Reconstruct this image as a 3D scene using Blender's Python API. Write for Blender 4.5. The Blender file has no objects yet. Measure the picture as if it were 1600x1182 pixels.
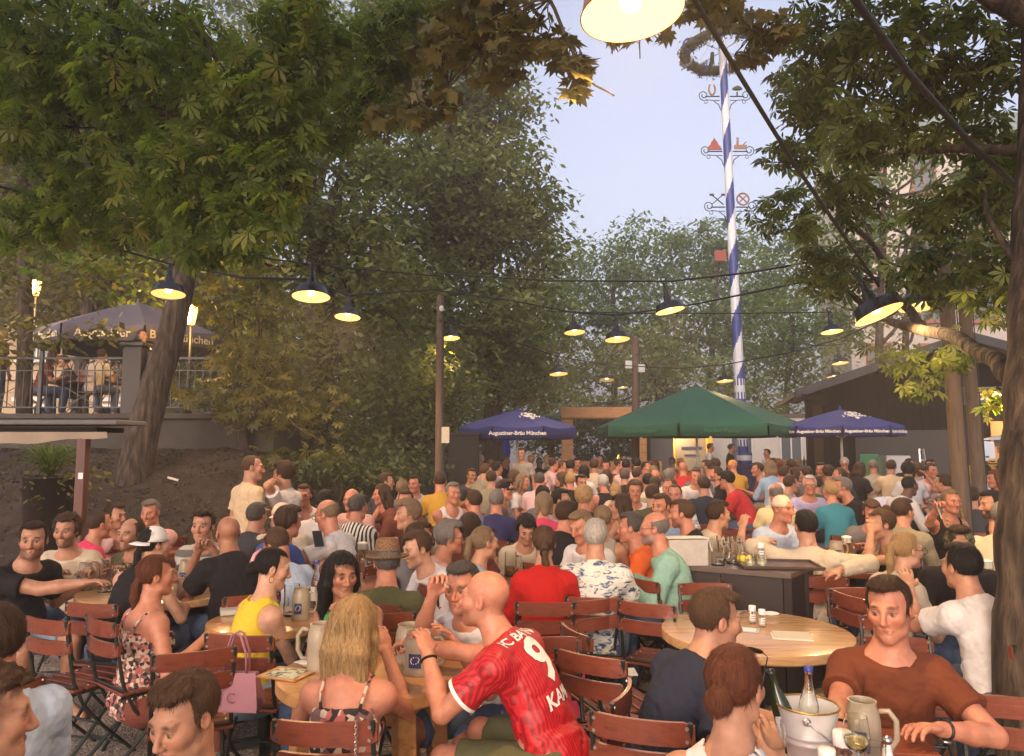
import bpy, bmesh, math, random
import numpy as np
from mathutils import Vector, Matrix, Euler
from mathutils.bvhtree import BVHTree
R = math.radians
sc = bpy.context.scene
# ---------------------------------------------------------------- camera
F = 1155.0; PITCH = R(5.3); CZ = 1.80
cam = bpy.data.cameras.new('camera'); co = bpy.data.objects.new('camera', cam)
sc.collection.objects.link(co); co.location = (0, 0, CZ); co.rotation_euler = (R(90) + PITCH, 0, 0)
cam.sensor_width = 36; cam.lens = 36 * F / 1600; cam.clip_start = .05; cam.clip_end = 600
sc.camera = co
# ---------------------------------------------------------------- sky, sun, exposure
w = bpy.data.worlds.new('World'); sc.world = w; w.use_nodes = True
nt = w.node_tree; sky = nt.nodes.new('ShaderNodeTexSky'); sky.sky_type = 'NISHITA'; sky.sun_disc = False
SUN_EL, SUN_ROT = 18, 200
sky.sun_elevation = R(SUN_EL); sky.sun_rotation = R(SUN_ROT); sky.air_density = 1.3; sky.dust_density = 5.0; sky.ozone_density = 2.0
bg = nt.nodes['Background']; hs = nt.nodes.new('ShaderNodeHueSaturation'); hs.inputs['Saturation'].default_value = .62
tn = nt.nodes.new('ShaderNodeVectorMath'); tn.operation = 'MULTIPLY'; tn.inputs[1].default_value = (1.07, .98, 1.05)
nt.links.new(sky.outputs[0], hs.inputs['Color']); nt.links.new(hs.outputs[0], tn.inputs[0]); nt.links.new(tn.outputs[0], bg.inputs[0]); bg.inputs[1].default_value = .15
sl = bpy.data.lights.new('sun', 'SUN'); sl.energy = .5; sl.angle = R(60); sl.color = (1, .68, .42)
so = bpy.data.objects.new('sun', sl); sc.collection.objects.link(so)
# sun behind the photographer's left shoulder
az = R(SUN_ROT); el = R(SUN_EL)
sdir = Vector((math.sin(az) * math.cos(el), math.cos(az) * math.cos(el), math.sin(el)))
so.rotation_euler = (-sdir).to_track_quat('-Z', 'Y').to_euler()
sc.view_settings.view_transform = 'Standard'; sc.view_settings.look = 'None'
sc.view_settings.exposure = 1.18; sc.view_settings.gamma = 1
# ---------------------------------------------------------------- helpers
C = sc.collection
rng = np.random.default_rng(7)
def P(px, py, d):
    """point of the place seen at photo pixel (px,py), d metres ahead"""
    u = (px - 800) / F; v = (591 - py) / F
    dy = math.cos(PITCH) - math.sin(PITCH) * v; dz = math.sin(PITCH) + math.cos(PITCH) * v
    return Vector((u * d / dy, d, CZ + dz * d / dy))
def DS(d): return d * (1 + .19 * min(1, max(0, (14 - d) / 8)))
def PG(px, py, z=0.0):
    """point at height z seen at the pixel"""
    a = P(px, py, 1.0); t = (z - CZ) / (a.z - CZ); return Vector((a.x * t, t, z))
def mat(name, col, rough=.7, metal=0, bump=0, bscale=40, var=0, vscale=5, spec=.5, trans=0, emis=None, estr=0, sheen=0, coat=0):
    m = bpy.data.materials.new(name); m.use_nodes = True; n = m.node_tree.nodes; L = m.node_tree.links
    b = n['Principled BSDF']; b.inputs['Base Color'].default_value = (*col, 1); b.inputs['Roughness'].default_value = rough
    b.inputs['Metallic'].default_value = metal; b.inputs['Specular IOR Level'].default_value = spec
    if trans: b.inputs['Transmission Weight'].default_value = trans
    if sheen: b.inputs['Sheen Weight'].default_value = sheen
    if coat: b.inputs['Coat Weight'].default_value = coat
    if emis: b.inputs['Emission Color'].default_value = (*emis, 1); b.inputs['Emission Strength'].default_value = estr
    if bump or var:
        tc = n.new('ShaderNodeTexCoord')
        if var:
            t = n.new('ShaderNodeTexNoise'); t.inputs['Scale'].default_value = vscale; t.inputs['Detail'].default_value = 6; t.inputs['Roughness'].default_value = .65
            L.new(tc.outputs['Object'], t.inputs['Vector'])
            mr = n.new('ShaderNodeMapRange'); mr.inputs[1].default_value = .3; mr.inputs[2].default_value = .7; mr.inputs[3].default_value = 1 - var; mr.inputs[4].default_value = 1 + var
            L.new(t.outputs[0], mr.inputs[0])
            mx = n.new('ShaderNodeVectorMath'); mx.operation = 'MULTIPLY'; mx.inputs[0].default_value = col
            L.new(mr.outputs[0], mx.inputs[1]); L.new(mx.outputs[0], b.inputs['Base Color'])
        if bump:
            t = n.new('ShaderNodeTexNoise'); t.inputs['Scale'].default_value = bscale; t.inputs['Detail'].default_value = 4
            L.new(tc.outputs['Object'], t.inputs['Vector'])
            bp = n.new('ShaderNodeBump'); bp.inputs['Strength'].default_value = bump; bp.inputs['Distance'].default_value = .01
            L.new(t.outputs[0], bp.inputs['Height']); L.new(bp.outputs[0], b.inputs['Normal'])
    return m
def ND(m, typ, **k):
    n = m.node_tree.nodes.new(typ)
    for a, v in k.items():
        if a.startswith('i_'):
            key = a[2:]; key = int(key) if key.isdigit() else key.replace('_', ' ')
            n.inputs[key].default_value = v
        else: setattr(n, a, v)
    return n
def ramp(m, src, stops, mode='LINEAR'):
    r = m.node_tree.nodes.new('ShaderNodeValToRGB'); r.color_ramp.interpolation = mode
    e = r.color_ramp.elements
    while len(e) < len(stops): e.new(.5)
    for q, (p, c) in zip(e, stops): q.position = p; q.color = (*c, 1)
    m.node_tree.links.new(src, r.inputs[0]); return r
def bsdf(m): return m.node_tree.nodes['Principled BSDF']
def lk(m, a, b): m.node_tree.links.new(a, b)
def tag(o, label=None, cat=None, group=None, kind=None):
    if label: o['label'] = label
    if cat: o['category'] = cat
    if group: o['group'] = group
    if kind: o['kind'] = kind
    return o
def empty(name, loc=(0, 0, 0), rz=0, label=None, cat=None, group=None):
    o = bpy.data.objects.new(name, None); C.objects.link(o); o.location = loc; o.rotation_euler = (0, 0, rz)
    o.empty_display_size = .1
    return tag(o, label, cat, group)
def link_mesh(name, me, mats, parent=None, smooth=False):
    for m in (mats if isinstance(mats, (list, tuple)) else [mats]): me.materials.append(m)
    if smooth and len(me.polygons): me.polygons.foreach_set('use_smooth', np.ones(len(me.polygons), bool))
    o = bpy.data.objects.new(name, me); C.objects.link(o)
    if parent: o.parent = parent
    return o
class MB:
    def __init__(s): s.v = []; s.f = []; s.m = []; s.M = Matrix.Identity(4)
    def at(s, loc=(0, 0, 0), rot=(0, 0, 0), sc_=1):
        s.M = Matrix.Translation(loc) @ Euler(rot).to_matrix().to_4x4() @ Matrix.Scale(sc_, 4); return s
    def add(s, vs, fs, m=0):
        b = len(s.v); s.v += [tuple(s.M @ Vector(q)) for q in vs]
        s.f += [tuple(b + i for i in q) for q in fs]; s.m += [m] * len(fs); return s
    def box(s, c, d, rot=None, m=0, bev=0):
        x, y, z = d[0] / 2, d[1] / 2, d[2] / 2
        if bev:
            o = []; b = bev
            for k, (zz, q) in enumerate(((-z, b), (-z + b, 0), (z - b, 0), (z, b))):
                X, Y = x - q, y - q
                o += [(-X + b, -Y, zz), (X - b, -Y, zz), (X, -Y + b, zz), (X, Y - b, zz), (X - b, Y, zz), (-X + b, Y, zz), (-X, Y - b, zz), (-X, -Y + b, zz)]
            fs = [tuple(range(7, -1, -1)), tuple(range(24, 32))]
            for k in range(3):
                for i in range(8): j = (i + 1) % 8; fs.append((k * 8 + i, k * 8 + j, k * 8 + 8 + j, k * 8 + 8 + i))
        else:
            o = [(a, b_, c_) for c_ in (-z, z) for b_ in (-y, y) for a in (-x, x)]
            fs = [(0, 2, 3, 1), (4, 5, 7, 6), (0, 1, 5, 4), (2, 6, 7, 3), (0, 4, 6, 2), (1, 3, 7, 5)]
        Mx = Euler(rot).to_matrix() if rot is not None and not isinstance(rot, Matrix) else (rot or Matrix.Identity(3))
        return s.add([Mx @ Vector(q) + Vector(c) for q in o], fs, m)
    def bar(s, a, b, wx, wy, m=0, up=(0, 0, 1), bev=0):
        a = Vector(a); b = Vector(b); d = (b - a); L_ = d.length; d.normalize()
        u = Vector(up); x = u.cross(d)
        if x.length < 1e-4: x = Vector((1, 0, 0)).cross(d)
        x.normalize(); y = d.cross(x)
        return s.box((a + b) / 2, (wx, wy, L_), Matrix((x, y, d)).transposed(), m, bev)
    def tube(s, pts, r, n=8, m=0, cap=True):
        pts = [Vector(p) for p in pts]; k = len(pts); r = r if isinstance(r, (list, tuple)) else [r] * k
        vs = []; fs = []; ref = None
        for i, p in enumerate(pts):
            t = (pts[min(i + 1, k - 1)] - pts[max(i - 1, 0)]).normalized()
            if ref is None: ref = t.orthogonal().normalized()
            x = (ref - t * ref.dot(t))
            if x.length < 1e-5: x = t.orthogonal()
            x.normalize(); ref = x; y = t.cross(x)
            for j in range(n):
                a = 2 * math.pi * j / n; vs.append(p + (x * math.cos(a) + y * math.sin(a)) * r[i])
        for i in range(k - 1):
            for j in range(n): q = (j + 1) % n; fs.append((i * n + j, i * n + q, i * n + n + q, i * n + n + j))
        if cap: fs += [tuple(range(n - 1, -1, -1)), tuple(range((k - 1) * n, k * n))]
        return s.add(vs, fs, m)
    def lathe(s, prof, n=24, m=0, c=(0, 0, 0), a0=0, a1=2 * math.pi):
        vs = []; fs = []; full = abs(a1 - a0 - 2 * math.pi) < 1e-6; nn = n if full else n + 1
        for r, z in prof:
            for j in range(nn):
                a = a0 + (a1 - a0) * j / n; vs.append((c[0] + r * math.cos(a), c[1] + r * math.sin(a), c[2] + z))
        for i in range(len(prof) - 1):
            for j in range(n): q = (j + 1) % nn; fs.append((i * nn + j, i * nn + q, i * nn + nn + q, i * nn + nn + j))
        return s.add(vs, fs, m)
    def prism(s, out, z0, z1, m=0):
        n = len(out); vs = [(x, y, z0) for x, y in out] + [(x, y, z1) for x, y in out]
        return s.add(vs, [tuple(range(n - 1, -1, -1)), tuple(range(n, 2 * n))] + [(i, (i + 1) % n, n + (i + 1) % n, n + i) for i in range(n)], m)
    def disc(s, c, r, z0, z1, n=32, m=0): return s.prism([(c[0] + r * math.cos(2 * math.pi * i / n), c[1] + r * math.sin(2 * math.pi * i / n)) for i in range(n)], z0, z1, m)
    def build(s, name, mats, parent=None, smooth=False, angle=None):
        me = bpy.data.meshes.new(name); me.from_pydata(s.v, [], s.f); me.update()
        me.polygons.foreach_set('material_index', s.m)
        o = link_mesh(name, me, mats, parent, smooth)
        if smooth and angle: me.set_sharp_from_angle(angle=R(angle))
        return o
def npmesh(name, V, Q, mats, parent=None, smooth=True, midx=None, attrs=None):
    me = bpy.data.meshes.new(name); V = np.asarray(V, np.float32); Q = np.asarray(Q, np.int32); k = Q.shape[1]
    me.vertices.add(len(V)); me.vertices.foreach_set('co', V.ravel())
    me.loops.add(Q.size); me.loops.foreach_set('vertex_index', Q.ravel())
    me.polygons.add(len(Q)); me.polygons.foreach_set('loop_start', np.arange(0, Q.size, k, dtype=np.int32))
    me.update(calc_edges=True)
    if midx is not None: me.polygons.foreach_set('material_index', np.asarray(midx, np.int32))
    for nm, arr in (attrs or {}).items():
        if arr.ndim == 2:
            a = me.color_attributes.new(nm, 'FLOAT_COLOR', 'POINT'); a.data.foreach_set('color', np.ascontiguousarray(arr, np.float32).ravel())
        else:
            a = me.attributes.new(nm, 'FLOAT', 'POINT'); a.data.foreach_set('value', np.ascontiguousarray(arr, np.float32))
    return link_mesh(name, me, mats, parent, smooth)
def copy_tree(o, parent=None):
    c = o.copy(); C.objects.link(c)
    if parent: c.parent = parent
    for ch in list(o.children): copy_tree(ch, c)
    return c
def place(proto, used, loc, rz, label, group=None, scale=1, tilt=None):
    """first use moves the prototype itself, later uses copy it"""
    o = proto if not used.get(proto.name) else copy_tree(proto)
    used[proto.name] = True
    o.location = loc; o.rotation_euler = (tilt[0] if tilt else 0, tilt[1] if tilt else 0, rz); o.scale = (scale,) * 3
    o['label'] = label
    if group: o['group'] = group
    return o
USED = {}
# ---------------------------------------------------------------- people: one field per body, turned into one continuous surface
def nrm(v): v = np.asarray(v, float); return v / (np.linalg.norm(v) + 1e-9)
def rotx(a): c, s = math.cos(a), math.sin(a); return np.array([[1, 0, 0], [0, c, -s], [0, s, c]])
def roty(a): c, s = math.cos(a), math.sin(a); return np.array([[c, 0, s], [0, 1, 0], [-s, 0, c]])
def rotz(a): c, s = math.cos(a), math.sin(a); return np.array([[c, -s, 0], [s, c, 0], [0, 0, 1]])
I3 = np.eye(3)
class Ell:
    def __init__(s, c, r, Rm=I3, k=.03, sub=False):
        s.c = np.asarray(c, float); s.r = np.asarray(r, float); s.R = Rm; s.k = k; s.sub = sub
        m = np.abs(Rm) @ s.r; s.lo = s.c - m; s.hi = s.c + m
    def d(s, X, Y, Z, inf=0):
        x, y, z = X - s.c[0], Y - s.c[1], Z - s.c[2]; Rm = s.R; r = s.r + inf
        a = (Rm[0, 0] * x + Rm[1, 0] * y + Rm[2, 0] * z) / r[0]; b = (Rm[0, 1] * x + Rm[1, 1] * y + Rm[2, 1] * z) / r[1]; c = (Rm[0, 2] * x + Rm[1, 2] * y + Rm[2, 2] * z) / r[2]
        k0 = np.sqrt(a * a + b * b + c * c) + 1e-6; k1 = np.sqrt((a / r[0]) ** 2 + (b / r[1]) ** 2 + (c / r[2]) ** 2) + 1e-6
        return k0 * (k0 - 1) / k1
class Ring:
    def __init__(s, c, Rm, rad, tube, k=.006):
        s.c = np.asarray(c, float); s.R = Rm; s.rad = rad; s.t = tube; s.k = k; s.sub = False; s.lo = s.c - rad - tube; s.hi = s.c + rad + tube
    def d(s, X, Y, Z, inf=0):
        x, y, z = X - s.c[0], Y - s.c[1], Z - s.c[2]; Rm = s.R
        a = Rm[0, 0] * x + Rm[1, 0] * y + Rm[2, 0] * z; b = Rm[0, 1] * x + Rm[1, 1] * y + Rm[2, 1] * z; c = Rm[0, 2] * x + Rm[1, 2] * y + Rm[2, 2] * z
        return np.sqrt((np.sqrt(a * a + (b * .95) ** 2) - s.rad) ** 2 + c * c) - s.t
class Cone:
    def __init__(s, a, b, ra, rb, k=.02, sub=False, cut=False, start=False):
        s.a = np.asarray(a, float); s.b = np.asarray(b, float); s.ra = ra; s.rb = rb; s.k = k; s.sub = sub; s.cut = cut
        s.lo = np.minimum(s.a - ra, s.b - rb); s.hi = np.maximum(s.a + ra, s.b + rb)
    def d(s, X, Y, Z, inf=0):
        ba = s.b - s.a; L2 = ba @ ba + 1e-12
        x, y, z = X - s.a[0], Y - s.a[1], Z - s.a[2]
        t = (x * ba[0] + y * ba[1] + z * ba[2]) / L2; tc = np.clip(t, 0, 1)
        q = np.sqrt((x - tc * ba[0]) ** 2 + (y - tc * ba[1]) ** 2 + (z - tc * ba[2]) ** 2) - (s.ra + (s.rb - s.ra) * tc) - inf
        if s.cut: q = np.maximum(q, (t - 1) * math.sqrt(L2))
        return q
_dirs = np.random.default_rng(3).normal(size=(24, 3)); _dirs /= np.linalg.norm(_dirs, axis=1)[:, None]; _ph = np.random.default_rng(4).uniform(0, 6.28, 24)
def wnoise(X, Y, Z, f, seed=0, n=5):
    o = 0
    for i in range(n):
        q = (i + seed * 5) % 24; d = _dirs[q] * f * (1 + .35 * i)
        o = o + np.sin(X * d[0] + Y * d[1] + Z * d[2] + _ph[q] + seed + (1.3 * np.sin((Y * d[0] - X * d[2] + Z * d[1]) * .7 + _ph[q])))
    return o / n
def field(prims, lo, hi, h, inf=0, post=None):
    lo = np.asarray(lo, float); n = np.maximum(np.ceil((np.asarray(hi) - lo) / h).astype(int) + 1, 3)
    D = np.full(n, .15, np.float32)
    ax = [lo[i] + np.arange(n[i]) * h for i in range(3)]
    for p in prims:
        pad = max(p.k, .02) + inf + h * 2
        i0 = np.clip(np.floor((p.lo - pad - lo) / h).astype(int), 0, n); i1 = np.clip(np.ceil((p.hi + pad - lo) / h).astype(int) + 1, 0, n)
        if (i1 <= i0).any(): continue
        X = ax[0][i0[0]:i1[0], None, None]; Y = ax[1][None, i0[1]:i1[1], None]; Z = ax[2][None, None, i0[2]:i1[2]]
        sl_ = tuple(slice(a, b) for a, b in zip(i0, i1)); A = D[sl_]
        B = p.d(X, Y, Z, 0 if p.sub else inf)
        if p.sub:
            B = -B; hh = np.maximum(p.k - np.abs(A - B), 0) / p.k; D[sl_] = np.maximum(A, B) + hh * hh * p.k * .25
        else:
            hh = np.maximum(p.k - np.abs(A - B), 0) / p.k; D[sl_] = np.minimum(A, B) - hh * hh * p.k * .25
    if post is not None: D = post(D, ax[0][:, None, None], ax[1][None, :, None], ax[2][None, None, :])
    return D, lo
def nets(D, lo, h):
    D = np.asarray(D); D[0] = D[-1] = .1; D[:, 0] = D[:, -1] = .1; D[:, :, 0] = D[:, :, -1] = .1
    S = D < 0; n = np.array(D.shape) - 1
    cnt = np.zeros(n, np.int8)
    offs = [(i, j, k) for i in (0, 1) for j in (0, 1) for k in (0, 1)]
    for i, j, k in offs: cnt += S[i:i + n[0], j:j + n[1], k:k + n[2]]
    act = np.argwhere((cnt > 0) & (cnt < 8))
    if len(act) == 0: return np.zeros((0, 3)), np.zeros((0, 4), int)
    idx = -np.ones(n, np.int32); idx[tuple(act.T)] = np.arange(len(act))
    cv = np.stack([D[act[:, 0] + i, act[:, 1] + j, act[:, 2] + k] for i, j, k in offs], 1)
    tot = np.zeros((len(act), 3)); num = np.zeros(len(act)); O = np.array(offs, float)
    for a in range(8):
        for b in range(a + 1, 8):
            if np.abs(O[a] - O[b]).sum() != 1: continue
            m = (cv[:, a] < 0) != (cv[:, b] < 0)
            t = cv[m, a] / (cv[m, a] - cv[m, b]); tot[m] += O[a] + t[:, None] * (O[b] - O[a]); num[m] += 1
    loc = tot / num[:, None]; V = lo + (act + loc) * h; G = np.zeros_like(V)
    for a in range(3):
        o1, o2 = [q for q in range(3) if q != a]
        for c in range(8):
            w1 = loc[:, o1] if O[c][o1] else 1 - loc[:, o1]; w2 = loc[:, o2] if O[c][o2] else 1 - loc[:, o2]
            G[:, a] += (1 if O[c][a] else -1) * cv[:, c] * w1 * w2
    global LASTN; LASTN = G / (np.linalg.norm(G, axis=1)[:, None] + 1e-9)
    Q = []
    for ax in range(3):
        u, v = [(1, 2), (2, 0), (0, 1)][ax]
        s0 = [slice(None)] * 3; s1 = [slice(None)] * 3; s0[ax] = slice(0, -1); s1[ax] = slice(1, None)
        A = S[tuple(s0)]; B = S[tuple(s1)]; e = np.argwhere(A != B)
        ok = (e[:, u] > 0) & (e[:, v] > 0) & (e[:, u] < n[u]) & (e[:, v] < n[v]) & (e[:, ax] < n[ax]); e = e[ok]
        def cell(du, dv): q = e.copy(); q[:, u] -= du; q[:, v] -= dv; return idx[tuple(q.T)]
        q = np.stack([cell(1, 1), cell(0, 1), cell(0, 0), cell(1, 0)], 1)
        inside = A[tuple(e.T)]; q[~inside] = q[~inside][:, ::-1]; Q.append(q)
    Q = np.concatenate(Q); Q = Q[(Q >= 0).all(1)]
    return V, Q
def ik(a, b, l1, l2, pole):
    a, b = np.asarray(a, float), np.asarray(b, float); d = b - a; L_ = np.linalg.norm(d)
    if L_ > (l1 + l2) * .985: b = a + d / L_ * (l1 + l2) * .985; d = b - a; L_ = np.linalg.norm(d)
    u = d / L_; x = (l1 * l1 - l2 * l2 + L_ * L_) / (2 * L_); hgt = math.sqrt(max(l1 * l1 - x * x, 0))
    p = np.asarray(pole, float); p = p - u * (p @ u); return a + u * x + nrm(p) * hgt, b
POSES = {
 'table': dict(lean=.30, hands=((-.16, .44, .80), (.15, .42, .80)), curl=.5),
 'lean':  dict(lean=.48, hands=((-.12, .50, .81), (.18, .48, .81)), curl=.5),
 'chin':  dict(lean=.36, hands=((-.14, .46, .80), (.05, .24, 1.08)), curl=1.1, hp=.12),
 'lap':   dict(lean=.06, hands=((-.10, .30, .66), (.10, .32, .66)), curl=.6),
 'back':  dict(lean=-.10, hands=((-.20, .30, .66), (.22, .28, .66)), curl=.4),
 'cross': dict(lean=.14, hands=((.10, .23, .88), (-.10, .25, .86)), curl=.6),
 'mug':   dict(lean=.18, hands=((-.16, .42, .80), (.14, .36, .95)), curl=1.3),
 'stand': dict(lean=.03, stand=True, hands=((-.26, .06, .86), (.26, .06, .86)), curl=.5),
 'standchin': dict(lean=-.02, stand=True, hands=((-.24, .10, .88), (.10, .22, 1.40)), curl=1.3),
}
def skeleton(p):
    sx = p.get('size', 1.0); fem = p.get('fem', False); st = p.get('stand', False); lean = p.get('lean', .2); side = p.get('side', 0)
    fat = p.get('fat', 1.0); pz = .95 if st else .54; sk = dict(p)
    def up(l): return nrm((math.sin(side), math.sin(l), math.cos(l)))
    l1, l2, l3 = lean * .8, lean * 1.05, lean * 1.3 + .06
    T1, T2, T3 = up(l1), up(l2), up(l3); tw = p.get('twist', 0)
    pel = np.array([0, 0, pz]); bel = pel + T1 * .15; che = bel + T2 * .18; nb = che + T3 * .175
    def fr(T, y): return rotz(y) @ np.stack([np.cross(nrm((0, 1, 0) - T * T[1]), T), nrm(np.array([0, 1., 0]) - T * T[1]), T], 1)
    R1, R2, R3 = fr(T1, tw * .3), fr(T2, tw * .7), fr(T3, tw)
    sw = (.144 if fem else .165) * (1 + (fat - 1) * .35)
    sh = [nb - T3 * .074 + R3 @ np.array([sg * sw, -.005, 0]) for sg in (-1, 1)]
    hy, hp, hr = p.get('hy', 0), p.get('hp', .05), p.get('hr', 0)
    nd = nrm(T3 * .45 + np.array([0, .10, .75])); hc = nb + nd * .185 + np.array([0, .012, 0])
    RH = rotz(-hy) @ rotx(-hp) @ roty(hr)
    arms = []
    for i, sg in enumerate((-1, 1)):
        t = p['hands'][i]; pole = p.get('poles', [None, None])[i] or (sg * .48, -.4, -.95)
        e, wv = ik(sh[i], t, .285, .255, pole); arms.append((sh[i], e, wv))
    legs = []
    for i, sg in enumerate((-1, 1)):
        hip = pel + np.array([sg * .095, 0, -.02])
        if st: kn = hip + np.array([sg * .01, .03, -.44]); an = kn + np.array([0, -.03, -.41]); toe = an + np.array([sg * .04, .17, -.05])
        else:
            kd = p.get('knees', [(sg2 * .17, .44, .52) for sg2 in (-1, 1)])[i]; kn = np.array(kd, float)
            kn = hip + nrm(kn - hip) * .44; an = np.array(p.get('feet', [(s3 * .17, .40, .09) for s3 in (-1, 1)])[i], float); an = kn + nrm(an - kn) * .42; toe = an + np.array([0, .17, -.05])
        legs.append((hip, kn, an, toe))
    sk.update(pel=pel, bel=bel, che=che, nb=nb, T1=T1, T3=T3, R1=R1, R2=R2, R3=R3, sh=sh, hc=hc, RH=RH, arms=arms, legs=legs, fat=fat, fem=fem, sw=sw, nd=nd)
    return sk
def torso(s, chest=True):
    f, fem = s['fat'], s['fem']; R1, R2, R3 = s['R1'], s['R2'], s['R3']
    wx = .132 if fem else .15
    o = [Ell(s['pel'], ((.172 if fem else .163) * f, .125 * f, .13), R1, .05),
         Ell(s['bel'] + R2 @ np.array([0, .012 + (f - 1) * .10, 0]), (wx * f, .10 * f * f, .15), R2, .07),
         Ell(s['che'] + R3 @ np.array([0, -.004, .01]), ((.134 if fem else .150) * (.6 + .4 * f), .105 * (.5 + .5 * f), .19), R3, .06),
         Cone(s['sh'][0] + s['R3'] @ np.array([.03, 0, .002]), s['sh'][1] - s['R3'] @ np.array([.03, 0, -.002]), .052, .052, .07),
         Cone(s['nb'] - s['T3'] * .03, s['nb'] + s['nd'] * .05, .064 if fem else .075, .05, .06)]
    if fem:
        for sg in (-1, 1): o.append(Ell(s['che'] + R3 @ np.array([sg * .065, .075, .0]), (.062, .06, .062), R3, .03))
    return o
def handprims(W, fdir, n, thumb, curl, fine):
    f = nrm(fdir); n = nrm(n - f * (n @ f)); sd = np.cross(f, n) * thumb
    Rm = np.stack([sd, f, n], 1); W = W + f * .012
    o = [Ell(W + f * .042, (.041, .052, .018), Rm, .02)]
    if not fine:
        o.append(Ell(W + f * .105 + n * .015 * curl, (.034, .045, .013), Rm @ rotx(.5 * curl), .015)); o.append(Cone(W + f * .02 + sd * .028, W + f * .07 + sd * .045, .013, .010, .012)); return o
    for i, (off, ln) in enumerate(zip((.031, .010, -.011, -.031), (.070, .079, .073, .057))):
        p = W + f * (.082 - abs(i - 1.2) * .005) + sd * off; a = curl * .35 + i * .08; L_ = ln
        for q, fr_ in enumerate((.45, .30, .25)):
            dirv = f * math.cos(a) + n * math.sin(a) + sd * (off * 1.5); e = p + nrm(dirv) * L_ * fr_
            o.append(Cone(p, e, .0098 - .001 * q, .0090 - .001 * q, .004)); p = e; a += curl * .62
    p = W + f * .012 + sd * .026; e = p + nrm(f * .65 + sd * .75 + n * .35) * .042; g = e + nrm(f * .9 + sd * (.35 - .4 * curl) + n * .5 * curl) * .034
    o += [Cone(p, e, .0145, .0118, .012), Cone(e, g, .0112, .0092, .005)]
    return o
def bodyprims(s, fine):
    o = torso(s); f = s['fat']; a = (.86 if s['fem'] else 1.0) * (.55 + .45 * f)
    for i, (S, E_, W) in enumerate(s['arms']):
        o += [Ell(S, (.055 * a, .055 * a, .058 * a), I3, .04), Cone(S, E_, .053 * a, .041 * a, .035), Cone(E_, E_ + (W - E_) * .45, .041 * a, .040 * a, .012), Cone(E_ + (W - E_) * .4, W, .040 * a, .027 * (.5 + .5 * a), .015)]
        hd = s.get('hdir', [None, None])[i]; fd = nrm(W - E_) if hd is None else np.asarray(hd, float)
        pn = s.get('palm', [None, None])[i]; pn = np.array([0, .25, -1.]) if pn is None else np.asarray(pn, float)
        th = (1 if i == 0 else -1)
        cu = s.get('curls', [s.get('curl', .5)] * 2)[i]
        o += handprims(W, fd, pn, -th, cu, fine)
    for hip, kn, an, toe in s['legs']:
        o += [Cone(hip, kn, .092 * f, .058, .05), Cone(kn, kn + (an - kn) * .35, .058, .055, .02), Cone(kn + (an - kn) * .3, an, .056, .036, .02),
              Cone(an, toe, .038, .03, .02)]
    return o
def headprims(s):
    H, Rh = s['hc'], s['RH']; g = 1.0 if not s['fem'] else .94; jw = s.get('jaw', 1.0)
    W_ = lambda x, y, z: H + Rh @ (np.array([x, y, z]) * g)
    E = lambda c, r, k, sub=False: Ell(W_(*c), np.array(r) * g, Rh, k, sub)
    K = lambda a, b, ra, rb, k, sub=False: Cone(W_(*a), W_(*b), ra * g, rb * g, k, sub)
    o = [E((0, -.016, .034), (.0745, .094, .086), .01), E((0, .028, -.035), (.058 * jw, .062, .082), .03),
         K((-.040 * jw, .022, -.078), (0, .068, -.097), .020, .021, .025), K((.040 * jw, .022, -.078), (0, .068, -.097), .020, .021, .025),
         K((-.036, .058, -.018), (.036, .058, -.018), .030, .030, .02), K((-.036, .078, .026), (.036, .078, .026), .0125, .0125, .02)]
    for sg in (-1, 1):
        o += [E((sg * .0315, .096, .004), (.0165, .016, .0125), .012, True), E((sg * .0315, .077, .003), (.0135, .0125, .0125), .004),
              E((sg * .078, -.008, -.004), (.009, .019, .031), .006), E((sg * .087, -.001, .002), (.006, .010, .018), .006, True)]
    o += [K((0, .086, .018), (0, .110, -.026), .0078, .0100, .012), E((0, .107, -.031), (.0115, .013, .0095), .008), E((-.0098, .099, -.035), (.0075, .011, .0075), .006), E((.0098, .099, -.035), (.0085, .011, .0075), .006),
          K((-.025, .079, -.0590), (0, .089, -.0600), .0042, .0058, .006), K((.025, .079, -.0590), (0, .089, -.0600), .0042, .0058, .006), K((-.015, .085, -.0700), (.015, .085, -.0700), .0062, .0062, .006), K((-.026, .094, -.0632), (0, .100, -.0648), .003, .0035, .004, True), K((.026, .094, -.0632), (0, .100, -.0648), .003, .0035, .004, True)]
    nk = .048 if s['fem'] else .060
    nb = s['nb'] + s['nd'] * .01
    o += [Cone(nb, H + Rh @ np.array([0, -.025, -.06]), nk + .004, nk - .004, .03)]
    return o
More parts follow.
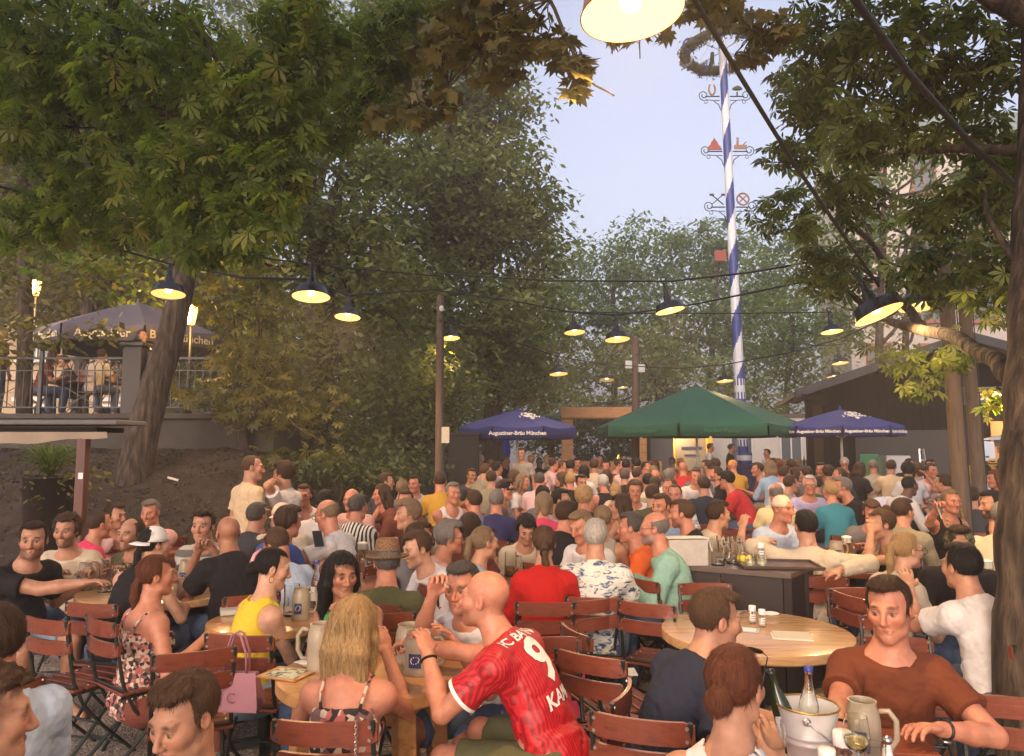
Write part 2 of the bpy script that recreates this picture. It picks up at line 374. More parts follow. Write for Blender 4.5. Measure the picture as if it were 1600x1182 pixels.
def face_masks(V, s):
    g = 1.0 if not s['fem'] else .94
    L_ = (V - s['hc']) @ s['RH'] / g; x, y, z = L_.T; ax = np.abs(x)
    near = (np.abs(x) < .1) & (np.abs(y) < .14) & (np.abs(z) < .13)
    e = lambda cx, cz, rx, rz: np.clip(1.6 - 1.6 * np.sqrt(((ax - cx) / rx) ** 2 + ((z - cz) / rz) ** 2), 0, 1)
    lip = .8 * e(0, -.0640, .030, .0098) * (y > .07) * near
    bz = .0265 + .004 * np.cos((ax - .03) * 60)
    brow = np.clip(1.5 - 1.5 * np.sqrt(((ax - .032) / .024) ** 2 + ((z - bz) / .0085) ** 2), 0, 1) * (y > .05) * near
    lash = np.clip(1.5 - 1.5 * np.sqrt(((ax - .0315) / .019) ** 2 + ((z - .0078) / .0055) ** 2), 0, 1) * (y > .05) * near
    white = e(.0315, .001, .0145, .0060) * (y > .07) * near
    iris = e(.0315, .0015, .0092, .0078) * (y > .07) * near
    beard = np.clip((-.030 - z) / .02, 0, 1) * np.clip((y - .0 + .02) / .04, 0, 1) * near * np.clip((z + .13) / .02, 0, 1)
    mouthgap = np.clip(((ax / .024) ** 2 + ((z + .062) / .017) ** 2 - .8) * 4, 0, 1)
    beard = beard * np.where(y > .07, mouthgap, 1)
    blush = np.exp(-(((ax - .042) / .022) ** 2 + ((z + .02) / .022) ** 2)) * (y > .04) * near + np.exp(-((ax / .014) ** 2 + ((z + .028) / .018) ** 2)) * (y > .1) * near + (ax > .074) * near * (z < .04) * .5
    A = np.stack([np.clip(lip, 0, 1), np.clip(np.maximum(brow, lash), 0, 1), np.clip(iris, 0, 1), np.clip(white, 0, 1)], 1)
    return A, beard, np.clip(blush, 0, 1)
def skin_mat(name, col, hairc=(.03, .015, .008), beard=0):
    m = mat(name, col, rough=.48, spec=.45); b = bsdf(m)
    b.inputs['Subsurface Weight'].default_value = .0
    at = ND(m, 'ShaderNodeAttribute', attribute_name='face'); sp = ND(m, 'ShaderNodeSeparateColor'); lk(m, at.outputs['Color'], sp.inputs[0])
    ab = ND(m, 'ShaderNodeAttribute', attribute_name='beard'); al = ND(m, 'ShaderNodeAttribute', attribute_name='blush')
    tc = ND(m, 'ShaderNodeTexCoord'); nz = ND(m, 'ShaderNodeTexNoise', i_Scale=28, i_Detail=5); lk(m, tc.outputs['Object'], nz.inputs['Vector'])
    base = ramp(m, nz.outputs[0], [(.3, tuple(c * k for c, k in zip(col, (.86, .80, .80)))), (.7, tuple(min(c * 1.1, 1) for c in col))])
    cur = base.outputs[0]
    def mixin(cur, fac, c):
        x = ND(m, 'ShaderNodeMix', data_type='RGBA'); lk(m, fac, x.inputs[0]); lk(m, cur, x.inputs[6]); x.inputs[7].default_value = (*c, 1); return x.outputs[2]
    def scale_(o, k): q = ND(m, 'ShaderNodeMath', operation='MULTIPLY'); lk(m, o, q.inputs[0]); q.inputs[1].default_value = k; return q.outputs[0]
    cur = mixin(cur, scale_(al.outputs['Fac'], .32), (col[0] * 1.0, col[1] * .55, col[2] * .5))
    if beard: cur = mixin(cur, scale_(ab.outputs['Fac'], beard), hairc)
    cur = mixin(cur, scale_(sp.outputs[0], .7), (col[0] * .72, col[1] * .38, col[2] * .38))
    cur = mixin(cur, scale_(sp.outputs[1], 1.0), hairc)
    cur = mixin(cur, scale_(at.outputs['Alpha'], .55), (.5, .45, .4))
    cur = mixin(cur, sp.outputs[2], (.025, .015, .01))
    lk(m, cur, b.inputs['Base Color'])
    n2 = ND(m, 'ShaderNodeTexNoise', i_Scale=260, i_Detail=3); lk(m, tc.outputs['Object'], n2.inputs['Vector'])
    bp = ND(m, 'ShaderNodeBump', i_Strength=.25, i_Distance=.003); lk(m, n2.outputs[0], bp.inputs['Height']); lk(m, bp.outputs[0], b.inputs['Normal'])
    return m
def hair_mat(name, col, streak=.5):
    m = mat(name, col, rough=.6, spec=.25); b = bsdf(m)
    tc = ND(m, 'ShaderNodeTexCoord'); mp = ND(m, 'ShaderNodeMapping'); mp.inputs['Scale'].default_value = (1, 1, .12); lk(m, tc.outputs['Object'], mp.inputs[0])
    nz = ND(m, 'ShaderNodeTexNoise', i_Scale=230, i_Detail=5, i_Roughness=.7); lk(m, mp.outputs[0], nz.inputs['Vector'])
    r = ramp(m, nz.outputs[0], [(.32, tuple(c * (1 - streak) for c in col)), (.5, col), (.68, tuple(min(1, c * (1 + streak)) for c in col))]); lk(m, r.outputs[0], b.inputs['Base Color'])
    bp = ND(m, 'ShaderNodeBump', i_Strength=.9, i_Distance=.006); lk(m, nz.outputs[0], bp.inputs['Height']); lk(m, bp.outputs[0], b.inputs['Normal'])
    return m
def hairprims(s, style):
    H, Rh = s['hc'], s['RH']; g = 1.0 if not s['fem'] else .94
    W_ = lambda x, y, z: H + Rh @ (np.array([x, y, z]) * g)
    E = lambda c, r, k=.02, sub=False: Ell(W_(*c), np.array(r) * g, Rh, k, sub)
    K = lambda a, b, ra, rb, k=.02, sub=False: Cone(W_(*a), W_(*b), ra * g, rb * g, k, sub)
    t = dict(buzz=.0035, short=.0075, crop=.007, fringe=.006, curly=.026, quiff=.010, long=.014, bob=.016, pony=.007, bun=.007, under=.004, mop=.020).get(style, .010)
    o = [E((0, -.018, .036), (.0755 + t, .096 + t, .087 + t))]
    if style in ('quiff',): o += [E((-.005, .035, .108), (.060, .055, .030), .03)]
    if style in ('mop',): o += [E((0, .04, .10), (.066, .055, .036), .03)]
    if style in ('short', 'crop'): o += [E((.005, .030, .104), (.056, .055, .022), .03)]
    if style == 'long':
        for x in (-.052, -.018, .018, .052):
            o += [K((x, -.06, .03), (x * 1.25, -.092, -.09), .046, .042, .02), K((x * 1.25, -.092, -.09), (x * 1.35, -.085, -.21), .040, .034, .018), K((x * 1.35, -.085, -.21), (x * 1.4, -.078, -.28 + abs(x) * .5), .032, .016, .018)]
        for sg in (-1, 1): o += [K((sg * .062, .012, .06), (sg * .083, .004, -.05), .026, .024), K((sg * .083, .004, -.05), (sg * .090, -.02, -.17), .024, .02)]
    if style == 'bob':
        for sg in (-1, 1): o += [K((sg * .058, -.03, .04), (sg * .072, -.02, -.085), .04, .03)]
        o += [K((0, -.07, .03), (0, -.08, -.09), .05, .04)]
    if style == 'pony': o += [K((0, -.10, .045), (0, -.135, .02), .022, .026), K((0, -.135, .02), (.012, -.15, -.08), .027, .028, .01), K((.012, -.15, -.08), (.0, -.135, -.21), .028, .012, .01)]
    if style == 'lowpony': o += [K((0, -.10, -.03), (0, -.115, -.06), .024, .020), K((0, -.115, -.06), (.01, -.115, -.13), .024, .026, .01), K((.01, -.115, -.13), (.01, -.10, -.24), .026, .010, .01)]
    if style == 'bun': o += [E((0, -.118, -.022), (.044, .038, .042), .012)]
    if style == 'topbun': o += [E((0, -.06, .125), (.034, .034, .03), .01)]
    return o, W_
def hair_post(s, style, seed):
    H, Rh = s['hc'], s['RH']; g = 1.0 if not s['fem'] else .94
    longish = style in ('long', 'bob')
    def post(D, X, Y, Z):
        x, y, z = X - H[0], Y - H[1], Z - H[2]
        lx = (Rh[0, 0] * x + Rh[1, 0] * y + Rh[2, 0] * z) / g; ly = (Rh[0, 1] * x + Rh[1, 1] * y + Rh[2, 1] * z) / g; lz = (Rh[0, 2] * x + Rh[1, 2] * y + Rh[2, 2] * z) / g
        hl = {'fringe': .2, 'long': .082, 'bob': .055, 'buzz': .092, 'pony': .088, 'bun': .088, 'recede': .105}.get(style, .083)
        hl = hl + np.abs(lx) * (.10 if not longish else -.15)
        rm = np.maximum(lz - hl, .018 - ly) if not longish else np.maximum(np.maximum(lz - hl, .022 - ly), np.abs(lx) - .062)
        if not longish: rm = np.minimum(rm, np.maximum(lz + .012 + .0 * lx, -.030 - ly)) if style not in () else rm
        if not longish and style not in ('pony', 'bun', 'lowpony', 'topbun'): rm = np.minimum(rm, lz + .075)
        elif not longish: rm = np.minimum(rm, np.maximum(lz + .07, -.075 - ly))
        if style == 'fringe': rm = np.minimum(rm, .055 - lz + np.abs(ly) * .2)
        if style == 'recede': rm = np.minimum(rm, np.maximum(.09 - lz, -ly - .02))
        if style == 'under':  # short sides, full top
            pass
        k = .012; B = -rm; hh = np.maximum(k - np.abs(D - B), 0) / k; D = np.maximum(D, B) + hh * hh * k * .25
        amp = dict(curly=.012, mop=.007, quiff=.005, long=.0035, short=.003, bob=.004, pony=.0025).get(style, .0022)
        f = dict(curly=90, mop=70).get(style, 150)
        zz = lz * (1 if style == 'curly' else .22)
        return D + amp * wnoise(lx * 1.0, ly * (1 if style != 'quiff' else .4), zz, f, seed)
    return post
def cloth_prims(s, kind):
    o = torso(s); f = s['fat']; a = (.90 if s['fem'] else 1.02) * (.5 + .5 * f); fr = {'tee': .62, 'polo': .62, 'long': 1.0, 'cap': .3}.get(kind, 0)
    out = []
    for j, p in enumerate(o):
        if j != 4: out.append(p)
    if kind in ('tank', 'dress'): out.append(Cone(s['nb'] - s['T3'] * .05, s['nb'] - s['nd'] * .004, .080, .068, .05))
    else: out.append(o[4])
    if fr:
        for S, E_, W in s['arms']:
            out.append(Ell(S, (.056 * a,) * 3, I3, .05))
            if kind == 'long': out += [Cone(S, E_, .053 * a, .050 * a, .035), Cone(E_, E_ + (W - E_) * .93, .052 * a, .038, .02, cut=True)]
            else: out.append(Cone(S, S + (E_ - S) * fr, .053 * a, .062 * a, .035, cut=True))
    return out
def build_cloth(s, kind, h, seed, name, wr=1.0):
    H = s['nb']; nd = s['nd']; T3, T1 = s['T3'], s['T1']; pr = cloth_prims(s, kind); inf = .014
    lo = np.min([p.lo for p in pr], 0) - .05; hi = np.max([p.hi for p in pr], 0) + .05
    sub = []
    if kind in ('tank', 'dress'):
        for i, sg in enumerate((-1, 1)): sub.append(Ell(s['sh'][i] + s['R3'] @ np.array([sg * .045, 0, -.0]), (.085, .14, .12), s['R3'], .01, True))
        sub.append(Ell(H + s['R3'] @ np.array([0, .03, .01]), (.082, .13, .10), s['R3'], .01, True))
    pel = s['pel']; hem = .10 if not s.get('stand') else .14; che = s['che']
    sh0, sh1 = s['sh']
    def post(D, X, Y, Z):
        t = (X - pel[0]) * T1[0] + (Y - pel[1]) * T1[1] + (Z - pel[2]) * T1[2]
        D = np.maximum(D, -(t + hem))
        if kind not in ('tank', 'dress'):
            cn = nrm(nd + s['R3'] @ np.array([0, .38, 0])); u = (X - H[0]) * cn[0] + (Y - H[1]) * cn[1] + (Z - H[2]) * cn[2]; rr = np.sqrt((X - H[0]) ** 2 + (Y - H[1]) ** 2 + (Z - H[2]) ** 2)
            D = np.maximum(D, np.where(rr < .15, u - (.012 if kind != 'polo' else .004), -1))
        if kind == 'strapless' or kind == 'dress':
            u = (X - che[0]) * T3[0] + (Y - che[1]) * T3[1] + (Z - che[2]) * T3[2]; D = np.maximum(D, u - .055)
        n1 = wnoise(X * .8, Y * .8, Z * 1.3 - X * .4, 30, seed); n2 = wnoise(X, Y, Z * 1.6, 62, seed + 1)
        fold = np.clip(1.2 - t * 2.2, .35, 1.3)
        # folds that run slantwise across the waist and under the arms
        w2 = np.sin((t * 70 + (X - pel[0]) * 18 + 2.2 * n1)) * np.clip(1 - np.abs(t - .12) / .14, 0, 1)
        r1 = (1 - np.abs(wnoise(X * 1.1 + .2 * Z, Y, Z * .9, 22, seed + 2, 4))) ** 7; r2 = (1 - np.abs(wnoise(X, Y * .9, Z * 1.4 + X * .5, 40, seed + 3, 4))) ** 8
        D = D + wr * (.0075 * r1 + .004 * r2) * np.clip(fold, .5, 1)
        return D + wr * (.0055 * n1 * fold + .0022 * n2 + .0028 * w2)
    ring = []
    D, l0 = field(pr + sub + ring, lo, hi, h, inf, post); V, Q = nets(D, l0, h); return V, Q
def build_pants(s, kind, h, seed):
    f = s['fat']; pr = [Ell(s['pel'], (.158 * f, .118 * f, .12), s['R1'], .05)]
    for hip, kn, an, toe in s['legs']:
        if kind == 'shorts': pr.append(Cone(hip, hip + (kn - hip) * .86, .095 * f, .078, .04, cut=True))
        else: pr += [Cone(hip, kn, .094 * f, .066, .04), Cone(kn, an, .066, .052, .02, cut=True)]
    lo = np.min([p.lo for p in pr], 0) - .05; hi = np.max([p.hi for p in pr], 0) + .05; pel = s['pel']; T1 = s['T1']
    def post(D, X, Y, Z):
        t = (X - pel[0]) * T1[0] + (Y - pel[1]) * T1[1] + (Z - pel[2]) * T1[2]
        return D + .004 * wnoise(X, Y, Z, 34, seed)
    D, l0 = field(pr, lo, hi, h, .010, post); return nets(D, l0, h)
def build_skin(s, h, hh, hf, fine):
    pr = bodyprims(s, fine) + headprims(s)
    lo = np.min([p.lo for p in pr], 0) - .04; hi = np.max([p.hi for p in pr], 0) + .04
    D, l0 = field(pr, lo, hi, h); V, Q = nets(D, l0, h); N0 = LASTN
    boxes = [(s['hc'] - .145, s['hc'] + np.array([.145, .145, .135]), hh)]
    if fine and hf:
        for S, E_, W in s['arms']: boxes.append((W - .13, W + .13, hf))
    inside = lambda c, b, e: ((c > b[0] + e) & (c < b[1] - e)).all(1)
    Vs, Qs, Ns = [], [], []; off = 0
    def push(V, Q, N):
        nonlocal off
        u, inv = np.unique(Q, return_inverse=True); Vs.append(V[u]); Ns.append(N[u]); Qs.append(inv.reshape(Q.shape) + off); off += len(u)
    cen = V[Q].mean(1); keep = np.ones(len(Q), bool)
    for b in boxes: keep &= ~inside(cen, b, h * 1.1)
    if keep.any(): push(V, Q[keep], N0)
    for i, b in enumerate(boxes):
        e = b[2]; D, l1 = field(pr, b[0] - 3 * e, b[1] + 3 * e, e); v, q = nets(D, l1, e); n_ = LASTN
        if not len(q): continue
        c = v[q].mean(1); k = inside(c, b, 0)
        for b2 in boxes[:i]: k &= ~inside(c, b2, e * 1.1)
        if k.any(): push(v, q[k], n_)
    return np.concatenate(Vs), np.concatenate(Qs), np.concatenate(Ns)
def put(name, V, Q, m, parent, attrs=None): return npmesh(name, V, Q, m, parent, True, None, attrs)
def person_parts(s, root, lod, skin, hair, hairm, top, topm, bot, botm, seed, extra=()):
    h, hh, hf, fine = {0: (.008, .0034, .0036, True), 1: (.011, .0048, .0055, True), 2: (.018, .0085, 0, False)}[lod]
    V, Q, N = build_skin(s, h, hh, hf, fine); A, bd, bl = face_masks(V, s)
    ob = put('body', V, Q, skin, root, dict(face=A, beard=bd, blush=bl)); ob.data.normals_split_custom_set_from_vertices(N.tolist())
    if hair and hair != 'bald':
        pr, _ = hairprims(s, hair); lo = np.min([p.lo for p in pr], 0) - .04; hi = np.max([p.hi for p in pr], 0) + .04
        e = {0: .0036, 1: .0052, 2: .009}[lod]; D, l0 = field(pr, lo, hi, e, 0, hair_post(s, hair, seed)); V, Q = nets(D, l0, e)
        if len(Q):
            if lod < 2: V, Q = strands(V, Q, LASTN, s, hair, lod, seed)
            put('hair', V, Q, hairm, root)
    if top:
        e = {0: .0075, 1: .011, 2: .018}[lod]; V, Q = build_cloth(s, top, e, seed, 'shirt', 1.25 if lod < 2 else .8)
        put({'dress': 'dress', 'tank': 'tank_top'}.get(top, 'shirt'), V, Q, topm, root)
        if top == 'polo': collar(s, topm, root)
        if top == 'dress': straps(s, topm, root)
    if bot:
        V, Q = build_pants(s, bot, {0: .010, 1: .014, 2: .02}[lod], seed); put('shorts' if bot == 'shorts' else 'trousers', V, Q, botm, root)
    for x in extra: EXTRA[x](s, root)
def strands(V, Q, N, s, style, lod, seed):
    g = np.random.default_rng(seed); n = {0: 2600, 1: 900}[lod]
    if style in ('buzz', 'fringe'): n //= 3
    i = g.integers(0, len(V), n); p = V[i] + N[i] * g.uniform(-.001, .002, (n, 1)); nn = N[i]; L_ = {'long': .055, 'bob': .04, 'curly': .018, 'buzz': .006}.get(style, .026) * g.uniform(.6, 1.3, n)[:, None]; c = s['hc'] + s['RH'] @ np.array([.01, -.03, .13])
    fl = p - c; fl = fl / (np.linalg.norm(fl, axis=1)[:, None] + 1e-6) + np.array([0, 0, -.9 if style in ('long', 'bob', 'pony', 'lowpony') else -.15])
    if style in ('quiff', 'short', 'crop', 'mop'): fl = fl + (s['RH'] @ np.array([.25, .6, 0])) * (nn @ (s['RH'] @ np.array([0, 0, 1.])))[:, None].clip(0, 1)
    fl = fl + g.normal(0, .22 if style != 'curly' else .9, (n, 3)); w = {0: .0011, 1: .0018}[lod]; P_ = [p]
    for k in range(3):
        t = fl - nn * (fl * nn).sum(1)[:, None]; t /= np.linalg.norm(t, axis=1)[:, None] + 1e-6; p = p + t * L_ / 3 + nn * .0006 * (2 if k == 0 else -.4); P_.append(p)
    sd = np.cross(t, nn) * w; vs = []
    for k in range(3): a, b = 1 - k * .28, 1 - (k + 1) * .28; vs.append(np.stack([P_[k] - sd * a, P_[k] + sd * a, P_[k + 1] + sd * b, P_[k + 1] - sd * b], 1))
    X = np.concatenate(vs).reshape(-1, 3); return np.concatenate([V, X]), np.concatenate([Q, np.arange(len(X)).reshape(-1, 4) + len(V)])
def collar(s, m, root):
    mb = MB(); nb, R3 = s['nb'], s['R3']; vs = []; n = 20
    for k, (r, z) in enumerate(((.088, -.022), (.074, .022), (.066, .020), (.074, -.022))):
        for i in range(n):
            a = R(290) * i / (n - 1) + R(125)
            vs.append(tuple(nb + R3 @ np.array([math.cos(a) * r * .92, math.sin(a) * r + .012, z - .012 * math.sin(a) - .01])))
    fs = [(k * n + i, k * n + i + 1, (k + 1) % 4 * n + i + 1, (k + 1) % 4 * n + i) for k in range(4) for i in range(n - 1)]
    mb.add(vs, fs); mb.build('collar', m, root, True)
def straps(s, m, root):
    mb = MB(); R3 = s['R3']; che = s['che']
    for sg in (-1, 1):
        pts = [che + R3 @ np.array(q) for q in ((sg * .075, -.112, .05), (sg * .085, -.098, .11), (sg * .09, -.05, .162), (sg * .09, .0, .175), (sg * .085, .06, .15), (sg * .07, .105, .06))]
        mb.tube([Vector(q) for q in pts], .007, 6)
    mb.build('shoulder_strap', m, root, True)
def hframe(s):
    M = Matrix(s['RH'].tolist()).to_4x4(); M.translation = Vector(s['hc']); return M
def x_glasses(s, root, up=False, m=None):
    mb = MB(); mb.M = hframe(s) @ (Matrix.Translation((0, -.016, .034)) @ Matrix.Rotation(R(58), 4, 'X') @ Matrix.Scale(.95, 4) @ Matrix.Translation((0, -.006, -.034)) if up else Matrix.Identity(4)); lens = MB(); lens.M = mb.M
    for sg in (-1, 1):
        pts = [(sg * .034 + .025 * math.cos(a), .106, .002 + .019 * math.sin(a)) for a in np.linspace(0, 2 * math.pi, 17)]
        mb.tube(pts, .0022, 5, cap=False); mb.tube([(sg * .058, .105, .006), (sg * .08, .09, .008), (sg * .083, -.01, .008)], .002, 5)
        if up: lens.add([(sg * .034 + .025 * math.cos(a), .107, .002 + .019 * math.sin(a)) for a in np.linspace(0, 2 * math.pi, 17)[:-1]], [tuple(range(16))])
    mb.tube([(-.010, .108, .006), (.010, .108, .006)], .002, 5)
    o = mb.build('sunglasses' if up else 'glasses', M_('frame_black'), root, True)
    if up: lens.build('lens', M_('lens_dark'), o)
def x_cap(s, root, m='cap_white', back=False, brim_m=None):
    M = hframe(s) @ Matrix.Rotation(R(180 if back else 0), 4, 'Z'); mb = MB(); mb.M = M @ Matrix.Translation((0, -.012 if not back else .012, .03))
    prof = [(.001, .098), (.03, .094), (.055, .080), (.074, .055), (.086, .025), (.092, -.005), (.088, -.005)]
    mb.lathe([(r, z) for r, z in prof], 24)
    mb.v = [tuple(v) for v in mb.v]
    vs = []
    for k, r in enumerate((1.0, 1.35, 1.72)):
        for i in range(13):
            a = R(35 + 110 * i / 12); rr = .090 * (1 + (r - 1) * max(0, math.sin((a - R(35)) / R(110) * math.pi)) ** .6)
            vs.append((rr * math.cos(a), rr * math.sin(a) , .000 - .012 * (r - 1) * 2 - .012 * abs(math.cos(a))))
    b = MB(); b.M = mb.M
    top = vs; bot = [(x, y, z - .004) for x, y, z in vs]; N = len(vs)
    fs = [(k * 13 + i, (k + 1) * 13 + i, (k + 1) * 13 + i + 1, k * 13 + i + 1) for k in range(2) for i in range(12)]
    b.add(top + bot, [tuple(reversed(f)) for f in fs] + [tuple(N + i for i in f) for f in fs] + [(26 + i, 27 + i, N + 27 + i, N + 26 + i) for i in range(12)])
    o = mb.build('cap', M_(m), root, True); b.build('visor', M_(brim_m or m), o, True)
def x_fedora(s, root, m='straw_hat', band='hat_band'):
    mb = MB(); mb.M = hframe(s) @ Matrix.Translation((0, -.015, .045)) @ Matrix.Diagonal((.92, 1.08, 1, 1))
    mb.lathe([(.001, .098), (.035, .108), (.062, .110), (.076, .098), (.086, .045), (.092, .0), (.115, -.010), (.140, -.006), (.150, .004), (.150, -.001), (.14, -.011), (.09, -.012)], 32)
    o = mb.build('hat', M_(m), root, True); b = MB(); b.M = mb.M; b.lathe([(.0925, .004), (.0895, .034), (.088, .034)], 32); b.build('hat_band', M_(band), o, True)
def x_sunhat(s, root): x_fedora(s, root, 'straw_light', 'hat_band')
def x_clip(s, root):
    mb = MB(); mb.M = hframe(s); 
    mb.tube([(-.035, -.095, .09), (-.042, -.118, .05), (-.035, -.125, .0), (-.02, -.12, -.035)], [.008, .016, .015, .008], 8); mb.build('hair_claw', M_('pinkclip'), root, True)
def x_scrunchie(s, root):
    mb = MB(); mb.M = hframe(s); mb.tube([(.02 * math.cos(a) * 1.2, -.118 + .006 * math.cos(a), -.052 + .024 * math.sin(a)) for a in np.linspace(0, 6.28, 13)], .008, 6, cap=False); mb.build('hair_tie', M_('cloth_black'), root, True)
def x_braids(s, root):
    mb = MB(); mb.M = hframe(s)
    for sg in (-1, 1):
        pts = [(sg * .072, .0, .0), (sg * .085, .0, -.08), (sg * .08, .05, -.16), (sg * .075, .09, -.30)]
        for a, b in zip(pts, pts[1:]):
            for t in range(4):
                p = Vector(a).lerp(Vector(b), t / 4 + .12); q = Vector(a).lerp(Vector(b), t / 4 - .02); mb.tube([q, (p + q) / 2, p], [.008, .016, .008], 7)
    mb.build('braid', M_('hair_blond'), root, True)
def x_earring(s, root):
    mb = MB(); mb.M = hframe(s)
    for sg in (-1, 1): mb.tube([(sg * .084 , .001 + .013 * math.sin(a), -.052 - .018 * math.cos(a)) for a in np.linspace(0, 6.28, 13)], .0025, 5, cap=False)
    mb.build('earring', M_('bronze'), root, True)
def watch(i, m='frame_black'):
    def f(s, root):
        S, E_, W = s['arms'][i]; d = nrm(W - E_); p = W - d * .025; u = nrm(np.cross(d, (0.3, .2, 1))); v = np.cross(d, u); mb = MB()
        mb.tube([Vector(p + (u * math.cos(a) * .031 + v * math.sin(a) * .031)) for a in np.linspace(0, 6.28, 17)], .0055, 6, cap=False)
        o = mb.build('wristwatch', M_(m), root, True)
        if m == 'frame_black':
            q = MB(); c = p + v * .034; q.tube([Vector(c), Vector(c + v * .009)], .019, 14); q.build('watch_case', M_('steel'), o, True)
    return f
EXTRA = dict(glasses=x_glasses, shades=lambda s, r: x_glasses(s, r, True), whitecap=lambda s, r: x_cap(s, r, 'cap_white', True), blackcap=lambda s, r: x_cap(s, r, 'cloth_black', False, 'cap_white'),
    darkcap=lambda s, r: x_cap(s, r, 'cloth_black'), camocap=lambda s, r: x_cap(s, r, 'camo'), beigecap=lambda s, r: x_cap(s, r, 'cap_beige', True), orangecap=lambda s, r: x_cap(s, r, 'cap_orange'),
    greycap=lambda s, r: x_cap(s, r, 'cap_grey'), creamcap=lambda s, r: x_cap(s, r, 'cap_beige'), fedora=x_fedora, sunhat=x_sunhat, clip=x_clip, tie=x_scrunchie, braids=x_braids, earring=x_earring,
    watchL=watch(0), watchR=watch(1), bandL=watch(0, 'cloth_black'), bandR=watch(1, 'cloth_black'))
# ---------------------------------------------------------------- materials
MATS = {}
_defs = dict(enamel_glow_tint=((.28, .10, .025), .35), frame_black=((.012, .012, .014), .35), lens_dark=((.01, .01, .012), .08), cap_white=((.72, .70, .66), .85), cap_beige=((.62, .48, .33), .85), cap_orange=((.75, .30, .04), .85), cap_grey=((.25, .25, .26), .85),
    straw_hat=((.16, .085, .04), .8), straw_light=((.62, .40, .14), .8), hat_band=((.05, .03, .02), .7), pinkclip=((.55, .25, .28), .4), bronze=((.25, .12, .05), .35), cloth_black=((.014, .013, .016), .92),
    camo=((.09, .10, .035), .9), hair_blond=((.42, .27, .12), .5), steel=((.5, .5, .5), .3), iron=((.012, .013, .012), .45), iron_green=((.014, .02, .016), .42), stone=((.34, .28, .20), .3), stone_in=((.36, .29, .2), .5),
    navy_print=((.02, .03, .12), .5), paper=((.70, .66, .56), .8), paper_card=((.55, .50, .40), .85), white_pl=((.72, .72, .70), .4), foam=((.85, .80, .70), .9), label_white=((.75, .73, .70), .6), enamel_black=((.015, .015, .018), .22),
    enamel_white=((.75, .73, .68), .35), cable=((.012, .012, .012), .6), brass=((.45, .28, .08), .35), zinc=((.62, .60, .58), .35), darkwood=((.022, .014, .012), .55), counter_top=((.10, .07, .055), .4), card=((.42, .38, .34), .9), red_pl=((.6, .02, .03), .5),
    blue_pl=((.03, .04, .25), .35), green_pl=((.03, .28, .10), .4), bag_pink=((.36, .15, .19), .55), lemon=((.75, .55, .04), .5), rubber=((.02, .02, .02), .8), shoe_white=((.65, .63, .6), .6), tray=((.055, .03, .028), .35), fridge=((.62, .70, .78), .4))
def M_(n):
    if n not in MATS:
        c, r = _defs[n]; MATS[n] = mat(n, c, r, metal=1.0 if n in ('steel', 'bronze', 'brass') else (.55 if n == 'zinc' else 0), bump=.15 if n in ('cap_white', 'cap_beige', 'straw_hat', 'straw_light', 'camo', 'stone', 'darkwood') else 0, bscale=120, var=.12 if n in ('stone', 'darkwood', 'counter_top', 'card', 'camo') else 0, vscale=14)
    return MATS[n]
_m = M_('camo'); _t = ND(_m, 'ShaderNodeTexCoord'); _n = ND(_m, 'ShaderNodeTexNoise', i_Scale=22); lk(_m, _t.outputs['Object'], _n.inputs['Vector']); _r = ramp(_m, _n.outputs[0], [(0, (.03, .02, .012)), (.45, (.10, .11, .04)), (.56, (.20, .17, .10)), (.62, (.03, .035, .015))], 'CONSTANT'); lk(_m, _r.outputs[0], bsdf(_m).inputs['Base Color'])
_m = M_('straw_hat'); _t = ND(_m, 'ShaderNodeTexCoord'); _n = ND(_m, 'ShaderNodeTexChecker', i_Scale=90); lk(_m, _t.outputs['Object'], _n.inputs['Vector']); _n.inputs[1].default_value = (.24, .12, .05, 1); _n.inputs[2].default_value = (.10, .05, .025, 1); lk(_m, _n.outputs[0], bsdf(_m).inputs['Base Color'])
def wood(name, c1, c2, scale=3, rough=.5, coat=0, along='X', plank=0):
    m = mat(name, c1, rough, coat=coat); tc = ND(m, 'ShaderNodeTexCoord'); mp = ND(m, 'ShaderNodeMapping'); k = dict(X=(.12, 1, 1), Y=(1, .12, 1), Z=(1, 1, .08))[along]
    mp.inputs['Scale'].default_value = k; lk(m, tc.outputs['Object'], mp.inputs[0])
    n = ND(m, 'ShaderNodeTexNoise', i_Scale=scale * 9, i_Detail=8, i_Roughness=.65, i_Distortion=1.2); lk(m, mp.outputs[0], n.inputs['Vector'])
    r = ramp(m, n.outputs[0], [(.28, c2), (.5, c1), (.75, tuple(min(1, c * 1.18) for c in c1))]); lk(m, r.outputs[0], bsdf(m).inputs['Base Color'])
    bp = ND(m, 'ShaderNodeBump', i_Strength=.3, i_Distance=.004); lk(m, n.outputs[0], bp.inputs['Height']); lk(m, bp.outputs[0], bsdf(m).inputs['Normal'])
    return m
W_table = wood('varnished_table_wood', (.46, .23, .08), (.27, .11, .035), 2.2, .28, .35)
W_tablelt = wood('light_table_wood', (.52, .31, .14), (.34, .17, .06), 2.2, .27, .35)
W_slat = wood('red_brown_slat', (.17, .040, .020), (.085, .020, .011), 4, .33, .3)
W_redtab = wood('red_table_slat', (.22, .060, .030), (.12, .032, .016), 3, .33, .3)
W_pole = wood('weathered_pole', (.12, .082, .055), (.06, .04, .027), 3, .8, 0, 'Z')
W_orange = wood('fresh_timber', (.50, .24, .09), (.36, .15, .05), 2, .6)
W_hut = wood('dark_stained_plank', (.009, .008, .009), (.005, .004, .004), 2, .75, 0, 'Z')
bsdf(W_hut).inputs['Specular IOR Level'].default_value = .1
BARK = mat('bark', (.05, .034, .022), .95, var=.45, vscale=7)
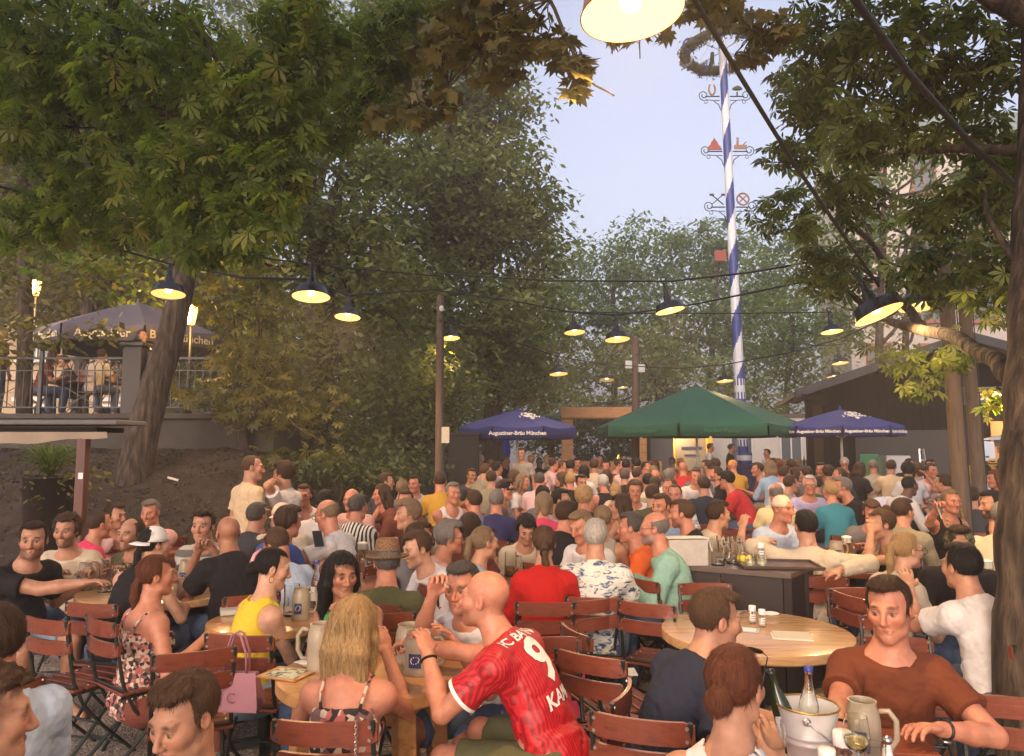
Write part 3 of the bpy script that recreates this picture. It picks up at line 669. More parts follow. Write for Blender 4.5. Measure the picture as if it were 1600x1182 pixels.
_m = BARK; tc = ND(_m, 'ShaderNodeTexCoord'); mp = ND(_m, 'ShaderNodeMapping'); mp.inputs['Scale'].default_value = (1, 1, .22); lk(_m, tc.outputs['Object'], mp.inputs[0]); vo = ND(_m, 'ShaderNodeTexVoronoi', i_Scale=22, feature='DISTANCE_TO_EDGE'); nn = ND(_m, 'ShaderNodeTexNoise', i_Scale=9, i_Detail=6); lk(_m, mp.outputs[0], nn.inputs['Vector']); lk(_m, nn.outputs['Color'], vo.inputs['Vector'])
rb = ramp(_m, nn.outputs[0], [(.32, (.012, .008, .006)), (.5, (.05, .034, .022)), (.68, (.10, .07, .045))]); lk(_m, rb.outputs[0], bsdf(_m).inputs['Base Color']); nn.inputs['Scale'].default_value = 16
bp = ND(_m, 'ShaderNodeBump', i_Strength=1.0, i_Distance=.06); lk(_m, nn.outputs[0], bp.inputs['Height']); lk(_m, bp.outputs[0], bsdf(_m).inputs['Normal'])
def leafmat(name, cols, trans=.45, rough=.5):
    m = bpy.data.materials.new(name); m.use_nodes = True; n = m.node_tree.nodes; n.clear()
    out = n.new('ShaderNodeOutputMaterial'); a = ND(m, 'ShaderNodeAttribute', attribute_name='rnd')
    r = ramp(m, a.outputs['Fac'], [(i / (len(cols) - 1), c) for i, c in enumerate(cols)])
    p = ND(m, 'ShaderNodeBsdfPrincipled'); p.inputs['Roughness'].default_value = rough; p.inputs['Specular IOR Level'].default_value = .35; lk(m, r.outputs[0], p.inputs['Base Color'])
    t = ND(m, 'ShaderNodeBsdfTranslucent'); mu = ND(m, 'ShaderNodeVectorMath', operation='MULTIPLY'); mu.inputs[1].default_value = (1.3, 1.5, .55); lk(m, r.outputs[0], mu.inputs[0]); lk(m, mu.outputs[0], t.inputs[0])
    x = ND(m, 'ShaderNodeMixShader'); x.inputs[0].default_value = trans; lk(m, p.outputs[0], x.inputs[1]); lk(m, t.outputs[0], x.inputs[2]); lk(m, x.outputs[0], out.inputs[0])
    return m
L_dark = leafmat('leaf_dark', [(0.060, 0.080, 0.029), (0.121, 0.151, 0.052), (0.202, 0.231, 0.077), (0.282, 0.293, 0.111)])
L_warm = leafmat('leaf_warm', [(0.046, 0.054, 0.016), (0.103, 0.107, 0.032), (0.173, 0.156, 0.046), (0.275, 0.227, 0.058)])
L_near = leafmat('leaf_near', [(.06, .09, .022), (.11, .155, .036), (.165, .215, .05), (.22, .26, .065), (.36, .26, .07)], .55)
L_back = leafmat('leaf_back', [(0.062, 0.094, 0.030), (0.125, 0.175, 0.056), (0.200, 0.263, 0.088), (0.275, 0.338, 0.125)], .5)
L_right = leafmat('leaf_right', [(0.048, 0.066, 0.022), (0.094, 0.127, 0.041), (0.160, 0.195, 0.060), (0.244, 0.273, 0.085)], .45)
L_maple = leafmat('leaf_maple', [(0.070, 0.070, 0.031), (0.126, 0.112, 0.042), (0.182, 0.147, 0.049)], .35)
L_ivy = leafmat('leaf_ivy', [(0.026, 0.042, 0.017), (0.054, 0.078, 0.030), (0.090, 0.120, 0.048)], .3)
# ---------------------------------------------------------------- leaves
def leaf_arrays(Cn, size, shape, g, droop=.25):
    """Cn (N,3) leaf positions -> vertices, quads, one random value per vertex"""
    N = len(Cn); size = size * g.uniform(.7, 1.3, N)
    az = g.uniform(0, 2 * np.pi, N); tilt = g.normal(0, .55, N)
    f = np.stack([np.cos(az), np.sin(az), -droop - np.abs(g.normal(0, .35, N))], 1); f /= np.linalg.norm(f, axis=1)[:, None]
    up = np.tile([0, 0, 1.], (N, 1)) + g.normal(0, .45, (N, 3)); sd = np.cross(f, up); sd /= np.linalg.norm(sd, axis=1)[:, None]; n = np.cross(sd, f)
    if shape == 'simple': lob = [(0, 1, .46)]
    elif shape == 'palm': lob = [(a, l, .30) for a, l in ((-115, .55), (-75, .8), (-36, .98), (0, 1.05), (36, .98), (75, .8), (115, .55))]
    else: lob = [(-115, .45, .5), (-58, .85, .46), (0, 1.0, .42), (58, .85, .46), (115, .45, .5), (-85, .5, .5), (85, .5, .5), (-28, .72, .4), (28, .72, .4)]
    V, rnd = [], []; base = g.uniform(0, 1, N)
    for a, l, wd in lob:
        ca, sa = math.cos(R(a)), math.sin(R(a)); d = f * ca + sd * sa; q = sd * ca - f * sa
        Ls = (size * l)[:, None]; dr = n * (-.18 * Ls) if shape == 'palm' else n * (-.06 * Ls)
        b0 = Cn + d * Ls * .04; tip = Cn + d * Ls + dr
        pos = .62 if shape == 'palm' else .45
        mid = Cn + d * Ls * pos + n * Ls * .05
        V.append(np.stack([b0, mid + q * Ls * wd * .5 - n * Ls * .07, tip, mid - q * Ls * wd * .5 - n * Ls * .07], 1))
        rnd.append(np.repeat(np.clip(base + g.normal(0, .06, N), 0, 1)[:, None], 4, 1))
    V = np.concatenate(V).reshape(-1, 3); rnd = np.concatenate(rnd).reshape(-1); Q = np.arange(len(V)).reshape(-1, 4)
    return V, Q, rnd
def blob_points(blobs, g, dens, clump=.45, per=26, shell=.55):
    """clumps of leaves spread through ellipsoids; blobs = [(centre, (rx,ry,rz))]"""
    pts = []; cl = []
    for c, r in blobs:
        vol = 4.2 * r[0] * r[1] * r[2]; k = max(3, int(vol * dens * 3.8)); d = g.normal(size=(k, 3)); d /= np.linalg.norm(d, axis=1)[:, None]
        rad = (shell + (1 - shell) * g.uniform(0, 1, k) ** .6)[:, None] * (1 + .22 * np.sin(d[:, :1] * 5 + c[0]) * np.cos(d[:, 2:] * 6 + c[2]))
        cc = np.array(c) + d * rad * np.array(r); cl.append(cc)
        for q in cc:
            m = per; s_ = clump * g.uniform(.6, 1.3)
            pts.append(q + g.normal(size=(m, 3)) * np.array([s_, s_, s_ * .5]) * .6)
    return np.concatenate(pts), np.concatenate(cl)
def crown(root, blobs, g, dens, size, shape, m, clump=.45, per=26, shell=.55, droop=.25, tone=0):
    pts, cl = blob_points(blobs, g, dens, clump, per, shell); V, Q, r = leaf_arrays(pts, size, shape, g, droop)
    # clumps differ in tone: young and old shoots
    ph = np.sin(V[:, 0] * 1.7 + 1.3 * np.sin(V[:, 2] * 1.1)) * np.sin(V[:, 2] * 1.9 + V[:, 1]) ; r = np.clip(r * .7 + .15 + .22 * ph + tone, 0, 1)
    npmesh('crown', V, Q, m, root, False, None, dict(rnd=r.astype(np.float32))); return cl
def limb(mb, pts, r0, r1, n=8, jit=0, g=None):
    pts = [np.array(p, float) for p in pts]; out = []; k = 5
    for i in range(len(pts) - 1):
        for t in range(k): out.append(pts[i] + (pts[i + 1] - pts[i]) * t / k)
    out.append(pts[-1]); L_ = len(out)
    if jit: out = [out[0]] + [p + g.normal(0, jit, 3) * np.array([1, 1, .5]) for p in out[1:-1]] + [out[-1]]
    sm = [out[0]] + [(out[i - 1] + out[i] * 2 + out[i + 1]) / 4 for i in range(1, L_ - 1)] + [out[-1]]
    mb.tube([Vector(p) for p in sm], [r0 + (r1 - r0) * (i / (L_ - 1)) for i in range(L_)], n)
def tree(label, base, blobs, g, dens, size, m, shape='simple', tr=.25, group=None, lean=(0, 0), nb=14, kind='tree', **kw):
    root = empty('tree', base, 0, label, 'tree', group); off = np.array(base)
    B = [(np.array(c) - off, r) for c, r in blobs]; cl = crown(root, B, g, dens, size, shape, m, **kw)
    top = np.mean([b[0] for b in B], 0) + np.array([0, 0, max(b[0][2] for b in B) * .15]); mb = MB()
    mid = np.array([lean[0], lean[1], top[2] * .45]); limb(mb, [(0, 0, -.3), mid, top], tr, tr * .25, 10, tr * .12, g)
    o = mb.build('trunk', BARK, root, True); br = MB()
    for q in cl[g.choice(len(cl), min(nb, len(cl)), replace=False)]:
        t = g.uniform(.3, .9); st = mid + (top - mid) * t if t > .4 else mid * (t / .45 + .3); limb(br, [st, (st + q) / 2 + np.array([0, 0, -.2]), q], tr * .28, tr * .05, 6, .08, g)
    br.build('branch', BARK, root, True); return root
def PB(px, py, d, rx, ry, dy=None):
    c = P(px, py, d); a, b = rx * d / F, ry * d / F; return ((c.x, c.y, c.z), (a, dy or (a + b) * .4, b))
def text(name, s, size, Mx, m, parent=None, ext=.002, spread=None, bold=0, surf=None):
    cu = bpy.data.curves.new(name, 'FONT'); cu.body = s; cu.size = size; cu.align_x = 'CENTER'; cu.align_y = 'CENTER'; cu.extrude = ext; cu.offset = bold
    cu.resolution_u = 3
    t = bpy.data.objects.new(name, cu); C.objects.link(t); dg = bpy.context.evaluated_depsgraph_get(); me = bpy.data.meshes.new_from_object(t.evaluated_get(dg)); bpy.data.objects.remove(t)
    if surf is None: me.transform(Mx)
    else:
        bm = bmesh.new(); bm.from_mesh(me)
        for _ in range(3):
            ed = [e for e in bm.edges if e.calc_length() > .02]
            if ed: bmesh.ops.subdivide_edges(bm, edges=ed, cuts=1)
        bmesh.ops.triangulate(bm, faces=bm.faces)
        bvh, D = surf; dirv = (Mx.to_3x3() @ Vector((0, 0, -1))).normalized()
        for v in bm.verts:
            p = Mx @ Vector((v.co.x, v.co.y, .0)); hit = bvh.ray_cast(p, dirv)
            v.co = (hit[0] - dirv * (.003 + v.co.z)) if hit[0] is not None else p + dirv * D
        bm.to_mesh(me); bm.free()
    me.name = name; me.materials.clear(); return link_mesh(name, me, m, parent)
# ---------------------------------------------------------------- ground, bank, terrace
def bank(x, y):
    a = np.clip((y - 8.3) / 4.7, 0, 1); a = a * a * (3 - 2 * a); b = np.clip((-1.2 - x) / 3.5, 0, 1); b = b * b * (3 - 2 * b)
    return a * b * 1.75
gx = np.concatenate([np.linspace(-260, -22, 12), np.linspace(-20, 20, 161), np.linspace(22, 260, 12)]); gy = np.concatenate([np.linspace(-60, -3, 8), np.linspace(-2, 30, 129), np.linspace(32, 420, 20)])
X, Y = np.meshgrid(gx, gy, indexing='ij'); Z = bank(X, Y); g0 = np.random.default_rng(1); Z = Z + (Z > .05) * g0.normal(0, .03, Z.shape) + (np.abs(X) < 20) * (Y < 30) * g0.normal(0, .004, Z.shape)
nx, ny = X.shape; I = np.arange(nx * ny).reshape(nx, ny); Qg = np.stack([I[:-1, :-1], I[1:, :-1], I[1:, 1:], I[:-1, 1:]], -1).reshape(-1, 4)
m = mat('gravel', (.24, .19, .15), .95); b = bsdf(m); tc = ND(m, 'ShaderNodeTexCoord'); vo = ND(m, 'ShaderNodeTexVoronoi', i_Scale=75); lk(m, tc.outputs['Object'], vo.inputs['Vector']); r1 = ramp(m, vo.outputs['Color'], [(.1, (.17, .135, .105)), (.5, (.36, .29, .235)), (.9, (.54, .46, .38))])
n1 = ND(m, 'ShaderNodeTexNoise', i_Scale=1.4, i_Detail=8, i_Roughness=.7); lk(m, tc.outputs['Object'], n1.inputs['Vector']); r2 = ramp(m, n1.outputs[0], [(.35, (.62, .58, .54)), (.65, (1.1, 1.1, 1.1))])
mx = ND(m, 'ShaderNodeMix', data_type='RGBA', blend_type='MULTIPLY'); mx.inputs[0].default_value = 1; lk(m, r1.outputs[0], mx.inputs[6]); lk(m, r2.outputs[0], mx.inputs[7])
# soil, roots and litter where the sheet climbs the bank
sx = ND(m, 'ShaderNodeSeparateXYZ'); lk(m, tc.outputs['Object'], sx.inputs[0]); n3 = ND(m, 'ShaderNodeTexNoise', i_Scale=6, i_Detail=9, i_Roughness=.75); lk(m, tc.outputs['Object'], n3.inputs['Vector']); r3 = ramp(m, n3.outputs[0], [(.3, (.012, .008, .005)), (.5, (.032, .02, .012)), (.62, (.06, .038, .022)), (.72, (.03, .032, .014))])
mr = ND(m, 'ShaderNodeMapRange'); mr.inputs[1].default_value = .03; mr.inputs[2].default_value = .2; lk(m, sx.outputs[2], mr.inputs[0]); m2 = ND(m, 'ShaderNodeMix', data_type='RGBA'); lk(m, mr.outputs[0], m2.inputs[0]); lk(m, mx.outputs[2], m2.inputs[6]); lk(m, r3.outputs[0], m2.inputs[7]); lk(m, m2.outputs[2], b.inputs['Base Color'])
bp = ND(m, 'ShaderNodeBump', i_Strength=1, i_Distance=.012); lk(m, vo.outputs['Distance'], bp.inputs['Height']); lk(m, bp.outputs[0], b.inputs['Normal'])
tag(npmesh('ground', np.stack([X, Y, Z], -1).reshape(-1, 3), Qg, m), kind='structure')
Wd = 13.0
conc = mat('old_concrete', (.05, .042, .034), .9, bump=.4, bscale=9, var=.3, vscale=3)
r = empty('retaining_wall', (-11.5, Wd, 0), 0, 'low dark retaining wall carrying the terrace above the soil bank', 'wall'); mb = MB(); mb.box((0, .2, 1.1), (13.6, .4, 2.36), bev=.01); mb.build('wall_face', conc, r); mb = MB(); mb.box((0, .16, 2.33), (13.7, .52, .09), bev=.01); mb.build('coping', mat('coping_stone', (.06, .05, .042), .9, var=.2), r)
mb = MB(); mb.box((-13, 21, 1.2), (17.5, 15.6, 2.3)); tag(mb.build('terrace_floor', conc), kind='structure')
# railing
def railing(x0, x1, label):
    r = empty('iron_railing', (0, Wd + .15, 2.375), 0, label, 'railing'); k = int(round((x1 - x0) / 1.6)); a = MB()
    a.bar((x0, 0, 1.0), (x1, 0, 1.0), .035, .04); a.bar((x0, 0, .78), (x1, 0, .78), .02, .02); a.bar((x0, 0, .12), (x1, 0, .12), .025, .025); a.build('rail', M_('iron'), r)
    a = MB(); x = x0
    while x < x1: a.bar((x, 0, .12), (x, 0, .78), .014, .014, up=(0, 1, 0)); a.tube([(x + .07 + .07 * math.cos(t), 0, .78 + .16 * math.sin(t)) for t in np.linspace(0, math.pi, 7)], .007, 4); x += .14
    for i in range(k):
        c = x0 + (i + .5) * (x1 - x0) / k
        for s_ in (-1, 1): a.bar((c - .3, .0, .13), (c + .3 , .0, .13 + .34), .012, .012, up=(0, 1, 0)) if s_ > 0 else a.bar((c - .3, 0, .47), (c + .3, 0, .13), .012, .012, up=(0, 1, 0))
    a.build('baluster', M_('iron'), r)
    for i in range(k + 1): a = MB(); x = x0 + i * (x1 - x0) / k; a.bar((x, 0, -.05), (x, 0, 1.12), .06, .06, up=(0, 1, 0)); a.tube([(x, 0, 1.1), (x, 0, 1.15), (x, 0, 1.2)], [.02, .045, .01], 8); a.build('post', M_('iron'), r)
railing(-16, -6.9, 'black iron railing with arched bars in front of the terrace tables'); railing(-6.5, -4.9, 'short black iron railing right of the thick railing pier')
r = empty('railing_pier', (-6.72, Wd + .15, 2.37), 0, 'dark square railing pier between the two iron railings', 'pier'); mb = MB(); mb.box((0, 0, .6), (.34, .34, 1.2), bev=.01); mb.build('pier_body', M_('darkwood'), r); mb = MB(); mb.box((0, 0, 1.24), (.42, .42, .07), bev=.01); mb.tube([(0, 0, 1.27), (0, 0, 1.34), (0, 0, 1.42)], [.04, .08, .02], 10); mb.build('finial', M_('iron'), r)
# ---------------------------------------------------------------- umbrellas
def umbrella(label, c, rad, ztop, zrim, val, m, txt=None, emblem=False, rot=0, under=None, n=8, group='parasols over the tables', tsz=.13, tcol=None, pole=True, floor=0.0):
    root = empty('parasol', (c[0], c[1], floor), 0, label, 'parasol', group); ztop -= floor; zrim -= floor; K = 6; vs = []; fs = []; mid = (under or m)
    for k in range(K + 1):
        t = k / K
        for i in range(n * 4):
            a = rot + 2 * math.pi * i / (n * 4); e = (i % 4) / 4; ph = math.pi / n; aa = (a - rot) % (2 * ph) - ph; rr = rad * t * math.cos(ph) / math.cos(aa)
            z = ztop + (zrim - ztop) * (t ** 1.12) - .05 * t * math.sin(math.pi * e); vs.append((rr * math.cos(a), rr * math.sin(a), z))
    N = n * 4
    for k in range(K):
        for i in range(N): j = (i + 1) % N; fs.append((k * N + i, (k + 1) * N + i, (k + 1) * N + j, k * N + j))
    mb = MB(); mb.add(vs, fs); mb.tube([(0, 0, ztop - .02), (0, 0, ztop + .03), (0, 0, ztop + .09)], [.05, .04, .008], 8)
    cn = mb.build('canopy', m, root, True, 20)
    for i in range(n):
        a0 = rot + 2 * math.pi * i / n; a1 = rot + 2 * math.pi * (i + 1) / n; p0 = Vector((rad * math.cos(a0), rad * math.sin(a0), zrim)); p1 = Vector((rad * math.cos(a1), rad * math.sin(a1), zrim)); mb = MB(); q = []
        for k in range(5):
            t = .015 + .97 * k / 4; p = p0.lerp(p1, t); p.z -= .05 * math.sin(math.pi * t); q += [p + Vector((0, 0, .005)), p - Vector((0, 0, val * (1 - .12 * math.sin(math.pi * t)))) + (p0 + p1).normalized() * .02]
        qs = [(v.x, v.y, v.z) for v in q]; inn = [(v.x * .996, v.y * .996, v.z) for v in q]
        mb.add(qs + inn, [(2 * k, 2 * k + 1, 2 * k + 3, 2 * k + 2) for k in range(4)] + [(10 + 2 * k + 2, 10 + 2 * k + 3, 10 + 2 * k + 1, 10 + 2 * k) for k in range(4)] + [(2 * k + 1, 11 + 2 * k, 13 + 2 * k, 2 * k + 3) for k in range(4)])
        vl = mb.build('valance', m, root, True)
        am = (a0 + a1) / 2; outv = Vector((math.cos(am), math.sin(am), 0))
        if txt and outv.y < .05:
            s_ = txt[i % len(txt)]
            if s_:
                ctr = (p0 + p1) / 2 + Vector((0, 0, -val * .55)) + outv * .035; xx = Vector((0, 0, 1)).cross(outv).normalized(); Mx = Matrix((xx, Vector((0, 0, 1)), outv)).transposed().to_4x4(); Mx.translation = ctr
                text('lettering', s_, tsz, Mx, tcol or TXTW, vl, bold=.003)
        r_ = MB(); r_.bar((0, 0, ztop - .10), (p0.x * .98, p0.y * .98, zrim - .03), .02, .03); r_.bar((0, 0, zrim - .25), (p0.x * .5, p0.y * .5, (ztop + zrim) / 2 - .09), .016, .016); r_.build('rib', M_('steel') if not under else M_('darkwood'), root)
    if emblem is not False:
        am = emblem; outv = Vector((math.cos(am), math.sin(am), 0)); slope = Vector((outv.x * rad * math.cos(math.pi / n), outv.y * rad * math.cos(math.pi / n), zrim - ztop)).normalized(); xx = Vector((0, 0, 1)).cross(outv).normalized(); nn = xx.cross(-slope).normalized()
        if nn.z < 0: nn = -nn
        Mx = Matrix((xx, -slope, nn)).transposed().to_4x4(); Mx.translation = Vector((0, 0, ztop)) + slope * rad * .50 + nn * .07; e = MB(); e.M = Mx
        for k in range(8): a = k * math.pi / 4; e.tube([(.15 * math.cos(a + d_), .15 * math.sin(a + d_), 0) for d_ in (-.22, 0, .22)], [.008, .018, .008], 6)
        e.tube([(.085 * math.cos(a), .085 * math.sin(a), 0) for a in np.linspace(0, 6.283, 25)], .007, 5, cap=False); e.tube([(.15 * math.cos(a), .15 * math.sin(a), 0) for a in np.linspace(0, 6.283, 25)], .006, 5, cap=False); e.box((0, 0, 0), (.05, .09, .012)); e.tube([(-.05, -.26, 0), (0, -.3, 0), (.05, -.26, 0)], [.01, .03, .01], 6)
        em = e.build('emblem', TXTW, cn, False)
        Mx2 = Mx.copy(); Mx2.translation = Vector((0, 0, ztop)) + slope * rad * .50 + slope * .20 + nn * .085; text('lettering', 'J . S . W .', .15, Mx2, TXTW, cn, bold=.002)
    mb = MB(); mb.tube([(0, 0, 0), (0, 0, ztop - .03)], .028, 12); mb.build('pole', M_('white_pl') if not under else M_('darkwood'), root, True)
    mb = MB(); mb.box((0, 0, .04), (.6, .6, .08), bev=.01); mb.build('base', conc, root)
    return root
TXTW = mat('printed_white', (.72, .70, .66), .8)
def cloth(name, col, rough=.85, **k): return mat(name, col, rough, bump=.12, bscale=180, var=.08, vscale=2.5, **k)
blue_c = cloth('blue_canvas', (.025, .035, .17)); green_c = cloth('green_canvas', (.014, .10, .06)); grey_c = cloth('grey_canvas', (.13, .12, .16))
c = P(808, 650, 16.3); umbrella('blue parasol with white lettering beside the tall black panel', (c.x, c.y), 1.36, 2.60, 2.22, .27, blue_c, ['Augustiner-Bräu München', '', 'Augustiner-Bräu München'], emblem=R(-70), rot=R(-112.5), tsz=.11)
c = P(1313, 650, 16.0); umbrella('blue parasol with white lettering in front of the dark wooden hut', (c.x, c.y), 1.24, 2.60, 2.23, .22, blue_c, ['Augustiner-Bräu München'], emblem=R(-92), rot=R(-112.5), tsz=.085)
c = P(1088, 650, 17.5); umbrella('large green parasol roof right beside the maypole', (c.x, c.y), 2.42, 3.22, 2.28, .27, green_c, ['Hacker-Pschorr'] , rot=R(-112.5), tsz=.13, tcol=mat('faded_green_print', (.03, .13, .08), .8))
c = P(945, 640, 30); umbrella('far green parasol showing above the timber beam', (c.x, c.y), 3.0, 3.45, 3.0, .25, green_c, rot=R(-112.5))
c = P(215, 500, 16.5); umbrella('open grey and blue parasol over the raised terrace', (c.x, c.y), 2.05, 5.05, 4.25, .34, grey_c, ['Augustiner', 'Bräu München', 'Augustiner-Bräu'], rot=R(-104), under=blue_c, tsz=.24, tcol=mat('cream_print', (.75, .62, .40), .8), floor=2.36)
mb = MB(); c = P(782, 700, 24); root = empty('folded_parasol', (c.x, c.y, 0), 0, 'folded bright blue parasol between the black panel and the seated guests', 'parasol'); n = 20; vs = []; fs = []
for k, (r_, z) in enumerate(((.05, 3.0), (.16, 2.7), (.22, 2.2), (.27, 1.6), (.20, 1.25), (.26, 1.05))):
    for i in range(n): a = 2 * math.pi * i / n; q = r_ * (1 + (.28 if i % 2 else -.2)); vs.append((q * math.cos(a), q * math.sin(a), z))
for k in range(5):
    for i in range(n): j = (i + 1) % n; fs.append((k * n + i, (k + 1) * n + i, (k + 1) * n + j, k * n + j))
mb.add(vs, fs); mb.build('canopy', cloth('bright_blue_canvas', (.03, .05, .38)), root); mb = MB(); mb.tube([(0, 0, 0), (0, 0, 3.1)], .03, 8); mb.build('pole', M_('steel'), root, True)
# ---------------------------------------------------------------- lamps
BULB = mat('lamp_glow', (1, .8, .5), emis=(1, .72, .30), estr=2.5); BULBY = mat('lamp_glow_yellow', (1, .8, .5), emis=(1, .70, .20), estr=5)
def inner(lit): return mat('lit_enamel', (.8, .72, .5), .5, emis=(1, .58, .15), estr=lit * .15)
def lamp_proto(lit):
    root = empty('pendant_lamp', (0, 0, 0), 0, '', 'lamp', 'pendant lamps on the cables'); r = .20
    mb = MB(); mb.lathe([(.030, .30), (.034, .22), (.05, .20), (.055, .15), (.075, .125), (.13, .115), (.172, .095), (r - .006, .01), (r, .0), (r - .004, -.003)], 36); s_ = mb.build('lamp_shade', M_('enamel_black') if lit != 9.5 else M_('enamel_glow_tint'), root, True, 50)  # closest lamp: orange glow and flare are put into the shade's colour
    mb = MB(); mb.lathe([(r - .005, .0), (r - .012, .012), (.165, .088), (.12, .107), (.02, .112)], 36); mb.build('reflector', inner(lit), s_, True)
    mb = MB(); mb.lathe([(.02, .11), (.03, .09), (.045, .055), (.035, .022), (.001, .01)], 16); mb.build('bulb', BULB, root, True)
    mb = MB(); mb.lathe([(.001, .40), (.018, .39), (.02, .32), (.032, .30)], 12); mb.tube([(.055 * math.cos(a), 0, .43 + .045 * math.sin(a)) for a in np.linspace(-1.2, 4.34, 14)], .007, 6); mb.build('hanger', M_('iron'), root, True)
    return root
LP = [ # px, py of the rim, width px, tilt(deg sideways), lit, power, label
 (988, 21, 172, -4, 9.5, 42, 'large glowing pendant lamp closest to the camera at the top edge'),
 (486, 464, 60, 2, 5, 26, 'lit grey pendant lamp hanging in front of the big dark trees'),
 (543, 496, 41, 4, 5, 20, 'small lit pendant lamp just right of the brighter grey one'),
 (263, 460, 52, 0, 2.5, 18, 'pendant lamp hanging before the leaning trunk and terrace parasol'),
 (704, 529, 30, 0, 3.5, 12, 'half hidden pendant lamp right behind the left wooden pole'),
 (898, 520, 34, 0, 2.5, 10, 'pendant lamp above the folded and blue parasols, left of its neighbour'),
 (965, 531, 40, 0, 2.5, 12, 'pendant lamp hanging left of the bright ringed one over the square'),
 (1047, 486, 47, -8, 6, 24, 'bright pendant lamp with ring hanger left of the maypole'),
 (873, 585, 30, 0, 2.0, 8, 'pendant lamp low over the left blue parasol'),
 (948, 594, 24, 6, .3, 0, 'unlit tilted pendant lamp above the timber beam'),
 (973, 606, 17, 0, 1.5, 5, 'tiny pendant lamp directly left of the weathered middle pole'),
 (1133, 596, 26, 0, 2.0, 8, 'small pendant lamp above the green parasol and left of the maypole'),
 (1373, 492, 78, -12, 4, 30, 'large tilted pendant lamp glowing yellow left of the right poles'),
 (1438, 480, 64, 0, 3, 18, 'dark pendant lamp touching the front right pole'),
 (1300, 519, 34, 0, 5, 12, 'yellow lit pendant lamp below the chestnut limb, upper of three'),
 (1313, 568, 26, 0, 2.0, 8, 'middle one of three pendant lamps above the hut roof edge'),
 (1303, 589, 22, 0, 1.2, 4, 'lowest of three pendant lamps above the hut roof edge')]
LW = {}; protos = {}; LAMPPOS = []
for px, py, wd, tl, lit, pw, lb in LP:
    d = .40 * F / wd; p = P(px, py, d); key = round(lit, 1)
    if key not in protos: protos[key] = lamp_proto(lit); USED[protos[key].name] = False
    o = place(protos[key], USED, p, .4, lb, None, 1, (R(-3 if wd > 100 else (-20 if wd == 78 else -8)), R(tl))); LAMPPOS.append((px, py, d, p))
    if pw:
        L_ = bpy.data.lights.new('bulb_light', 'SPOT'); L_.spot_size = R(165); L_.spot_blend = .6; L_.energy = pw * 3.2; L_.color = (1, .60, .27); L_.shadow_soft_size = .06; q = bpy.data.objects.new('bulb_light', L_); C.objects.link(q); q.parent = o; q.location = (0, 0, .01)
# old street lanterns on the terrace, glowing bulb by the timber, fixture in the chestnut
def lantern(px, py, d, label, zb, pw):
    p = P(px, py, d); r = empty('street_lantern', (p.x, p.y, zb), 0, label, 'lantern', 'old lanterns on the terrace'); h = p.z - zb
    mb = MB(); mb.tube([(0, 0, 0), (0, 0, .3), (0, 0, .5), (0, 0, h - .22)], [.09, .07, .035, .028], 10); mb.build('post', M_('iron'), r, True)
    mb = MB(); mb.at((0, 0, h)); mb.lathe([(.07, -.2), (.13, .13)], 6); mb.build('glass_pane', mat('lantern_glass', (1, .7, .3), emis=(1, .45, .08), estr=1.6), r); mb = MB(); mb.at((0, 0, h)); mb.lathe([(.15, .13), (.16, .15), (.05, .27), (.03, .34), (.001, .36)], 6)
    for k in range(6): a = k * math.pi / 3; mb.bar((.072 * math.cos(a), .072 * math.sin(a), -.2), (.132 * math.cos(a), .132 * math.sin(a), .13), .012, .012)
    mb.build('roof', M_('iron'), r)
    L_ = bpy.data.lights.new('lantern_light', 'POINT'); L_.energy = pw; L_.color = (1, .55, .18); L_.shadow_soft_size = .1; q = bpy.data.objects.new('lantern_light', L_); C.objects.link(q); q.parent = r; q.location = (0, -.25, h)
lantern(299, 491, 13.8, 'glowing street lantern on a thin post right of the terrace parasol', 2.36, 70); lantern(57, 449, 17.5, 'glowing street lantern among the leaves at the far left', 2.36, 70)
p = P(966, 714, 27); r = empty('bare_bulb', p, 0, 'small bare glowing bulb above the timber planter boards', 'lamp'); mb = MB(); mb.lathe([(.001, .09), (.05, .07), (.085, 0), (.05, -.07), (.001, -.09)], 14); mb.build('bulb', BULBY, r, True); mb = MB(); mb.tube([(0, 0, .08), (0, 0, .5)], .015, 6); mb.build('cord', M_('cable'), r)
p = P(1567, 622, 5.4); r = empty('floodlight', p, R(-20), 'small lit floodlight half hidden in the chestnut leaves by the trunk', 'lamp'); mb = MB(); mb.at(rot=(R(-25), R(18), 0)); mb.box((0, 0, .035), (.15, .09, .05), bev=.008); h_ = mb.build('housing', M_('iron'), r); mb = MB(); mb.at(rot=(R(-25), R(18), 0)); mb.box((0, -.0, .004), (.13, .075, .014)); mb.build('lit_glass', BULBY, h_); mb = MB(); mb.tube([(0.02, .02, .06), (.1, .1, .12), (.3, .2, .1)], .01, 6); mb.build('bracket', M_('iron'), r)
L_ = bpy.data.lights.new('flood_light', 'POINT'); L_.energy = 7; L_.color = (1, .68, .2); L_.shadow_soft_size = .04; q = bpy.data.objects.new('flood_light', L_); C.objects.link(q); q.parent = r; q.location = (-.02, -.04, -.07)
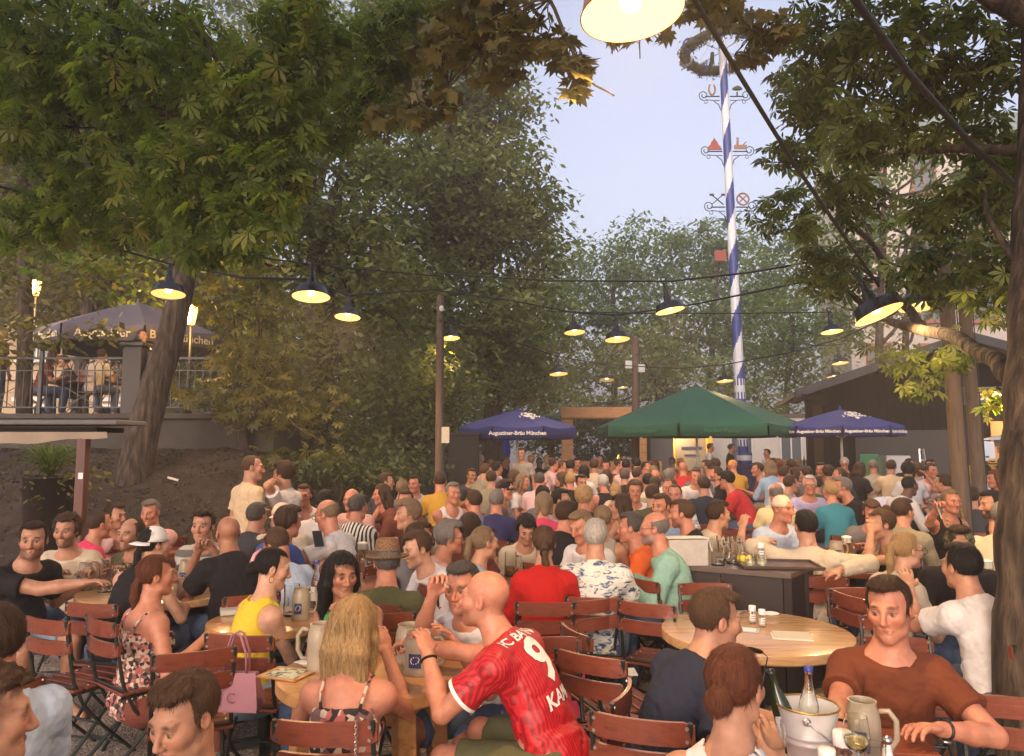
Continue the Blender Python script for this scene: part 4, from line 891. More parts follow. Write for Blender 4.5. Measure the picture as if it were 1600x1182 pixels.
# ---------------------------------------------------------------- cables
def cable(label, pts, rad=.012, sag=0.0):
    w_ = [P(*q) for q in pts]; out = []
    for a, b in zip(w_, w_[1:]):
        for k in range(6): t = k / 6; v = a.lerp(b, t); v.z -= sag * math.sin(math.pi * t); out.append(v)
    out.append(w_[-1]); mb = MB(); mb.tube(out, rad, 6); tag(mb.build('cable', M_('cable'), None, True), label, 'cable', 'cables slung over the beer garden')
cable('thick dark cable running from the closest lamp down to the tilted lamp on the right', [(1080, -8, 2.9), (1160, 125, 3.5), (1240, 255, 4.2), (1330, 385, 5.2), (1373, 447, 5.9)], .012)
cable('thickest cable crossing the top right chestnut leaves', [(1322, -20, 2.6), (1420, 115, 3.2), (1520, 228, 4), (1640, 340, 5)], .016)
cable('thin wire falling through leaves at the top right of the maypole', [(1245, -30, 5), (1290, 60, 5.6), (1322, 150, 6)], .009)
cable('upper left cable coming in at the edge over the terrace leaves', [(-40, 282, 6.5), (120, 322, 7.5), (262, 372, 9), (330, 393, 10.5), (500, 415, 12), (687, 432, 13)], .014)
cable('lower left cable carrying the three left lamps', [(-40, 325, 6), (150, 380, 8), (263, 412, 9.2), (380, 434, 8.5), (486, 437, 7.9), (543, 462, 11), (687, 452, 13)], .014)
cable('long straight cable from the left pole past the maypole', [(687, 428, 13), (860, 439, 12), (1047, 440, 10.3), (1180, 425, 10), (1320, 400, 8), (1373, 440, 6.2)], .014)
cable('sagging cable carrying the bright ringed lamp and its left neighbours', [(687, 455, 13), (800, 470, 13.5), (898, 489, 13.8), (965, 493, 11.6), (1090, 475, 11), (1250, 442, 9.5), (1373, 436, 6.3)], .014)
cable('faint cable behind the maypole at lamp height', [(860, 487, 14), (1010, 490, 14), (1150, 490, 15), (1300, 488, 14)], .012)
cable('lowest sagging cable reaching the three lamps above the hut', [(687, 500, 13), (790, 530, 15), (873, 558, 15.8), (948, 570, 18), (1060, 576, 18), (1133, 570, 17.8), (1230, 552, 15), (1313, 530, 16), (1440, 470, 9)], .014)
cable('cable from the front right pole to the dark lamp', [(1373, 405, 6.5), (1438, 428, 7.2), (1478, 410, 8)], .012)
# ---------------------------------------------------------------- poles
def pole(label, px0, py0, px1, py1, d, rad, extra=None):
    a = P(px0, py0, d); b = P(px1, py1, d); t = a.z / (a.z - b.z); foot = a.lerp(b, t); root = empty('wooden_pole', foot, 0, label, 'pole', 'wooden poles holding the lamp cables')
    mb = MB(); tp = a - foot; mb.tube([(0, 0, -.1), tp * .25, tp * .5, tp * .75, tp], [rad * 1.12, rad * 1.05, rad, rad * .95, rad * .88], 16); mb.build('shaft', W_pole, root, True, 60)
    mb = MB(); mb.tube([tp * .9 + Vector((0, -rad, 0)), tp * .9 + Vector((0, -rad - .06, .02)), tp * .9 + Vector((.02, -rad - .07, -.05))], .012, 6); mb.tube([tp * (k / 20) + Vector((rad * .9, -rad * .6, 0)) for k in range(0, 20)], .008, 5); mb.build('hook', M_('iron'), root, True)
    return root, foot, tp
r, f_, t_ = pole('slim wooden pole rising left of the centre in front of the dense trees', 688, 462, 686, 800, 12.6, .072)
mb = MB(); q = P(696, 680, 12.45) - f_; mb.box((q.x, q.y, q.z), (.13, .012, .27)); mb.build('notice_board', M_('paper_card'), r)
mb = MB(); q = P(690, 482, 12.5) - f_; mb.lathe([(.001, .05), (.03, .04), (.04, 0), (.03, -.05), (.001, -.05)], 10, c=tuple(q)); mb.build('insulator', M_('white_pl'), r)
pole('thick front pole of the right pair beside the dark lamp', 1473, 390, 1502, 780, 8.2, .083)
pole('rear pole of the right pair in front of the hut sign', 1500, 392, 1530, 765, 9.6, .08)
r, f_, t_ = pole('weathered middle pole with floodlights behind the green parasol', 993, 528, 993, 715, 19.5, .10)
for dx, dz in ((-.12, 3.95), (.16, 3.85)): mb = MB(); mb.box((dx * 1.2, -.14, dz), (.17, .1, .2), (R(15), 0, 0), bev=.01); mb.build('floodlight', M_('white_pl'), r)
# ---------------------------------------------------------------- maypole
c = P(1163, 700, 20.5); root = empty('maypole', (c.x, c.y, 0), 0, 'tall blue and white striped maypole with wreath and guild signs', 'maypole')
tpv = P(1121, -70, 20.5) - Vector((c.x, c.y, 0)); H_ = tpv.z; nA, nZ = 40, 260; vs = []; fs = []; ms = []
for k in range(nZ + 1):
    t = k / nZ; rr = .155 - .06 * t
    for i in range(nA): a = 2 * math.pi * i / nA; vs.append((tpv.x * t + rr * math.cos(a), tpv.y * t + rr * math.sin(a), H_ * t))
for k in range(nZ):
    z = H_ * (k + .5) / nZ
    for i in range(nA):
        fs.append((k * nA + i, k * nA + (i + 1) % nA, (k + 1) * nA + (i + 1) % nA, (k + 1) * nA + i)); a = (i + .5) / nA
        if z < 1.75: ms.append(0)
        elif z < 3.7: u = (a * 10) % 1; wv = abs((((z - 1.75) / .65) % 1) - .5) * 2; ms.append(1 if abs(u - .5) * 2 > wv * .9 + .1 * 0 else 0)
        else: ms.append(1 if ((a - z / 1.75) % 1) < .5 else 0)
mb = MB(); blue_p = mat('maypole_blue', (.035, .055, .22), .5, var=.1); white_p = mat('maypole_white', (.62, .64, .68), .5, var=.06); mb.add(vs, fs); mb.m = ms; sh = mb.build('shaft', [blue_p, white_p], root, True)
mb = MB(); mb.box((0, 0, .6), (.62, .62, 1.25), bev=.02); mb.box((0, 0, 1.27), (.72, .72, .09), bev=.01)
for s_ in (-1, 1): mb.box((s_ * .18, -.33, .6), (.12, .06, 1.1), bev=.01); mb.prism([(s_ * .31, -.1), (s_ * .45, -.1), (s_ * .45, .1), (s_ * .31, .1)], 0, 1.1)
mb.build('base', mat('base_blue', (.035, .04, .13), .5, var=.15), root); mb = MB(); mb.lathe([(.19, 1.3), (.20, 1.32), (.20, 1.62), (.18, 1.64)], 24); mb.build('collar', blue_p, root, True); mb = MB(); mb.lathe([(.205, 1.42), (.207, 1.43), (.207, 1.55), (.205, 1.56)], 24); mb.build('white_band', white_p, root, True)
def axis(z): return Vector((tpv.x * z / H_, tpv.y * z / H_, z))
wz = P(1120, 80, 20.5).z; ax = axis(wz); G = np.random.default_rng(5); mb = MB(); pts = [ax + Vector((1.08 * math.cos(a), 1.08 * math.sin(a), .03 * math.sin(3 * a))) for a in np.linspace(0, 2 * math.pi, 49)]; mb.tube(pts, .14, 10, cap=False); wr = mb.build('wreath', L_dark_bark if False else mat('wreath_green', (.05, .05, .02), .95, bump=1, bscale=30, var=.4), root, True)
LPp = np.concatenate([np.array(p) + G.normal(0, .085, (60, 3)) for p in pts]); V, Q, r_ = leaf_arrays(LPp, .11, 'simple', G); npmesh('greenery', V, Q, L_maple, wr, False, None, dict(rnd=r_))
for k in range(8):
    a = k * math.pi / 4 + .3; cc = ax + Vector((1.08 * math.cos(a), 1.08 * math.sin(a), 0)); mb = MB(); tx = Vector((-math.sin(a), math.cos(a), 0))
    for o_ in (-.05, .03): mb.tube([cc + tx * o_ + (Vector((math.cos(a), math.sin(a), 0)) * math.cos(t) + Vector((0, 0, 1)) * math.sin(t)) * .185 for t in np.linspace(0, 6.283, 13)], .022, 5, cap=False)
    mb.build('ribbon', white_p if k % 2 else blue_p, wr, True)
mb = MB()
for k in range(4): a = k * math.pi / 2 + .5; mb.tube([ax + Vector((1.0 * math.cos(a), 1.0 * math.sin(a), .05)), axis(wz + .9)], .012, 5); mb.tube([ax + Vector((1.0 * math.cos(a), 1.0 * math.sin(a), .05)), axis(wz)], .02, 5)
mb.build('wreath_wire', white_p, wr)
mb = MB(); q = axis(wz - .25); mb.tube([q + Vector((-.3, 0, .2)), q + Vector((-.32, 0, -.1)), q + Vector((-.42, 0, -.3)), q + Vector((-.55, 0, -.42))], [.05, .07, .05, .02], 6); mb.build('greenery', mat('spruce_green', (.04, .045, .02), .95), wr, True)
iron = M_('iron'); redp = mat('sign_red', (.26, .06, .035), .5); brn = mat('sign_brown', (.25, .14, .08), .6)
def arm(z, w_, figs):
    a = MB(); q = axis(z)
    for s_ in (-1, 1):
        a.tube([q + Vector((s_ * .15, 0, .0)), q + Vector((s_ * w_ * .85, 0, -.0))], .018, 6); a.tube([q + Vector((s_ * .15, 0, -.12)), q + Vector((s_ * w_ * .5, 0, -.12)), q + Vector((s_ * w_ * .85, 0, -.1))], .012, 5)
        cx = q + Vector((s_ * w_ * .92, 0, .03)); a.tube([cx + Vector((s_ * math.cos(t) * (.13 - t * .012), 0, math.sin(t) * (.13 - t * .012))) for t in np.linspace(-1.6, 7, 22)], .014, 5)
        a.tube([q + Vector((s_ * .12, 0, -.42)), q + Vector((s_ * .18, 0, -.25)), q + Vector((s_ * .32, 0, -.14))], .014, 5); a.tube([q + Vector((s_ * (.55 + .05 * math.cos(t)), 0, -.16 + .05 * math.sin(t))) for t in np.linspace(0, 6, 10)], .01, 4)
    b = a.build('bracket', iron, root, True)
    for s_, fn in zip((-1, 1), figs):
        if fn: mb = MB(); mb.M = Matrix.Translation(q + Vector((s_ * w_ * .55, 0, .03))) @ Matrix.Scale(.85, 4); mm = fn(mb); mb.build('guild_sign', mm, b, False)
def f_shoe(mb): mb.tube([(.13 * math.cos(a) * .8, 0, .22 + .2 * math.sin(a)) for a in np.linspace(2.2, 7.2, 16)], .032, 6); return brn
def f_tree(mb): mb.tube([(0, 0, 0), (0, 0, .12)], .03, 6); mb.tube([(-.16, 0, .22), (-.08, 0, .24), (0, 0, .26), (.09, 0, .24), (.17, 0, .22)], [.03, .07, .09, .07, .03], 8); return mat('sign_green', (.06, .09, .04), .6)
def f_gable(mb): mb.add([(-.25, -.02, .02), (.25, -.02, .02), (.2, -.02, .14), (.13, -.02, .2), (.1, -.02, .3), (.04, -.02, .36), (0, -.02, .46), (-.04, -.02, .36), (-.1, -.02, .3), (-.13, -.02, .2), (-.2, -.02, .14)] + [(x, .02, z) for x, z in ((-.25, .02), (.25, .02), (.2, .14), (.13, .2), (.1, .3), (.04, .36), (0, .46), (-.04, .36), (-.1, .3), (-.13, .2), (-.2, .14))], [tuple(range(11)), tuple(range(21, 10, -1))] + [(i, (i + 1) % 11, 11 + (i + 1) % 11, 11 + i) for i in range(11)]); return redp
def f_wagon(mb): mb.box((0, 0, .12), (.42, .04, .14)); mb.tube([(-.1, 0, .2), (-.09, 0, .36)], .035, 6); mb.tube([(-.09, 0, .40), (-.09, 0, .44)], .04, 6); mb.tube([(.1, 0, .2), (.2, 0, .3)], .02, 5); return brn
def f_tools(mb): mb.bar((-.2, 0, .05), (.2, 0, .4), .03, .03); mb.bar((.2, 0, .05), (-.2, 0, .4), .03, .03); mb.box((-.19, 0, .39), (.14, .04, .07)); mb.box((.19, 0, .39), (.12, .04, .07)); return iron
def f_pretzel(mb): mb.tube([(.2 * math.cos(a), 0, .24 + .2 * math.sin(a)) for a in np.linspace(0, 6.283, 20)], .03, 6, cap=False); mb.tube([(-.15, 0, .1), (0, 0, .26), (.14, 0, .38)], .025, 6); mb.tube([(.15, 0, .1), (0, 0, .26), (-.14, 0, .38)], .025, 6); return brn
arm(P(1130, 151, 20.5).z, .66, (f_shoe, f_tree)); arm(P(1132, 237, 20.5).z, .68, (f_gable, f_wagon)); arm(P(1138, 324, 20.5).z, .66, (f_tools, f_pretzel))
mb = MB(); q = axis(P(1122, 400, 20.5).z); mb.box((q.x - .36, q.y, q.z), (.32, .03, .30)); mb.bar(q + Vector((-.22, 0, .1)), q, .02, .02); mb.build('guild_sign', redp, root)
# ---------------------------------------------------------------- timber frame, booths, panels
c = P(935, 700, 24); root = empty('timber_pavilion', (c.x, c.y, 0), 0, 'fresh orange timber frame with wide beam left of the green parasol', 'pavilion')
x0 = P(877, 700, 24).x - c.x; x1 = P(1010, 700, 24).x - c.x; zb = P(900, 655, 24).z; zt = P(900, 637, 24).z
mb = MB(); mb.box(((x0 + x1) / 2, 0, (zb + zt) / 2), (x1 - x0, .5, zt - zb), bev=.01); mb.box(((x0 + x1) / 2, -.27, zt - .17), (x1 - x0 + .05, .04, .34), bev=.01); mb.build('beam', W_orange, root)
for xx in (x0 + .19, x1 - .2):
    mb = MB()
    for k in range(10): mb.box((xx, 0, .115 + k * (zb / 10)), (.36, .36, zb / 10 - .008), bev=.004)
    mb.build('post', W_orange, root)
mb = MB()
for k in range(4): mb.box(((x0 + x1) / 2 + .35, .8, .2 + k * .32), (x1 - x0 + .6, .06, .31), bev=.005)
mb.build('planter_board', W_orange, root)
c = P(725, 710, 15.0); root = empty('black_panel', (c.x, c.y, 0), 0, 'tall matt black storage panel under the left blue parasol', 'panel'); zt = P(725, 680, 15).z; mb = MB(); mb.box((0, 0, zt / 2), (.60, .35, zt), bev=.008); mb.build('panel_body', mat('matt_black', (.012, .010, .010), .8), root); mb = MB(); mb.box((0, 0, zt + .02), (.66, .40, .045), bev=.006); mb.build('lid', M_('rubber'), root)
c = P(1075, 700, 26); root = empty('drinks_booth', (c.x, c.y, 0), 0, 'booth with yellow lit front and grey door under the green parasol', 'booth'); yl = mat('yellow_render', (.62, .36, .10), .8, var=.08)
zt = 3.3; mb = MB(); mb.box((0, 1.2, zt / 2), (1.75, 2.0, zt)); mb.build('wall', yl, root); mb = MB(); mb.box((.12, .17, 1.15), (1.05, .06, 2.3), bev=.01); d_ = mb.build('door', mat('grey_door', (.22, .20, .17), .6, var=.1), root); mb = MB(); mb.box((.15, .13, 1.75), (.7, .02, .09)); mb.box((.15, .13, 1.5), (.5, .02, .05)); mb.build('notice', M_('navy_print'), d_)
mb = MB(); mb.box((.78, .1, 1.6), (.22, .12, 3.2), bev=.01); mb.build('corner_post', mat('yellow_post', (.70, .42, .08), .6), root)
L_ = bpy.data.lights.new('booth_light', 'POINT'); L_.energy = 130; L_.color = (1, .62, .25); L_.shadow_soft_size = .08; q = bpy.data.objects.new('booth_light', L_); C.objects.link(q); q.parent = root; q.location = (-.5, -.25, 2.5)
mb = MB(); mb.lathe([(.001, .06), (.06, .04), (.07, 0), (.001, -.05)], 10, c=(-.5, -.0, 2.62)); mb.build('wall_lamp', BULBY, root, True)
c = P(1035, 700, 25); root = empty('grey_cabin', (c.x, c.y, 0), 0, 'dark grey cabin side directly left of the yellow booth', 'booth'); mb = MB(); mb.box((0, 1, 1.55), (.8, 1.8, 3.1), bev=.02); mb.build('wall', mat('grey_sheet', (.11, .10, .10), .7, var=.1), root); mb = MB(); mb.box((0, .95, 3.15), (1.0, 2.1, .1)); mb.build('roof', M_('iron'), root)
c = P(1135, 710, 30); root = empty('low_white_building', (c.x + 1.2, c.y, 0), 0, 'low white rendered building behind the maypole base', 'building'); wp = mat('white_render', (.60, .57, .52), .85, var=.06)
mb = MB(); mb.box((0, 1.5, 1.5), (6.5, 3, 3.0)); mb.build('wall', wp, root)
for xx in (-2.2, -.6, 1.4): mb = MB(); mb.box((xx, -.03, 1.7), (.8, .06, 1.1)); w_ = mb.build('window', mat('dull_glass', (.10, .12, .13), .15), root); mb = MB(); [mb.box((xx + a, -.07, 1.7), (.05, .04, 1.1)) for a in (-.42, 0, .42)]; [mb.box((xx, -.072, 1.7 + a), (.9, .04, .05)) for a in (-.55, .55)]; mb.build('frame', M_('white_pl'), w_)
mb = MB(); mb.box((0, 1.5, 3.06), (6.9, 3.3, .12)); mb.build('roof', M_('counter_top'), root)
# white classic building at the right rear, seen through the chestnut
def classic(label, x0, x1, y, depth, storeys, z0h, sh_, wall, fr, red=False, cols=5):
    root = empty('apartment_building', ((x0 + x1) / 2, y, 0), 0, label, 'building'); wd = x1 - x0; H = z0h + storeys * sh_
    mb = MB(); mb.box((0, depth / 2, H / 2), (wd, depth, H)); 
    mb.build('wall', wall, root); mb = MB()
    for k in range(8): mb.box((0, -.03, .3 + k * z0h / 8), (wd + .02, .06, z0h / 8 - .06))
    mb.build('rusticated_base', wall, root); mb = MB(); mb.box((0, -.2, H + .1), (wd + .6, .6, .4)); mb.box((0, -.3, H + .35), (wd + .8, .8, .16)); mb.box((0, -.08, z0h + .1), (wd + .1, .3, .22))
    k = -wd / 2
    while k < wd / 2: mb.box((k, -.42, H - .2), (.18, .3, .22)); k += .55
    mb.build('cornice', mat('cornice_stone', (.55, .42, .32), .85), root); mb = MB(); mb.add([(-wd / 2 - .2, -.4, H + .43), (wd / 2 + .2, -.4, H + .43), (wd / 2 - .5, 1.0, H + 2.4), (-wd / 2 + .5, 1.0, H + 2.4), (-wd / 2 - .2, depth, H + .43), (wd / 2 + .2, depth, H + .43), (wd / 2 - .5, depth - 1, H + 2.4), (-wd / 2 + .5, depth - 1, H + 2.4)], [(0, 1, 2, 3), (3, 2, 6, 7), (1, 5, 6, 2), (4, 0, 3, 7), (5, 4, 7, 6), (0, 4, 5, 1)]); mb.build('roof', mat('patina_roof', (.20, .25, .22), .6, var=.15), root)
    for s_ in range(storeys + 1):
        for i in range(cols):
            xx = -wd / 2 + (i + .5) * wd / cols; zz = (z0h / 2 + .2) if s_ == 0 else z0h + (s_ - .5) * sh_ + .05
            mb = MB(); mb.box((xx, -.01, zz), (1.15, .1, 1.9)); w_ = mb.build('window', mat('pane', (.14, .17, .19), .1) if not MATS.get('pane') else MATS['pane'], root); mb = MB()
            for a in (-.62, .62): mb.box((xx + a, -.08, zz), (.12, .14, 2.1))
            for a in (-1.0, .35, 1.0): mb.box((xx, -.085, zz + a), (1.3, .13, .10))
            mb.box((xx, -.07, zz), (.07, .08, 1.9)); mb.box((xx, -.14, zz - 1.1), (1.6, .28, .12)); mb.box((xx, -.14, zz + 1.25), (1.6, .24, .16)); mb.build('window_frame', fr, w_)
MATS['pane'] = mat('pane', (.14, .17, .19), .1)
redf = mat('red_stone_frame', (.34, .15, .10), .8)
classic('pale apartment building with red window frames behind the right chestnut', 18.5, 39, 40, 4, 4, 4.2, 3.6, mat('pale_pink_render', (.52, .47, .42), .85, var=.05), redf, cols=7)
classic('cream building at the far left beyond the terrace', -34, -14.5, 30, 10, 3, 4.5, 3.6, mat('cream_render', (.50, .37, .22), .85, var=.05), M_('white_pl'), cols=6)
# ---------------------------------------------------------------- dark hut
D_ = 18.0; xl = P(1240, 612, D_).x; zl = P(1240, 614, D_).z; xr = P(1475, 534, D_).x; zr = P(1475, 534, D_).z; root = empty('wooden_hut', (xr, D_, 0), 0, 'dark wooden hut with wide gable roof and blackletter sign', 'hut')
xa = xl - xr; wl = P(1292, 700, D_).x - xr; mb = MB(); wy = .9
zw = lambda x: zr - (zr - zl) * abs(x) / abs(xa) - .12
outl = [(wl, 0), (-wl * 1.0, 0), (-wl * 1.0, zw(wl)), (0, zw(0)), (wl, zw(wl))]
mb.add([(x, wy, z) for x, z in outl] + [(x, 4.5, z) for x, z in outl], [tuple(range(5)), tuple(range(9, 4, -1))] + [(i, (i + 1) % 5, 5 + (i + 1) % 5, 5 + i) for i in range(5)]); wl_o = mb.build('wall', W_hut, root)
mb = MB(); x = wl + .01
while x < -wl: mb.box((x, wy - .012, zw(x) / 2), (.03, .02, zw(x) - .02)); x += .19
mb.build('cover_strip', W_hut, wl_o)
mb = MB(); th = .11
for s_ in (-1, 1):
    a = Vector((0, 0, zr)); b = Vector((s_ * abs(xa), 0, zl)); q = [(0, -.35, zr), (b.x, -.35, zl), (b.x, 5, zl), (0, 5, zr)]; mb.add(q + [(x, y, z - th) for x, y, z in q], [(0, 1, 2, 3) if s_ < 0 else (3, 2, 1, 0), (7, 6, 5, 4) if s_ < 0 else (4, 5, 6, 7), (0, 4, 5, 1), (1, 5, 6, 2), (2, 6, 7, 3)])
    mb.add([(x, y - .04 if y < 0 else -.3, z + .05) for x, y, z in ((0, -.35, zr), (b.x, -.35, zl))] + [(b.x, -.39, zl - .16), (0, -.39, zr - .16)], [(0, 1, 2, 3)])
mb.build('roof', mat('roof_felt', (.04, .04, .043), .7, bump=.3, bscale=12, var=.2), root); mb = MB()
for yy in (.0, 1.0):
    for t in (.18, .5, .95): mb = MB(); mb.bar((xa * t, yy + .7, zw(xa * t) - .07), (xa * t, yy - .45, zw(xa * t) - .07), .12, .12); mb.build('rafter', W_hut, root)
mb = MB(); mb.bar((xa * .93, -.1, zw(xa * .9) - .25), (wl, -.1, zw(xa * .9) - .25), .12, .12); mb.box((xa * .9, .3, zw(xa * .9) / 2 - .12), (.14, .14, zw(xa * .9) - .25)); mb.build('eave_frame', W_hut, root)
mb = MB(); a = P(1345, 690, D_ + .9).x - xr; b_ = P(1390, 690, D_ + .9).x - xr; mb.box(((a + b_) / 2 + .2, wy - .06, 1.55), (2.2, .06, 1.3)); mb.build('roller_shutter', mat('shutter_grey', (.022, .022, .023), .6), root)
q = P(1518, 623, D_ + .7); px = q.x - xr; mb = MB(); mb.box((px, wy - .09, q.z), (1.9, .05, .42), bev=.015); sg = mb.build('sign_board', mat('sign_green_dark', (.03, .06, .045), .6), root); mb = MB()
for s_ in (-1, 1): mb.box((px, wy - .12, q.z + s_ * .19), (1.86, .012, .02)); mb.box((px + s_ * .93, wy - .12, q.z), (.02, .012, .36))
mb.build('border', mat('sign_line', (.16, .24, .18), .6), sg); Mx = Matrix(((1, 0, 0), (0, 0, -1), (0, 1, 0))).to_4x4(); Mx.translation = Vector((px, wy - .125, q.z)); text('lettering', 'Hopfenlager', .33, Mx, TXTW, sg, bold=.008)
q = P(1522, 690, D_ + .85); mb = MB(); mb.box((q.x - xr, wy - .05, 1.25), (.8, .05, 2.3)); mb.build('doorway', mat('lit_doorway', (.35, .19, .09), .8), root)
L_ = bpy.data.lights.new('doorway_light', 'POINT'); L_.energy = 25; L_.color = (1, .6, .25); L_.shadow_soft_size = .08; ql = bpy.data.objects.new('doorway_light', L_); C.objects.link(ql); ql.parent = root; ql.location = (q.x - xr, .3, 2.3)
mb = MB(); mb.lathe([(.001, .05), (.06, .03), (.06, -.03), (.001, -.05)], 10, c=(q.x - xr, .55, 2.4)); mb.build('door_lamp', BULBY, root, True)
ca, sa = math.cos(R(-15)), math.sin(R(-15)); root.rotation_euler = (0, 0, R(-15)); root.location = (xl + (xr - xl) * ca, D_ + (xr - xl) * sa, 0)
# bits at the hut: menu screen, cabinets, ladder, pallets, bottle crates, cargo barrow, heater
def simple(name, label, cat, px, py, d, fn, m, z=0, group=None, part='body'):
    c = P(px, py, d); root = empty(name, (c.x, c.y, z), 0, label, cat, group); mb = MB(); fn(mb); mb.build(part, m, root); return root
simple('service_cabinet', 'grey metal cabinet standing before the hut wall', 'cabinet', 1397, 720, 16.8, lambda m_: m_.box((0, 0, .8), (.55, .4, 1.6), bev=.015), M_('zinc'))
r = simple('step_ladder', 'pale folding ladder leaning against the dark hut', 'ladder', 1447, 720, 16.5, lambda m_: (m_.bar((-.12, 0, 0), (-.03, .2, 1.75), .03, .05), m_.bar((.14, 0, 0), (.05, .2, 1.75), .03, .05), [m_.bar((-.1 + k * .012, k * .03, .25 + k * .25), (.12 - k * .012, k * .03, .25 + k * .25), .03, .03) for k in range(6)]), M_('steel'))
r = simple('menu_board', 'pale blue tilted menu board beside the hut door', 'sign', 1540, 690, 13, lambda m_: m_.box((0, 0, 1.72), (.30, .03, .36), (R(-12), R(6), 0), bev=.01), M_('fridge'), part='board'); mb = MB(); mb.bar((.1, .03, 0), (.05, .03, 1.6), .04, .04); mb.build('stand', M_('iron'), r); mb = MB(); mb.box((-.01, -.035, 1.62), (.06, .01, .03), (R(-12), 0, 0)); mb.build('mark', M_('navy_print'), r)
for k, (px, py) in enumerate(((1218, 0), (1243, 0))):
    r = simple('pallet_stack', ('left' if k == 0 else 'right') + ' stack of pale wooden pallets behind the crowd near the white building', 'pallets', px, 712, 24, lambda m_: [(m_.box((0, 0, .07 + j * .15), (.52, .8, .02)), [m_.box((a, 0, .13 + j * .15), (.09, .8, .09)) for a in (-.2, 0, .2)]) for j in range(9)], W_tablelt, part='pallet')
r = simple('bottle_rack', 'rack with a row of dark bottles behind the crowd', 'rack', 1268, 712, 23.5, lambda m_: (m_.box((0, 0, .6), (.62, .4, 1.15)), m_.box((0, 0, 1.19), (.66, .44, .03))), M_('zinc'), part='crate'); mb = MB()
for k in range(6): mb.lathe([(.035, 0), (.037, .16), (.014, .22), (.013, .29), (.001, .29)], 10, c=(-.26 + k * .1, -.05, 1.205))
mb.build('bottle', M_('enamel_black'), r, True)
r = simple('green_sign_stand', 'white and green information stand left of the grey cabinet', 'sign', 1358, 715, 17.2, lambda m_: m_.box((0, 0, 1.35), (.42, .04, .55), bev=.01), mat('green_print', (.07, .30, .14), .5), part='board'); mb = MB(); mb.bar((0, .03, 0), (0, .03, 1.1), .05, .05); mb.build('stand', M_('iron'), r)
r = simple('patio_heater', 'grey mushroom patio heater right of the menu board', 'heater', 1563, 680, 11.5, lambda m_: m_.tube([(0, 0, 0), (0, 0, 1.75)], .025, 8), M_('steel'), part='post'); mb = MB(); mb.lathe([(.001, 1.98), (.1, 1.96), (.27, 1.91), (.27, 1.90), (.1, 1.93), (.08, 1.8), (.001, 1.8)], 20); mb.build('reflector', M_('zinc'), r, True)
# ---------------------------------------------------------------- awning hut at the left, planter
c = P(0, 670, 7.2); root = empty('service_awning', (c.x, 7.2, 0), 0, 'flat grey awning roof with drooping cream cloth over the left edge', 'awning'); z1, z0 = P(0, 652, 7.2).z, P(0, 668, 7.2).z; x1 = P(183, 655, 7.2).x - c.x
mb = MB(); mb.box(((x1 - 3) / 2, .3, (z0 + z1) / 2 + .0), (x1 + 3, .6, .05), bev=.01); mb.build('roof', mat('grey_zinc_edge', (.12, .11, .105), .6, var=.1), root); mb = MB(); mb.box(((x1 - 3.2) / 2, .27, z0 - .02), (x1 + 2.8, .5, .05)); mb.build('fascia', W_hut, root)
mb = MB(); n = 30; vs = []
for i in range(n + 1):
    t = i / n; x = -3 + (x1 - .08 + 3) * t; dr = .15 - .10 * max(0, (t - .55) / .45) ** 1.5 + .012 * math.sin(t * 40)
    vs += [(x, -.02 + .012 * math.sin(t * 55), z0 - .045), (x, .0 + .02 * math.sin(t * 55 + 1), z0 - .045 - dr)]
mb.add(vs + [(x, y + .006, z) for x, y, z in vs], [(2 * i, 2 * i + 1, 2 * i + 3, 2 * i + 2) for i in range(n)] + [(2 * (n + 1) + 2 * i + 2, 2 * (n + 1) + 2 * i + 3, 2 * (n + 1) + 2 * i + 1, 2 * (n + 1) + 2 * i) for i in range(n)]); mb.build('valance', cloth('cream_canvas', (.34, .27, .20)), root, True)
for px, yy in ((125, .0), (-40, .0)): mb = MB(); x = P(px, 700, 7.2).x - c.x; mb.box((x, yy + .06, z0 / 2 - .03), (.09, .09, z0 - .06), bev=.005); pp = mb.build('post', wood('red_brown_post', (.10, .035, .022), (.05, .018, .012), 3, .5, 0, 'Z'), root)
mb = MB(); x = P(125, 740, 7.2).x - c.x; zz = P(125, 744, 7.2).z; mb.box((x, .012, zz), (.045, .006, .06)); mb.build('sticker', M_('label_white'), root)
g = np.random.default_rng(11); c = P(78, 760, 8.2); root = empty('potted_plant', (c.x, c.y, 0), 0, 'bushy grass like plant in a dark tub behind the awning post', 'potted plant'); mb = MB(); zt = P(78, 745, 8.2).z; mb.lathe([(.16, 0), (.19, .05), (.26, zt), (.27, zt), (.24, zt - .03), (.001, zt - .04)], 20); mb.build('tub', M_('darkwood'), root, True)
vs = []; 
for k in range(220):
    a = g.uniform(0, 6.28); r_ = g.uniform(.2, .48); h = g.uniform(.1, .38); w_ = .007; p = [Vector((r_ * t * math.cos(a), r_ * t * math.sin(a), zt + h * math.sin(t * 2.2))) for t in (0, .35, .7, 1)]; sd = Vector((-math.sin(a), math.cos(a), 0)) * w_
    for i in range(3): vs += [p[i] - sd, p[i] + sd, p[i + 1] + sd * (.9 - i * .4), p[i + 1] - sd * (.9 - i * .4)]
V = np.array([tuple(v) for v in vs]); npmesh('foliage', V, np.arange(len(V)).reshape(-1, 4), L_back, root, False, None, dict(rnd=g.uniform(0, .8, len(V)).astype(np.float32)))
pts = np.array([[0, 0, zt]]) + g.normal(0, 1, (260, 3)) * np.array([.2, .2, .12]) + np.array([.1, 0, -.05]); V, Q, r_ = leaf_arrays(pts, .09, 'simple', g); npmesh('foliage', V, Q, L_warm, root, False, None, dict(rnd=r_))
mb = MB(); q = P(272, 705, 11.4); mb.box((0, 0, .01), (.16, .1, .03), (0, .3, .4)); o = mb.build('crumpled_paper', M_('paper')); o.location = (q.x, q.y, float(bank(q.x, q.y)) + .02); tag(o, 'scrap of white paper lying on the dark bank', 'litter')
